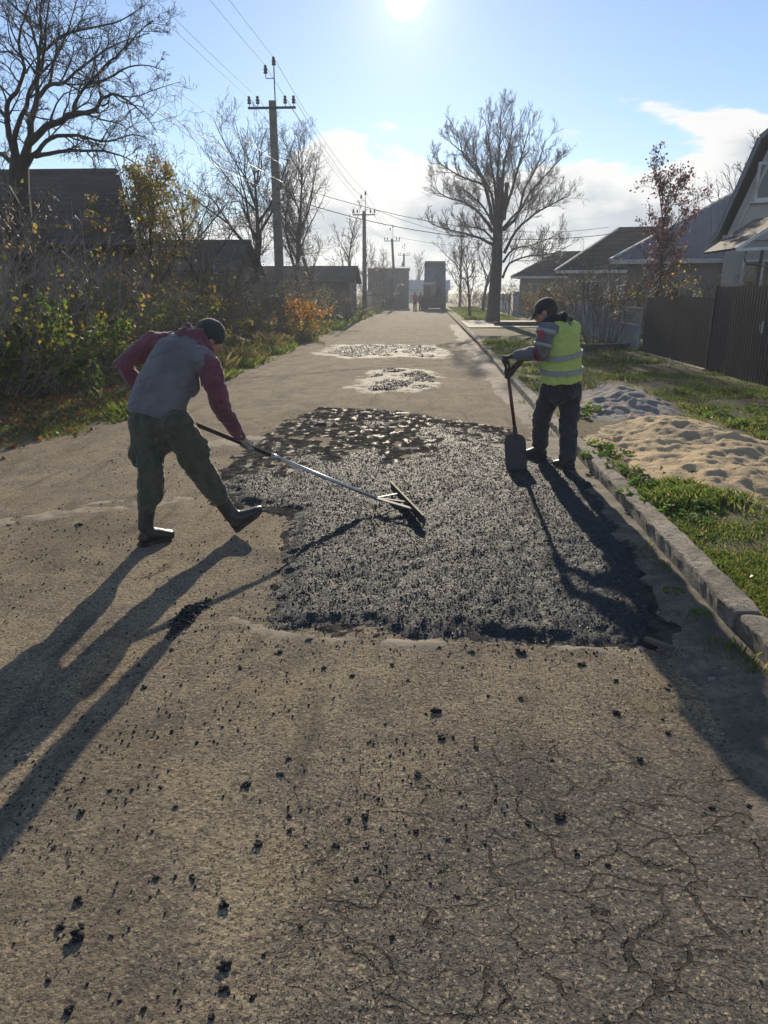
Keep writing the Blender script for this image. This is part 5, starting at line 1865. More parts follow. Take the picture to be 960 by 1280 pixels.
p1 = D(341, 122, 28.0)
P1 = Vector((p1.x - 0.02, 28.0, 0.1))
pole1, E1 = pole('tall concrete utility pole nearest the viewer on the left, before the bare trees', P1, p1.z - 0.1, thick=0.15, S=1.0)
hard = []
for k, (zz, dx) in enumerate(((5.75, 0.34), (5.55, -0.36), (5.2, 0.30), (5.0, -0.34), (4.72, 0.36), (4.55, -0.3))):
    hk = MB().tube([(0, -0.12, zz), (dx * 0.8, -0.14, zz - 0.03), (dx, -0.14, zz + 0.04)], 0.012, 6).build('hook', M_STEEL, pole1)
    insulator(MB(), (dx, -0.14, zz + 0.08), 0.8).build('insulator', M_WHITEPORC, hk, smooth=True)
    hard.append(P1 + Vector((dx, -0.14, zz + 0.2)))
p2 = D(456, 262, 54.0)
P2 = Vector((p2.x - 0.05, 54.0, 0.1))
pole2, E2 = pole('second utility pole on the left, before the grey flat block', P2, p2.z - 0.1, thick=0.145, S=0.95)
p3 = D(490, 297, 82.0)
P3 = Vector((p3.x + 0.45, 82.0, 0.0))
pole3, E3 = pole('third utility pole, leaning left above the grey flat block', P3, p3.z, lean=(-0.45, 0), thick=0.15)
p4 = D(505, 316, 112.0)
P4 = Vector((p4.x, 112.0, 0.0))
pole4, E4 = pole('farthest utility pole, left of the truck', P4, p4.z, thick=0.16)
MB().bar((-1.6, 0, 1.0), (-0.1, 0, p4.z - 1.2), 0.2, 0.2).build('strut', M_CONCRETE, pole4)


def wire(label, a, b, sag, r=0.008, group=None):
    a, b = Vector(a), Vector(b)
    pts = []
    for i in range(19):
        t = i / 18
        p = a.lerp(b, t)
        p.z -= sag * 4 * t * (1 - t)
        pts.append(tuple(p))
    o = MB().tube(pts, r, 4, False).build('power_line', M_WIRE, None, smooth=True)
    return tag(o, label, 'power line', group)


wn_ = ['left end of the crossarm', 'second insulator of the crossarm', 'third insulator of the crossarm', 'right end of the crossarm', 'top insulator', 'upper side insulator']
for k in range(6):
    e0 = E1[k] + Vector((0.0, -40, 0.1))
    if k in (0, 1, 4, 5):
        wire('overhead wire from the front pole, %s, towards the viewer' % wn_[k], e0, E1[k], 0.55, 0.006)
    wire('overhead wire from the front pole to the second, %s' % wn_[k], E1[k], E2[k], 0.45, 0.008)
    wire('overhead wire from the second pole to the third, %s' % wn_[k], E2[k], E3[k], 0.45, 0.010)
for k, hpos in enumerate(hard[:4]):
    wire('lower wire from hook %s of the front pole towards the viewer' % ('one', 'two', 'three', 'four')[k], hpos + Vector((0, -40, 0.15)), hpos, 0.5, 0.006)
wire('service cable from the front pole across the lane to the metal roof', hard[4], (9.0, 31.0, 4.2), 0.9, 0.012)
wire('thin service cable from the front pole across the lane to the dark roof', hard[2], (9.5, 41.0, 5.0), 0.8, 0.010)
wire('service cable from the second pole across the lane to the farther dark roof', E2[3], (9.0, 52.0, 4.4), 0.5, 0.012)
wire('service cable from the third pole across the lane', E3[3], (14.0, 78.0, 6.0), 0.5, 0.014)

# ================================================================ MACHINES AT THE END OF THE LANE
M_TRUCKBLUE = simple('blue_grey_steel', (0.10, 0.125, 0.155), (0.075, 0.095, 0.12), 1.0, 0.55)
M_CABRED = simple('dull_maroon_paint', (0.06, 0.020, 0.022), (0.04, 0.016, 0.018), 1.5, 0.5)
M_BLACK = simple('black_rubber', (0.022, 0.021, 0.021), (0.035, 0.032, 0.03), 5, 0.8)
M_MACHINE = simple('dark_machine_paint', (0.022, 0.021, 0.022), (0.015, 0.014, 0.014), 2, 0.55)
M_REDLENS = simple('red_lens', (0.35, 0.03, 0.02), (0.25, 0.02, 0.015), 5, 0.3)


def wheel(parent, x, y, r, w):
    o = MB().lathe((x - w / 2, y, r), [(r * 0.55, 0.0), (r * 0.92, 0.0), (r, w * 0.15), (r, w * 0.85), (r * 0.92, w), (r * 0.55, w)], 22, (1, 0, 0)).build('wheel', M_BLACK, parent, smooth=False)
    MB().lathe((x - w / 2 - 0.004, y, r), [(0.05, 0.02), (r * 0.3, 0.0), (r * 0.5, 0.03), (r * 0.54, w + 0.008 - 0.03), (r * 0.3, w + 0.008), (0.05, w)], 16, (1, 0, 0)).build('rim', M_GREYPAINT, o)
    return o


tk = thing('dump_truck', 'blue-grey dump truck with its bed raised at the end of the lane', 'truck', (0.70, 76.5, 0.0))
MB().box(-1.0, 1.0, 0.3, 6.4, 0.75, 1.0).box(-0.45, 0.45, -0.2, 6.0, 0.55, 0.75).build('chassis', M_MACHINE, tk)
ca, sa = math.cos(R(47)), math.sin(R(47))


def tip(x, s, h):
    return (x, 0.2 + s * ca - h * sa, 1.15 + s * sa + h * ca)


bd = MB()
Lb, hb = 4.3, 0.75
for (x0, x1, s0, s1, h0, h1) in ((-1.08, 1.08, 0, Lb, 0, 0.08), (-1.08, -1.0, 0, Lb, 0.08, hb), (1.0, 1.08, 0, Lb, 0.08, hb), (-1.08, 1.08, Lb, Lb + 0.07, 0, hb)):
    bd.solid([tip(x0, s0, h0), tip(x1, s0, h0), tip(x1, s1, h0), tip(x0, s1, h0), tip(x0, s0, h1), tip(x1, s0, h1), tip(x1, s1, h1), tip(x0, s1, h1)])
bed = bd.build('dump_bed', M_TRUCKBLUE, tk)
for k in range(5):
    s = 0.35 + k * 0.9
    for sx in (-1, 1):
        MB().solid([tip(sx * 1.09 - 0.03, s, 0), tip(sx * 1.09 + 0.03, s, 0), tip(sx * 1.09 + 0.03, s + 0.1, 0), tip(sx * 1.09 - 0.03, s + 0.1, 0), tip(sx * 1.09 - 0.03, s, hb), tip(sx * 1.09 + 0.03, s, hb), tip(sx * 1.09 + 0.03, s + 0.1, hb), tip(sx * 1.09 - 0.03, s + 0.1, hb)]).build('bed_rib', M_TRUCKBLUE, bed)
MB().tube([(0, 2.0, 0.9), (0, 1.55, 3.0)], 0.09).build('hoist', M_GALV, tk)
cb_ = MB().box(-1.05, 1.05, 4.6, 6.5, 1.0, 2.65).build('cab', M_TRUCKBLUE, tk, bevel=0.1)
MB().box(-0.8, 0.8, 4.57, 4.598, 1.75, 2.35).build('rear_window', M_PANE, cb_)
for y_ in (0.9, 2.1, 5.4):
    for sx in (-0.85, 0.85):
        wheel(tk, sx, y_, 0.5, 0.32)
for sx in (-0.8, 0.8):
    MB().box(sx - 0.13, sx + 0.13, -0.24, -0.205, 0.60, 0.72).build('tail_light', M_REDLENS, tk)

bh = thing('backhoe_loader', 'dark backhoe loader seen from behind in front of the dump truck', 'backhoe', (0.60, 72.5, 0.0))
MB().box(-0.55, 0.55, 0.2, 3.2, 0.55, 1.15).box(-1.05, 1.05, -0.15, 0.1, 0.35, 0.75).build('chassis', M_MACHINE, bh, bevel=0.04)
cbm = MB()
for sx in (-1, 1):
    for y_ in (0.35, 1.75):
        cbm.box(sx * 0.66 - 0.05 - 0.35, sx * 0.66 + 0.05 - 0.35, y_ - 0.05, y_ + 0.05, 1.1, 2.5)
cbm.box(-1.08, 0.40, 0.25, 1.85, 1.05, 1.45)
cbx = cbm.build('cab', M_CABRED, bh)
MB().box(-1.10, 0.42, 0.15, 1.95, 2.5, 2.62).build('cab_roof', M_WHITE, cbx, bevel=0.03)
MB().box(-0.95, 0.25, 0.38, 0.395, 1.5, 2.45).build('window', M_PANE, cbx)
MB().box(-0.9, -0.4, 0.15, 0.24, 1.15, 2.3).build('side_panel', M_CABRED, cbx)
# boom folded up behind the cab
bm = MB().bar((0.25, -0.1, 0.75), (0.40, -0.55, 2.1), 0.30, 0.32).bar((0.40, -0.55, 2.1), (0.22, -0.25, 3.25), 0.26, 0.30).bar((0.22, -0.30, 3.3), (0.62, -0.95, 2.1), 0.24, 0.26).bar((0.62, -0.95, 2.1), (0.75, -1.05, 1.3), 0.22, 0.24)
bo = bm.build('boom', M_MACHINE, bh, bevel=0.03)
MB().tube([(0.45, -0.3, 1.2), (0.55, -0.75, 2.3)], 0.06).build('hydraulic_ram', M_GALV, bo)
k_ = MB()
k_.solid([(0.35, -1.45, 0.55), (1.1, -1.45, 0.55), (1.1, -0.95, 0.45), (0.35, -0.95, 0.45), (0.35, -1.35, 1.35), (1.1, -1.35, 1.35), (1.1, -1.0, 1.4), (0.35, -1.0, 1.4)])
for i in range(5):
    k_.box(0.37 + i * 0.16, 0.43 + i * 0.16, -1.47, -1.40, 0.38, 0.56)
k_.build('bucket', M_MACHINE, bh)
for sx in (-0.95, 0.95):
    wheel(bh, sx, 0.75, 0.72, 0.45)
    wheel(bh, sx * 0.92, 2.9, 0.45, 0.32)
    lg = MB().bar((sx * 0.95, -0.1, 0.7), (sx * 1.15, -0.15, 0.05), 0.14, 0.14).box(sx * 1.15 - 0.2, sx * 1.15 + 0.2, -0.35, 0.1, 0.0, 0.05).build('stabiliser', M_MACHINE, bh)
ldr = MB().box(-1.1, 1.1, 4.0, 4.7, 0.15, 0.9).build('loader_bucket', M_MACHINE, bh)

# ================================================================ PEOPLE AND TOOLS
def V3(p):
    return Vector(p)


class Sculpt:
    """limbs and masses that a voxel remesh fuses into one continuous surface"""

    def __init__(self):
        self.v, self.f = [], []

    def loft(self, pts, radii, side=(1, 0, 0), k=20, round_ends=True):
        pts = [V3(p) for p in pts]
        radii = [(r, r) if not hasattr(r, '__len__') else r for r in radii]
        n = len(pts)
        tan = [(pts[min(i + 1, n - 1)] - pts[max(i - 1, 0)]).normalized() for i in range(n)]
        rings = []
        if round_ends:
            for a in (80, 55, 28):
                s, c = math.sin(R(a)), math.cos(R(a))
                m_ = min(radii[0])
                rings.append((pts[0] - tan[0] * m_ * s, tan[0], (radii[0][0] * c, radii[0][1] * c)))
        rings += [(pts[i], tan[i], radii[i]) for i in range(n)]
        if round_ends:
            for a in (28, 55, 80):
                s, c = math.sin(R(a)), math.cos(R(a))
                m_ = min(radii[-1])
                rings.append((pts[-1] + tan[-1] * m_ * s, tan[-1], (radii[-1][0] * c, radii[-1][1] * c)))
        b = len(self.v)
        side = V3(side)
        for p, t, (ra, rb) in rings:
            u = (side - t * side.dot(t))
            if u.length < 1e-3:
                u = t.orthogonal()
            u.normalize()
            w = t.cross(u)
            for j in range(k):
                a = 2 * math.pi * j / k
                self.v.append(tuple(p + u * (math.cos(a) * ra) + w * (math.sin(a) * rb)))
        m_ = len(rings)
        for i in range(m_ - 1):
            for j in range(k):
                j2 = (j + 1) % k
                self.f.append((b + i * k + j, b + i * k + j2, b + (i + 1) * k + j2, b + (i + 1) * k + j))
        self.f.append(tuple(b + j for j in range(k))[::-1])
        self.f.append(tuple(b + (m_ - 1) * k + j for j in range(k)))
        return self

    def ball(self, c, r, x=(1, 0, 0), z=(0, 0, 1), k=18):
        """ellipsoid with radii r along axes x, y, z"""
        c, x, z = V3(c), V3(x).normalized(), V3(z)
        z = (z - x * z.dot(x)).normalized()
        y = z.cross(x)
        b = len(self.v)
        m_ = 11
        for i in range(m_):
            th = math.pi * (i + 0.5) / m_
            for j in range(k):
                a = 2 * math.pi * j / k
                self.v.append(tuple(c + x * (r[0] * math.sin(th) * math.cos(a)) + y * (r[1] * math.sin(th) * math.sin(a)) + z * (r[2] * math.cos(th))))
        for i in range(m_ - 1):
            for j in range(k):
                j2 = (j + 1) % k
                self.f.append((b + i * k + j, b + (i + 1) * k + j, b + (i + 1) * k + j2, b + i * k + j2))
        self.f.append(tuple(b + j for j in range(k)))
        self.f.append(tuple(b + (m_ - 1) * k + j for j in range(k))[::-1])
        return self

    def fuse(self, name, mat, parent, origin, voxel=0.009, smooth=6, folds=(), cut=None):
        """folds: (texture size, strength) pairs of cloth relief"""
        me = bpy.data.meshes.new(name)
        me.from_pydata([tuple(V3(p) - V3(origin)) for p in self.v], [], self.f)
        o = bpy.data.objects.new(name, me)
        C.objects.link(o)
        m_ = o.modifiers.new('fuse', 'REMESH')
        m_.mode = 'VOXEL'
        m_.voxel_size = voxel
        s = o.modifiers.new('soft', 'SMOOTH')
        s.factor = 0.5
        s.iterations = smooth
        for q, (size, strength) in enumerate(folds):
            tx = bpy.data.textures.new('folds', 'CLOUDS')
            tx.noise_scale = size
            tx.noise_depth = 3
            dm = o.modifiers.new('fold', 'DISPLACE')
            dm.texture = tx
            dm.texture_coords = 'LOCAL'
            dm.strength = strength
            dm.mid_level = 0.5
        dg = bpy.context.evaluated_depsgraph_get()
        out = bpy.data.meshes.new_from_object(o.evaluated_get(dg))
        bpy.data.objects.remove(o)
        out.name = name
        if cut:
            cut(out)
        out.polygons.foreach_set('use_smooth', np.ones(len(out.polygons), bool))
        out.materials.clear()
        return link(name, out, mat, parent)


M_SKIN = simple('skin', (0.42, 0.24, 0.17), (0.36, 0.19, 0.13), 14, 0.55, 0.15, 120)
M_HAIR = simple('short_hair', (0.045, 0.036, 0.03), (0.03, 0.025, 0.02), 40, 0.7, 0.5, 200)
M_HOODIE = simple('maroon_fleece', (0.190, 0.070, 0.095), (0.135, 0.050, 0.070), 9, 0.95, 0.5, 160, spec=0.15)
m = NT('grey_quilted_vest')
c = m.mix(m.step(m.noise(7, 4), 0.35, 0.65), (0.160, 0.150, 0.158), (0.120, 0.112, 0.120))
m.set('Base Color', c)
m.set('Roughness', 0.8)
m.set('Specular IOR Level', 0.3)
qw = m.wave(2.55, 0.7, 'Z', co=m.mapped((1, 1, 1), (0, R(17), 0)), detail=1)
m.bump(m.step(qw, 0.0, 0.16), 0.6, 0.008)
m.bump(m.noise(45, 4, 0.6), 0.45, 0.008)
m.bump(m.noise(300, 2), 0.3, 0.002)
M_VEST = m.m
m = NT('dark_camouflage')
f1 = m.step(m.noise(9, 3, co=m.mapped((1, 1, 0.7))), 0.47, 0.50)
f2 = m.step(m.noise(14, 3, co=m.mapped((1.3, 1, 0.8), (0.4, 0, 0.7))), 0.54, 0.57)
c = m.mix(f1, (0.078, 0.080, 0.056), (0.060, 0.065, 0.046))
c = m.mix(f2, c, (0.090, 0.086, 0.062))
m.set('Base Color', c)
m.set('Roughness', 0.9)
m.set('Specular IOR Level', 0.2)
m.bump(m.noise(40, 4, 0.6), 0.5, 0.008)
M_CAMO = m.m
M_BOOT = simple('black_boot_leather', (0.018, 0.017, 0.017), (0.032, 0.029, 0.026), 14, 0.45, 0.6, 45)
M_SOLE = simple('boot_sole_rubber', (0.02, 0.019, 0.018), (0.06, 0.052, 0.042), 20, 0.9, 0.4, 60)
m = NT('knit_wool')
m.set('Base Color', m.mix(m.noise(40, 3), (0.022, 0.030, 0.032), (0.038, 0.046, 0.048)))
m.set('Roughness', 0.95)
m.bump(m.wave(28, 0.5, 'X', detail=1), 0.6, 0.006)
m.bump(m.noise(200, 3), 0.5, 0.003)
M_KNIT = m.m
M_GLOVE = simple('pale_work_glove', (0.44, 0.42, 0.38), (0.28, 0.26, 0.23), 18, 0.9, 0.5, 150)
M_GLOVED = simple('dark_work_glove', (0.06, 0.045, 0.038), (0.035, 0.028, 0.025), 18, 0.85, 0.5, 150)
m = NT('hi_vis_fabric')
c = m.mix(m.step(m.noise(5, 4), 0.3, 0.7), (0.74, 0.86, 0.26), (0.64, 0.77, 0.20))
c = m.mix(m.step(m.noise(11, 4), 0.62, 0.76, 0.0, 0.5), c, (0.32, 0.37, 0.13))
m.set('Base Color', c)
m.set('Roughness', 0.75)
m.bump(m.noise(16, 4, 0.6), 0.6, 0.03)
tr = m.n.new('ShaderNodeBsdfTranslucent')
m.l.new(c, tr.inputs[0])
mx = m.n.new('ShaderNodeMixShader')
mx.inputs[0].default_value = 0.35
m.l.new(m.b.outputs[0], mx.inputs[1])
m.l.new(tr.outputs[0], mx.inputs[2])
m.l.new(mx.outputs[0], m.out.inputs[0])
M_HIVIS = m.m
M_REFLECT = simple('grey_reflective_tape', (0.33, 0.34, 0.35), (0.27, 0.28, 0.29), 20, 0.45, metallic=0.2)
M_JACKET = simple('grey_work_jacket', (0.155, 0.158, 0.172), (0.11, 0.112, 0.124), 8, 0.85, 0.4, 100, spec=0.25)
M_JACKETRED = simple('maroon_panels', (0.20, 0.035, 0.045), (0.14, 0.028, 0.035), 8, 0.85)
M_HOOD = simple('black_hood', (0.028, 0.028, 0.032), (0.02, 0.02, 0.023), 8, 0.9, 0.4, 100, spec=0.2)
M_NAVY = simple('dark_navy_trousers', (0.046, 0.048, 0.058), (0.033, 0.034, 0.041), 7, 0.9, 0.5, 60, spec=0.2)
M_CAP = simple('black_cap', (0.024, 0.024, 0.028), (0.018, 0.018, 0.02), 10, 0.85, 0.4, 120)
M_RED = simple('red_print', (0.55, 0.04, 0.05), (0.45, 0.03, 0.04), 6, 0.7)
M_ALU = simple('aluminium_tube', (0.50, 0.52, 0.54), (0.40, 0.42, 0.44), 6, 0.42, metallic=0.7)
M_DULL = simple('dull_tarred_steel', (0.17, 0.165, 0.155), (0.075, 0.072, 0.068), 18, 0.7, 0.3, 80, spec=0.2)
M_REDSHAFT = simple('dark_red_shaft', (0.16, 0.028, 0.03), (0.11, 0.02, 0.022), 6, 0.45)
M_SHOVEL = simple('black_shovel_steel', (0.018, 0.018, 0.020), (0.030, 0.028, 0.026), 6, 0.6, 0.2, 60)
M_YELLOWEDGE = simple('worn_brass_edge', (0.22, 0.20, 0.11), (0.12, 0.11, 0.07), 9, 0.75, spec=0.15)

for q_ in (M_HOODIE, M_VEST, M_CAMO, M_KNIT, M_JACKET, M_NAVY, M_HOOD, M_CAP):
    pb = next(n for n in q_.node_tree.nodes if n.type == 'BSDF_PRINCIPLED')
    pb.inputs['Sheen Weight'].default_value = 0.5
    pb.inputs['Sheen Roughness'].default_value = 0.4
    pb.inputs['Sheen Tint'].default_value = (0.8, 0.78, 0.7, 1)


def head_shape(sc, c, fwd, up, s=1.0):
    """skull, jaw, brow, nose, lips, chin and ears round the head's middle"""
    c, fwd = V3(c), V3(fwd).normalized()
    up = (V3(up) - fwd * V3(up).dot(fwd)).normalized()
    rt = fwd.cross(up)

    def at(f, r_, u):
        return c + (fwd * f + rt * r_ + up * u) * s
    sc.ball(at(-0.012, 0, 0.035), (0.076 * s, 0.096 * s, 0.088 * s), rt, up)
    sc.ball(at(0.022, 0, -0.030), (0.062 * s, 0.070 * s, 0.080 * s), rt, up)
    sc.ball(at(0.045, 0, -0.088), (0.036 * s, 0.034 * s, 0.024 * s), rt, up)
    sc.ball(at(0.070, 0, 0.022), (0.055 * s, 0.020 * s, 0.014 * s), rt, up)
    sc.loft([at(0.082, 0, 0.012), at(0.100, 0, -0.016), at(0.108, 0, -0.030)], [0.009 * s, 0.012 * s, 0.015 * s])
    for q in (-1, 1):
        sc.ball(at(0.092, q * 0.013, -0.034), (0.009 * s, 0.010 * s, 0.008 * s), rt, up)
        sc.ball(at(0.062, q * 0.040, -0.018), (0.022 * s, 0.022 * s, 0.024 * s), rt, up)
        sc.ball(at(-0.008, q * 0.078, -0.004), (0.010 * s, 0.022 * s, 0.034 * s), rt, up)
    sc.ball(at(0.082, 0, -0.055), (0.025 * s, 0.010 * s, 0.006 * s), rt, up)
    sc.ball(at(0.080, 0, -0.066), (0.022 * s, 0.010 * s, 0.007 * s), rt, up)
    return at


def face_parts(parent, origin, at):
    for q in (-1, 1):
        e = Sculpt().ball(at(0.076, q * 0.032, 0.004), (0.011, 0.011, 0.009))
        me = bpy.data.meshes.new('eye')
        me.from_pydata([tuple(V3(p) - V3(origin)) for p in e.v], [], e.f)
        link('eye', me, M_WHITE, parent)
        d = Sculpt().ball(at(0.086, q * 0.032, 0.004), (0.005, 0.005, 0.006))
        me = bpy.data.meshes.new('pupil')
        me.from_pydata([tuple(V3(p) - V3(origin)) for p in d.v], [], d.f)
        link('pupil', me, M_HAIR, parent)


def gripping_hand(sc, wrist, grip, axis, palm_side, s=1.0):
    """palm beside a shaft, four unequal fingers wrapped round it and a thumb closing against them.
    grip: middle of the grip on the shaft axis; axis: along the shaft, index finger first; palm_side: from shaft to palm"""
    wrist, g_, ax = V3(wrist), V3(grip), V3(axis).normalized()
    n = (V3(palm_side) - ax * V3(palm_side).dot(ax)).normalized()
    t = ax.cross(n)
    if (g_ - wrist).dot(t) < 0:
        t = -t
    pc = g_ + n * 0.033 * s
    sc.loft([wrist, wrist.lerp(pc, 0.55), pc - t * 0.01, pc + t * 0.022 * s], [(0.027 * s, 0.025 * s), (0.032 * s, 0.020 * s), (0.042 * s, 0.017 * s), (0.040 * s, 0.014 * s)], ax)
    for i, (off, ln) in enumerate(((0.031, 0.95), (0.010, 1.08), (-0.011, 1.0), (-0.031, 0.82))):
        b = g_ + ax * off * s
        R0 = 0.028 * s * ln
        pts = [b + n * 0.030 * s + t * 0.020 * s]
        for a in (55, 95, 140, 185, 225):
            pts.append(b + n * (R0 * math.cos(R(a))) + t * (R0 * math.sin(R(a))) + n * 0.002)
        sc.loft(pts, [0.0115 * s, 0.011 * s, 0.0105 * s, 0.010 * s, 0.0095 * s, 0.0085 * s], ax, 10)
    th = [pc + ax * 0.030 * s - t * 0.025 * s, pc + ax * 0.048 * s - t * 0.020 * s - n * 0.018 * s, g_ + ax * 0.050 * s - t * 0.026 * s, g_ + ax * 0.046 * s - t * 0.020 * s - n * 0.022 * s]
    sc.loft(th, [0.015 * s, 0.014 * s, 0.012 * s, 0.010 * s], ax, 10)


def boot(parent, origin, ankle, heel, toe, up, shaft_top, s=1.0, mat=None):
    """a laced boot: shaft, foot and sole. heel and toe are points on the sole"""
    ankle, heel, toe, up = V3(ankle), V3(heel), V3(toe), V3(up)
    fwd = (toe - heel).normalized()
    up = (up - fwd * up.dot(fwd)).normalized()
    L = (toe - heel).length
    rt = fwd.cross(up)
    sc = Sculpt()
    sc.loft([shaft_top, V3(shaft_top).lerp(ankle, 0.5), ankle, ankle - up * 0.02 + fwd * 0.004], [(0.058, 0.060), (0.052, 0.056), (0.046, 0.054), (0.045, 0.06)], rt, round_ends=False)
    def q(f, h):
        return heel + fwd * (L * f) + up * h
    sc.loft([q(0.13, 0.055), q(0.3, 0.062), q(0.5, 0.058), q(0.7, 0.046), q(0.87, 0.040), q(0.93, 0.038)], [(0.038, 0.046), (0.040, 0.055), (0.043, 0.050), (0.049, 0.038), (0.045, 0.030), (0.038, 0.026)], rt)
    sc.loft([ankle, q(0.28, 0.08), q(0.45, 0.07)], [0.05, 0.05, 0.042], rt)
    b = sc.fuse('boot', mat or M_BOOT, parent, origin, 0.008, 4, [(0.05, 0.006)])
    so = MB()
    prof = [(0.0, 0.026), (0.10, 0.040), (0.3, 0.037), (0.5, 0.040), (0.72, 0.051), (0.88, 0.045), (0.97, 0.030), (1.01, 0.010)]
    top, bot = [], []
    for f_, w_ in prof:
        lift = 0.012 * max(0, f_ - 0.72) * 4
        top.append((heel + fwd * (L * f_) + up * (0.030 + lift), w_))
        bot.append((heel + fwd * (L * f_) + up * (0.001 + lift), w_))
    o_ = V3(origin)
    for (a, wa), (c_, wc), (d, wd), (e, we) in zip(top, top[1:], bot, bot[1:]):
        so.solid([d - rt * wd - o_, d + rt * wd - o_, e + rt * we - o_, e - rt * we - o_, a - rt * wa - o_, a + rt * wa - o_, c_ + rt * wc - o_, c_ - rt * wc - o_])
    so.build('sole', M_SOLE, b)
    la = MB()
    for i in range(6):
        f_ = i / 5
        p = V3(shaft_top).lerp(ankle, 0.25 + 0.75 * f_) if i < 4 else q(0.42 + 0.09 * (i - 3), 0.105 - 0.012 * (i - 3))
        p = p + fwd * (0.056 if i < 4 else 0.0)
        la.tube([p - rt * 0.028 - o_ - fwd * 0.008, p - o_ + fwd * 0.004, p + rt * 0.028 - o_ - fwd * 0.008], 0.003, 5)
    la.build('laces', M_HOOD, b)
    return b


# ---------------------------------------------------------------- worker with the rake
o1 = G(200, 680)
O1 = (o1.x + 0.1, o1.y + 0.1, 0.0)
w1 = thing('person', 'worker in grey vest, maroon hoodie and black knit cap raking asphalt', 'person', O1)
hipL, hipR = D(182, 528, 4.74), D(222, 533, 4.68)
kneeL, ankL = D(187, 592, 4.62), D(182, 656, 4.56)
kneeR, ankR = D(252, 590, 4.78), D(289, 643, 4.83)
pel = D(202, 520, 4.74)
waist = D(205, 492, 4.78)
chest = D(222, 452, 4.90)
uback = D(232, 432, 4.96)
shL, shR = D(192, 428, 5.02), D(262, 459, 4.84)
elL, wrL = D(153, 457, 4.98), D(190, 500, 5.06)
elR, wrR = D(277, 510, 4.93), D(300, 545, 5.06)
neck = D(246, 424, 5.01)
hc = D(262, 425, 5.08)
hfwd, hup = Vector((0.72, 0.52, -0.46)), Vector((0.42, 0.20, 0.86))
side1 = (shR - shL).normalized()

# the rake: shaft line
ra, rb_ = D(478, 626, 5.42), D(188, 507, 5.02)
raxis = (ra - rb_).normalized()
gripR = rb_ + raxis * ((D(308, 556, 5.17) - rb_).dot(raxis))
gripL = rb_ + raxis * 0.05

sc = Sculpt()
at1 = head_shape(sc, hc, hfwd, hup, 1.0)
sc.loft([uback, neck, hc - V3(hup).normalized() * 0.05], [(0.075, 0.065), (0.058, 0.06), (0.056, 0.06)], side1)
sc.loft([pel, waist, chest, uback], [(0.13, 0.095), (0.13, 0.10), (0.15, 0.10), (0.12, 0.075)], side1)
for h_, k_, a_ in ((hipL, kneeL, ankL), (hipR, kneeR, ankR)):
    sc.loft([h_, h_.lerp(k_, 0.5), k_, k_.lerp(a_, 0.4), a_], [0.075, 0.065, 0.05, 0.048, 0.035])
for s_, e_, r_ in ((shL, elL, wrL), (shR, elR, wrR)):
    sc.loft([s_, s_.lerp(e_, 0.5), e_, e_.lerp(r_, 0.4), r_], [0.05, 0.045, 0.038, 0.036, 0.026])
    sc.loft([uback, s_], [0.07, 0.055])
body1 = sc.fuse('body', M_SKIN, w1, O1, 0.012, 2)
face_parts(w1, O1, at1)

# trousers, loose and gathered over the boots
sc = Sculpt()
sc.loft([D(202, 522, 4.745), D(202, 528, 4.74), D(203, 542, 4.72)], [(0.165, 0.115), (0.178, 0.138), (0.165, 0.135)], side1)
sc.ball(D(187, 534, 4.69), (0.095, 0.10, 0.11))
sc.ball(D(219, 537, 4.66), (0.092, 0.095, 0.105))
sc.loft([hipL, hipL.lerp(kneeL, 0.45), kneeL + Vector((0.012, 0, 0.03)), kneeL.lerp(ankL, 0.35) + Vector((0.022, 0.02, 0)), kneeL.lerp(ankL, 0.48) + Vector((0.012, 0, 0)), kneeL.lerp(ankL, 0.57), kneeL.lerp(ankL, 0.62)],
        [(0.115, 0.120), (0.102, 0.110), (0.085, 0.098), (0.090, 0.098), (0.084, 0.088), (0.074, 0.078), (0.062, 0.066)], side1)
sc.loft([hipR, hipR.lerp(kneeR, 0.45), kneeR, kneeR.lerp(ankR, 0.4), kneeR.lerp(ankR, 0.54), kneeR.lerp(ankR, 0.62)],
        [(0.122, 0.122), (0.108, 0.108), (0.091, 0.094), (0.081, 0.085), (0.072, 0.076), (0.062, 0.064)], side1)
# cargo pockets
sc.ball(hipL.lerp(kneeL, 0.62) + Vector((-0.075, -0.01, 0)), (0.045, 0.07, 0.085))
sc.ball(hipR.lerp(kneeR, 0.60) + Vector((0.085, 0.0, 0.03)), (0.045, 0.065, 0.085))
sc.ball(kneeL.lerp(ankL, 0.42) + Vector((0.045, -0.01, 0)), (0.055, 0.06, 0.07))
tr1 = sc.fuse('trousers', M_CAMO, w1, O1, 0.009, 4, [(0.09, 0.040), (0.032, 0.020)])

# hoodie sleeves, hem and hood
sc = Sculpt()
sc.loft([uback.lerp(shL, 0.45), shL, shL.lerp(elL, 0.5), elL + Vector((0.005, 0, 0.01)), elL.lerp(wrL, 0.45), elL.lerp(wrL, 0.9)], [0.085, 0.082, 0.074, 0.066, 0.060, 0.046], (0, 1, 0))
sc.loft([uback.lerp(shR, 0.45), shR, shR.lerp(elR, 0.5), elR, elR.lerp(wrR, 0.45), elR.lerp(wrR, 0.86), elR.lerp(wrR, 0.98)], [0.085, 0.086, 0.078, 0.068, 0.058, 0.047, 0.043], (0, 1, 0))
sc.loft([uback, neck], [(0.11, 0.09), (0.085, 0.085)], side1)
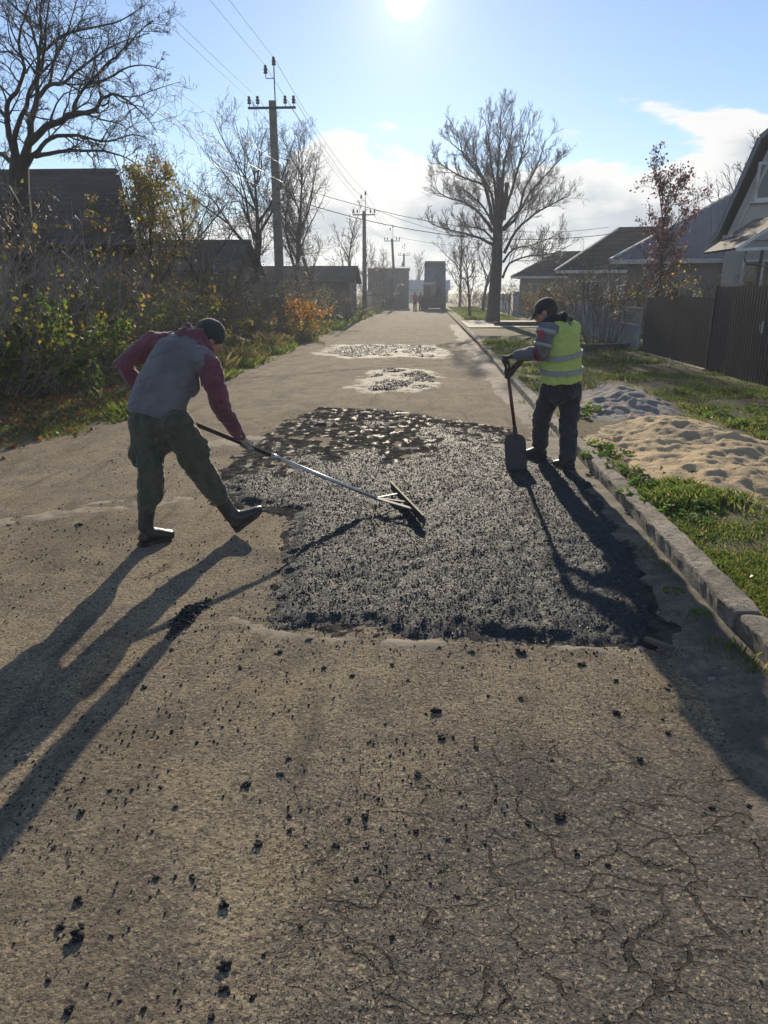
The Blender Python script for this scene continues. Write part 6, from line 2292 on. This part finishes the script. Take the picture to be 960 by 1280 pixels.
# hood lying round the neck
hd = D(238, 420, 4.93)
sc.loft([D(217, 422, 5.00), D(232, 418, 4.93), D(246, 430, 4.92), D(258, 446, 4.96)], [(0.035, 0.030), (0.058, 0.048), (0.055, 0.045), (0.032, 0.030)], side1)
sc.loft([D(224, 420, 5.06), D(236, 412, 5.02), D(250, 414, 4.99), D(262, 438, 4.98)], [(0.035, 0.030), (0.045, 0.04), (0.040, 0.035), (0.03, 0.03)], side1)
ho1 = sc.fuse('hoodie', M_HOODIE, w1, O1, 0.008, 4, [(0.09, 0.030), (0.035, 0.016)])

# quilted vest
sc = Sculpt()
sc.loft([D(194, 521, 4.765), D(199, 500, 4.79), D(206, 480, 4.83), D(219, 455, 4.89), D(227, 438, 4.94), D(233, 428, 4.97)],
        [(0.212, 0.165), (0.208, 0.160), (0.198, 0.150), (0.196, 0.140), (0.180, 0.120), (0.130, 0.085)], side1, 28, False)
sc.loft([shL.lerp(uback, 0.30), uback, shR.lerp(uback, 0.16)], [(0.075, 0.085), (0.09, 0.10), (0.088, 0.095)], (0, 0, 1))
sc.ball(D(237, 474, 4.86), (0.070, 0.085, 0.13))
ve1 = sc.fuse('vest', M_VEST, w1, O1, 0.0085, 6, [(0.16, 0.030), (0.05, 0.010)])

# knit cap
sc = Sculpt()
u_ = V3(hup).normalized()
f_ = V3(hfwd).normalized()
u_ = (u_ - f_ * u_.dot(f_)).normalized()
r3 = f_.cross(u_)
sc.ball(hc + u_ * 0.050 - f_ * 0.014, (0.090, 0.110, 0.098), r3, u_)
sc.loft([hc + u_ * 0.012 - f_ * 0.016, hc + u_ * 0.055 - f_ * 0.014], [(0.090, 0.108), (0.093, 0.111)], r3, 26, round_ends=False)
ca1 = sc.fuse('knit_cap', M_KNIT, w1, O1, 0.007, 4, [(0.04, 0.005)])

# gloves
sc = Sculpt()
gripping_hand(sc, wrR, gripR, raxis, wrR - gripR, 1.08)
sc.loft([elR.lerp(wrR, 0.92), wrR], [0.036, 0.036])
sc.fuse('glove', M_GLOVE, w1, O1, 0.0045, 2)
sc = Sculpt()
gripping_hand(sc, wrL, gripL, raxis, wrL - gripL, 1.08)
sc.loft([elL.lerp(wrL, 0.85), wrL], [0.036, 0.036])
sc.fuse('glove', M_GLOVE, w1, O1, 0.0045, 2)

# boots
hl = G(176, 686)
boot(w1, O1, ankL + Vector((0, 0, 0.0)), Vector((ankL.x - 0.035, ankL.y - 0.05, 0.0)), Vector((ankL.x + 0.125, ankL.y + 0.165, 0.0)), (0, 0, 1), kneeL.lerp(ankL, 0.50))
hr = G(297, 668)
boot(w1, O1, ankR + Vector((0.0, 0, 0.0)), Vector((hr.x - 0.01, hr.y, 0.012)), D(330, 639, hr.y + 0.12), (-0.5, -0.1, 0.9), kneeR.lerp(ankR, 0.48))

# ---------------------------------------------------------------- the rake
rk = thing('asphalt_rake', 'long asphalt rake with black and aluminium handle held by the worker in maroon', 'rake', tuple(G(515, 640)))
ok_ = V3(rk.location)
mid = rb_.lerp(ra, (D(340, 574, 5.22) - rb_).dot(raxis) / (ra - rb_).length)
MB().tube([rb_ - ok_, mid - ok_], 0.0165, 12).build('grip', M_BLACK, rk, smooth=True)
MB().tube([mid - ok_ - raxis * 0.02, mid - ok_ + raxis * 0.05], 0.0195, 12).build('collar', M_ALU, rk, smooth=True)
MB().tube([mid - ok_ + raxis * 0.02, ra - ok_], 0.0145, 12).build('shaft', M_ALU, rk, smooth=True)
bl0, bl1 = G(531, 657, 0.045), G(490, 613, 0.055)
bd = (bl1 - bl0).normalized()
bn = raxis - bd * raxis.dot(bd)
bn.z = 0
bn.normalize()
bl = MB()
up = Vector((0, 0, 1))
for k in range(1):
    a, c_ = bl0 - ok_, bl1 - ok_
    bl.solid([a - bn * 0.006, a + bn * 0.006, c_ + bn * 0.006, c_ - bn * 0.006, a - bn * 0.006 + up * 0.075 - bn * 0.012, a + bn * 0.006 + up * 0.075 - bn * 0.012, c_ + bn * 0.006 + up * 0.075 - bn * 0.012, c_ - bn * 0.006 + up * 0.075 - bn * 0.012])
bo_ = bl.build('blade', M_SHOVEL, rk)
MB().bar(bl0 - ok_ + up * 0.078 - bn * 0.012, bl1 - ok_ + up * 0.078 - bn * 0.012, 0.016, 0.008).build('blade_edge', M_YELLOWEDGE, bo_)
for t_, w_ in ((0.24, 0.035), (0.44, 0.028), (0.70, 0.022)):
    MB().bar(ra - ok_ - raxis * 0.06, bl0.lerp(bl1, t_) - ok_ + up * 0.055 - bn * 0.014, w_, 0.010).build('brace', M_DULL if t_ < 0.6 else M_SHOVEL, rk)

# ---------------------------------------------------------------- worker with the shovel
o2 = G(705, 588)
O2 = (o2.x, o2.y, 0.0)
w2 = thing('person', 'worker in yellow-green hi-vis vest and black cap leaning on a shovel', 'person', O2)
hipL, hipR = D(689, 486, 6.92), D(713, 485, 6.94)
kneeL, ankL = D(676, 526, 7.15), D(675, 557, 7.33)
kneeR, ankR = D(711, 530, 6.93), D(709, 574, 6.96)
pel = D(701, 478, 6.93)
waist = D(702, 456, 6.90)
chest = D(701, 427, 6.88)
uback = D(698, 409, 6.87)
shL, shR = D(683, 413, 6.72), D(717, 413, 6.98)
elL, wrL = D(676, 440, 6.70), D(645, 444, 6.90)
elR, wrR = D(700, 440, 7.20), D(655, 446, 7.05)
neck = D(691, 401, 6.86)
hc = D(683, 391, 6.86)
hfwd, hup = Vector((-0.80, 0.42, -0.42)), Vector((-0.36, 0.12, 0.92))
side2 = (shR - shL).normalized()
gt_, gb_ = D(633, 451, 6.93), D(644, 540, 6.97)
sax = (gb_ - gt_).normalized()

sc = Sculpt()
at2 = head_shape(sc, hc, hfwd, hup, 1.0)
sc.loft([uback, neck, hc - V3(hup).normalized() * 0.05], [(0.075, 0.065), (0.058, 0.06), (0.056, 0.06)], side2)
sc.loft([pel, waist, chest, uback], [(0.13, 0.095), (0.13, 0.10), (0.15, 0.10), (0.12, 0.075)], side2)
for h_, k_, a_ in ((hipL, kneeL, ankL), (hipR, kneeR, ankR)):
    sc.loft([h_, h_.lerp(k_, 0.5), k_, k_.lerp(a_, 0.4), a_], [0.075, 0.065, 0.05, 0.048, 0.035])
for s_, e_, r_ in ((shL, elL, wrL), (shR, elR, wrR)):
    sc.loft([s_, s_.lerp(e_, 0.5), e_, e_.lerp(r_, 0.4), r_], [0.05, 0.045, 0.038, 0.036, 0.026])
    sc.loft([uback, s_], [0.07, 0.055])
sc.fuse('body', M_SKIN, w2, O2, 0.012, 2)
face_parts(w2, O2, at2)
# short hair under the cap
u_ = V3(hup).normalized()
f_ = V3(hfwd).normalized()
u_ = (u_ - f_ * u_.dot(f_)).normalized()
r3 = f_.cross(u_)
sc = Sculpt()
sc.ball(hc - f_ * 0.030 + u_ * 0.012, (0.080, 0.085, 0.075), r3, u_)
sc.fuse('hair', M_HAIR, w2, O2, 0.008, 2)

sc = Sculpt()
sc.loft([D(702, 470, 6.92), pel, D(701, 492, 6.92)], [(0.155, 0.105), (0.160, 0.118), (0.15, 0.12)], side2)
sc.ball(D(693, 488, 6.87), (0.09, 0.09, 0.10))
sc.ball(D(711, 488, 6.88), (0.09, 0.09, 0.10))
sc.loft([hipL, hipL.lerp(kneeL, 0.5), kneeL, kneeL.lerp(ankL, 0.5), ankL + Vector((0, 0, 0.02))], [(0.105, 0.11), (0.098, 0.10), (0.085, 0.09), (0.080, 0.085), (0.080, 0.085)], side2)
sc.loft([hipR, hipR.lerp(kneeR, 0.5), kneeR, kneeR.lerp(ankR, 0.5), ankR + Vector((0, 0, 0.02))], [(0.108, 0.11), (0.100, 0.10), (0.086, 0.09), (0.080, 0.085), (0.080, 0.086)], side2)
sc.fuse('trousers', M_NAVY, w2, O2, 0.011, 4, [(0.10, 0.040), (0.04, 0.020)])

sc = Sculpt()
sc.loft([uback.lerp(shL, 0.4), shL, shL.lerp(elL, 0.5), elL, elL.lerp(wrL, 0.4), elL.lerp(wrL, 0.92)], [0.085, 0.085, 0.076, 0.070, 0.062, 0.046], (0, 1, 0))
sc.loft([uback.lerp(shR, 0.4), shR, shR.lerp(elR, 0.5), elR, elR.lerp(wrR, 0.4), elR.lerp(wrR, 0.92)], [0.085, 0.085, 0.076, 0.070, 0.062, 0.046], (0, 1, 0))
sc.loft([D(702, 470, 6.92), waist, chest, uback], [(0.160, 0.115), (0.162, 0.118), (0.178, 0.115), (0.13, 0.085)], side2)
jk = sc.fuse('jacket', M_JACKET, w2, O2, 0.009, 4, [(0.09, 0.022), (0.035, 0.010)])


def sleeve_band(name, a, b, t0, t1, r, mat, parent, origin, k=20, arc=(0, 360)):
    a, b = V3(a), V3(b)
    ax = (b - a).normalized()
    u = ax.orthogonal().normalized()
    w = ax.cross(u)
    mb = MB()
    c0, c1 = a.lerp(b, t0) - V3(origin), a.lerp(b, t1) - V3(origin)
    for c, g_ in ((c0, -0.012), (c0, 0.005), (c1, 0.003), (c1, -0.012)):
        mb.v += [tuple(c + (u * math.cos(6.2832 * j / k) + w * math.sin(6.2832 * j / k)) * (r + g_)) for j in range(k)]
    for i in range(3):
        for j in range(k):
            q = (j + 1) % k
            mb.f.append((i * k + j, i * k + q, (i + 1) * k + q, (i + 1) * k + j))
    return mb.build(name, mat, parent, smooth=True)


sleeve_band('sleeve_band', shL, elL, 0.60, 0.76, 0.079, M_REFLECT, jk, O2)
sleeve_band('shoulder_panel', shL, elL, -0.05, 0.18, 0.087, M_REFLECT, jk, O2)
sleeve_band('red_panel', elL, wrL, -0.05, 0.10, 0.073, M_JACKETRED, jk, O2)
# small red emblem of bars on the upper sleeve, facing the viewer
e0 = D(676, 418, 6.625) - V3(O2)
for k_, (dz, w_) in enumerate(((0.030, 0.050), (0.010, 0.040), (-0.010, 0.050), (-0.030, 0.042))):
    MB().box(e0.x - w_ / 2, e0.x + w_ / 2, e0.y - 0.010, e0.y + 0.004, e0.z + dz - 0.006, e0.z + dz + 0.006).build('emblem_bar', M_RED, jk)

# black hood on the shoulders
sc = Sculpt()
sc.loft([D(680, 404, 6.76), D(692, 397, 6.78), D(704, 397, 6.82), D(712, 400, 6.92)], [(0.040, 0.035), (0.060, 0.050), (0.058, 0.050), (0.035, 0.035)], side2)
sc.loft([D(682, 406, 6.92), D(690, 402, 6.86), D(702, 400, 6.88)], [0.05, 0.065, 0.06], side2)
sc.fuse('hood', M_HOOD, w2, O2, 0.009, 3, [(0.05, 0.014)])

# hi-vis vest with two grey bands
sc = Sculpt()
sc.loft([D(701, 476, 6.915), D(702, 458, 6.90), D(702, 438, 6.89), D(702, 420, 6.88), D(701, 408, 6.87)],
        [(0.222, 0.178), (0.212, 0.165), (0.206, 0.152), (0.195, 0.140), (0.160, 0.110)], side2, 28, False)
sc.loft([shL.lerp(uback, 0.55) + Vector((0, 0, 0.01)), uback, shR.lerp(uback, 0.10)], [(0.085, 0.085), (0.09, 0.09), (0.085, 0.085)], (0, 0, 1))


def open_bottom(me):
    pass


hv = sc.fuse('vest', M_HIVIS, w2, O2, 0.009, 4, [(0.12, 0.034), (0.05, 0.016)])


def girdle(name, c0, c1, ra_, rb2, mat, parent, origin, side, k=40):
    c0, c1 = V3(c0), V3(c1)
    t = (c1 - c0).normalized()
    u = V3(side)
    u = (u - t * u.dot(t)).normalized()
    w = t.cross(u)
    mb = MB()
    ring = lambda c, g_: [c - V3(origin) + u * (math.cos(2 * math.pi * j / k) * (ra_ + g_)) + w * (math.sin(2 * math.pi * j / k) * (rb2 + g_)) for j in range(k)]
    rr = [ring(c0, -0.01), ring(c0, 0.007), ring(c1, 0.007), ring(c1, -0.01)]
    for r_ in rr:
        mb.v += [tuple(p) for p in r_]
    for i in range(3):
        for j in range(k):
            q = (j + 1) % k
            mb.f.append((i * k + j, i * k + q, (i + 1) * k + q, (i + 1) * k + j))
    return mb.build(name, mat, parent)


girdle('reflective_band', D(702, 446, 6.895), D(702, 440, 6.89), 0.216, 0.166, M_REFLECT, hv, O2, side2)
girdle('reflective_band', D(701.5, 465, 6.905), D(702, 459, 6.90), 0.222, 0.174, M_REFLECT, hv, O2, side2)

# cap with a long brim
sc = Sculpt()
sc.ball(hc + u_ * 0.052 - f_ * 0.010, (0.088, 0.108, 0.082), r3, u_)
cp = sc.fuse('cap', M_CAP, w2, O2, 0.007, 3)
br = MB()
bc = hc + u_ * 0.040 + f_ * 0.070 - V3(O2)
prev = None
for i in range(13):
    a = -1.25 + 2.5 * i / 12
    inn = bc + r3 * (0.080 * math.sin(a)) + f_ * (0.015 * math.cos(a))
    ou = bc + r3 * (0.088 * math.sin(a)) + f_ * (0.012 + 0.098 * math.cos(a)) - u_ * (0.028 + 0.018 * abs(math.sin(a)))
    if prev:
        pi_, po_ = prev
        br.solid([pi_, inn, ou, po_, pi_ + u_ * 0.006, inn + u_ * 0.006, ou + u_ * 0.006, po_ + u_ * 0.006])
    prev = (inn, ou)
br.build('brim', M_CAP, cp, smooth=True)

# gloves on the shovel grip
gx = Vector((1, 0.15, 0)).normalized()
sc = Sculpt()
gripping_hand(sc, wrL, gt_ + gx * 0.0, (-0.25, 0.95, 0.1), (0.1, 0, 1), 1.05)
sc.loft([elL.lerp(wrL, 0.85), wrL], [0.037, 0.036])
sc.fuse('glove', M_GLOVED, w2, O2, 0.0045, 2)
sc = Sculpt()
gripping_hand(sc, wrR, gt_ + sax * 0.11, sax, (1, 0.2, 0), 1.05)
sc.loft([elR.lerp(wrR, 0.85), wrR], [0.037, 0.036])
sc.fuse('glove', M_GLOVED, w2, O2, 0.0045, 2)

boot(w2, O2, ankR, Vector((ankR.x + 0.06, ankR.y - 0.06, 0.0)), Vector((ankR.x - 0.10, ankR.y + 0.155, 0.0)), (0, 0, 1), kneeR.lerp(ankR, 0.75))
boot(w2, O2, ankL, Vector((ankL.x + 0.07, ankL.y - 0.03, 0.035)), Vector((ankL.x - 0.17, ankL.y + 0.09, 0.030)), (0, 0, 1), kneeL.lerp(ankL, 0.70))

# ---------------------------------------------------------------- the shovel
sv = thing('shovel', 'square-mouth shovel with a dark red shaft standing before the hi-vis worker', 'shovel', tuple(G(646, 583)))
os_ = V3(sv.location)
MB().tube([gt_ + sax * 0.10 - os_, gb_ - os_], 0.0165, 12).build('shaft', M_REDSHAFT, sv, smooth=True)
ga = gt_ - os_
dy = Vector((-0.25, 0.95, 0.1)).normalized() * 0.062
hd_ = MB().tube([ga - dy, ga + dy], 0.014, 10)
for q in (-1, 1):
    hd_.tube([ga + dy * q, ga + dy * q * 0.9 + sax * 0.05, ga + sax * 0.105 + dy * q * 0.15], 0.0115, 8)
hd_.tube([ga + sax * 0.09, ga + sax * 0.16], 0.0205, 10)
hd_.build('d_grip', M_BLACK, sv, smooth=True)
tipz = G(646, 585, 0.03)
bt = gb_.copy()
bx = Vector((1, 0.12, 0)).normalized()
bdn = (tipz - bt).normalized()
bfw = bdn.cross(bx).normalized()
Lb = (tipz - bt).length
sb = MB()
rows, cols = 9, 9
gridp = []
for i in range(rows):
    t_ = i / (rows - 1)
    wd = 0.108 * (0.80 + 0.20 * min(1, t_ * 5)) * (1.0 if t_ < 0.85 else 1 - 0.10 * (t_ - 0.85) / 0.15)
    for j in range(cols):
        s_ = -1 + 2 * j / (cols - 1)
        curl = 0.028 * s_ * s_ * (1 - 0.6 * t_) + 0.02 * (t_ - 0.5) ** 2
        drop = 0.02 * (abs(s_) ** 3) * (t_ < 0.05)
        gridp.append(bt + bdn * (Lb * t_ * 1.0 + 0.02 + drop) + bx * (s_ * wd) - bfw * curl - os_)
for off in (0.0, 0.004):
    b0 = len(sb.v)
    sb.v += [tuple(p + bfw * off) for p in gridp]
    for i in range(rows - 1):
        for j in range(cols - 1):
            sb.f.append((b0 + i * cols + j, b0 + i * cols + j + 1, b0 + (i + 1) * cols + j + 1, b0 + (i + 1) * cols + j))
bl_ = sb.build('blade', M_SHOVEL, sv, smooth=True)
MB().tube([gb_ - sax * 0.06 - os_, gb_ + sax * 0.02 - os_, gb_ + bdn * 0.08 - os_], [0.021, 0.023, 0.012], 12).build('socket', M_SHOVEL, bl_, smooth=True)

# ---------------------------------------------------------------- two far workers by the machines
M_ORANGE = simple('orange_vest', (0.42, 0.075, 0.05), (0.34, 0.06, 0.04), 6, 0.8)
M_BLUEWORK = simple('blue_grey_overall', (0.10, 0.13, 0.16), (0.07, 0.09, 0.115), 6, 0.85)


def far_person(label, loc, face, top_m, low_m, H=1.72):
    t = thing('person', label, 'person', loc)
    f = Vector((math.sin(face), math.cos(face), 0))
    r_ = Vector((f.y, -f.x, 0))
    L_ = V3(loc)

    def q(fr, ri, u):
        return L_ + f * fr + r_ * ri + Vector((0, 0, u * H / 1.72))
    sc = Sculpt()
    a_ = head_shape(sc, q(0.03, 0, 1.60), f, (0, 0, 1))
    sc.loft([q(0, 0, 1.30), q(0.01, 0, 1.50)], [0.06, 0.055])
    for s in (-1, 1):
        sc.loft([q(0, s * 0.19, 1.40), q(0.02, s * 0.25, 1.12), q(0.10, s * 0.23, 0.88)], [0.05, 0.042, 0.03])
        sc.ball(q(0.13, s * 0.23, 0.82), (0.03, 0.04, 0.05))
        sc.loft([q(0, s * 0.10, 0.9), q(0.02, s * 0.12, 0.5), q(-0.02, s * 0.13, 0.08)], [0.07, 0.05, 0.04])
    sc.fuse('body', M_SKIN, t, loc, 0.018, 2)
    sc = Sculpt()
    sc.loft([q(0, 0, 0.82), q(0, 0, 1.1), q(0, 0, 1.36), q(0, 0, 1.46)], [(0.18, 0.12), (0.18, 0.125), (0.21, 0.125), (0.12, 0.08)], r_)
    for s in (-1, 1):
        sc.loft([q(0, s * 0.18, 1.40), q(0.02, s * 0.25, 1.12), q(0.09, s * 0.23, 0.92)], [0.075, 0.062, 0.05])
    sc.fuse('jacket', top_m, t, loc, 0.018, 3, [(0.1, 0.03)])
    sc = Sculpt()
    sc.loft([q(0, 0, 0.95), q(0, 0, 0.80)], [(0.17, 0.12), (0.17, 0.13)], r_)
    for s in (-1, 1):
        sc.loft([q(0, s * 0.09, 0.86), q(0.02, s * 0.12, 0.5), q(-0.01, s * 0.13, 0.10)], [0.10, 0.085, 0.07])
    sc.fuse('trousers', low_m, t, loc, 0.018, 3, [(0.1, 0.02)])
    sc = Sculpt()
    sc.ball(q(0.0, 0, 1.655), (0.095, 0.115, 0.08), r_, (0, 0, 1))
    sc.fuse('cap', M_CAP, t, loc, 0.015, 2)
    for s in (-1, 1):
        sc = Sculpt()
        sc.loft([q(-0.06, s * 0.13, 0.05), q(0.10, s * 0.14, 0.05), q(0.18, s * 0.145, 0.04)], [(0.045, 0.05), (0.05, 0.045), (0.045, 0.035)], r_)
        sc.fuse('boot', M_BOOT, t, loc, 0.015, 2)
    return t


far_person('far worker in an orange-red jacket left of the backhoe', (-1.25, 72.0, 0), 0.6, M_ORANGE, M_NAVY)
far_person('far worker in blue-grey clothes beside the backhoe', (-0.72, 73.6, 0), -0.8, M_BLUEWORK, M_HOOD)

# ================================================================ HAZE
HAZE_DENSITY = 0.0014
hm = bpy.data.materials.new('thin_haze')
hm.use_nodes = True
hn, hl = hm.node_tree.nodes, hm.node_tree.links
hn.clear()
ho = hn.new('ShaderNodeOutputMaterial')
hv_ = hn.new('ShaderNodeVolumePrincipled')
hv_.inputs['Color'].default_value = (0.80, 0.88, 1.0, 1)
hv_.inputs['Density'].default_value = HAZE_DENSITY
hv_.inputs['Anisotropy'].default_value = 0.25
hl.new(hv_.outputs[0], ho.inputs['Volume'])
hz_ = MB().box(-70, 70, -25, 195, -1.2, 13.5).build('haze', hm)
hz_['kind'] = 'stuff'
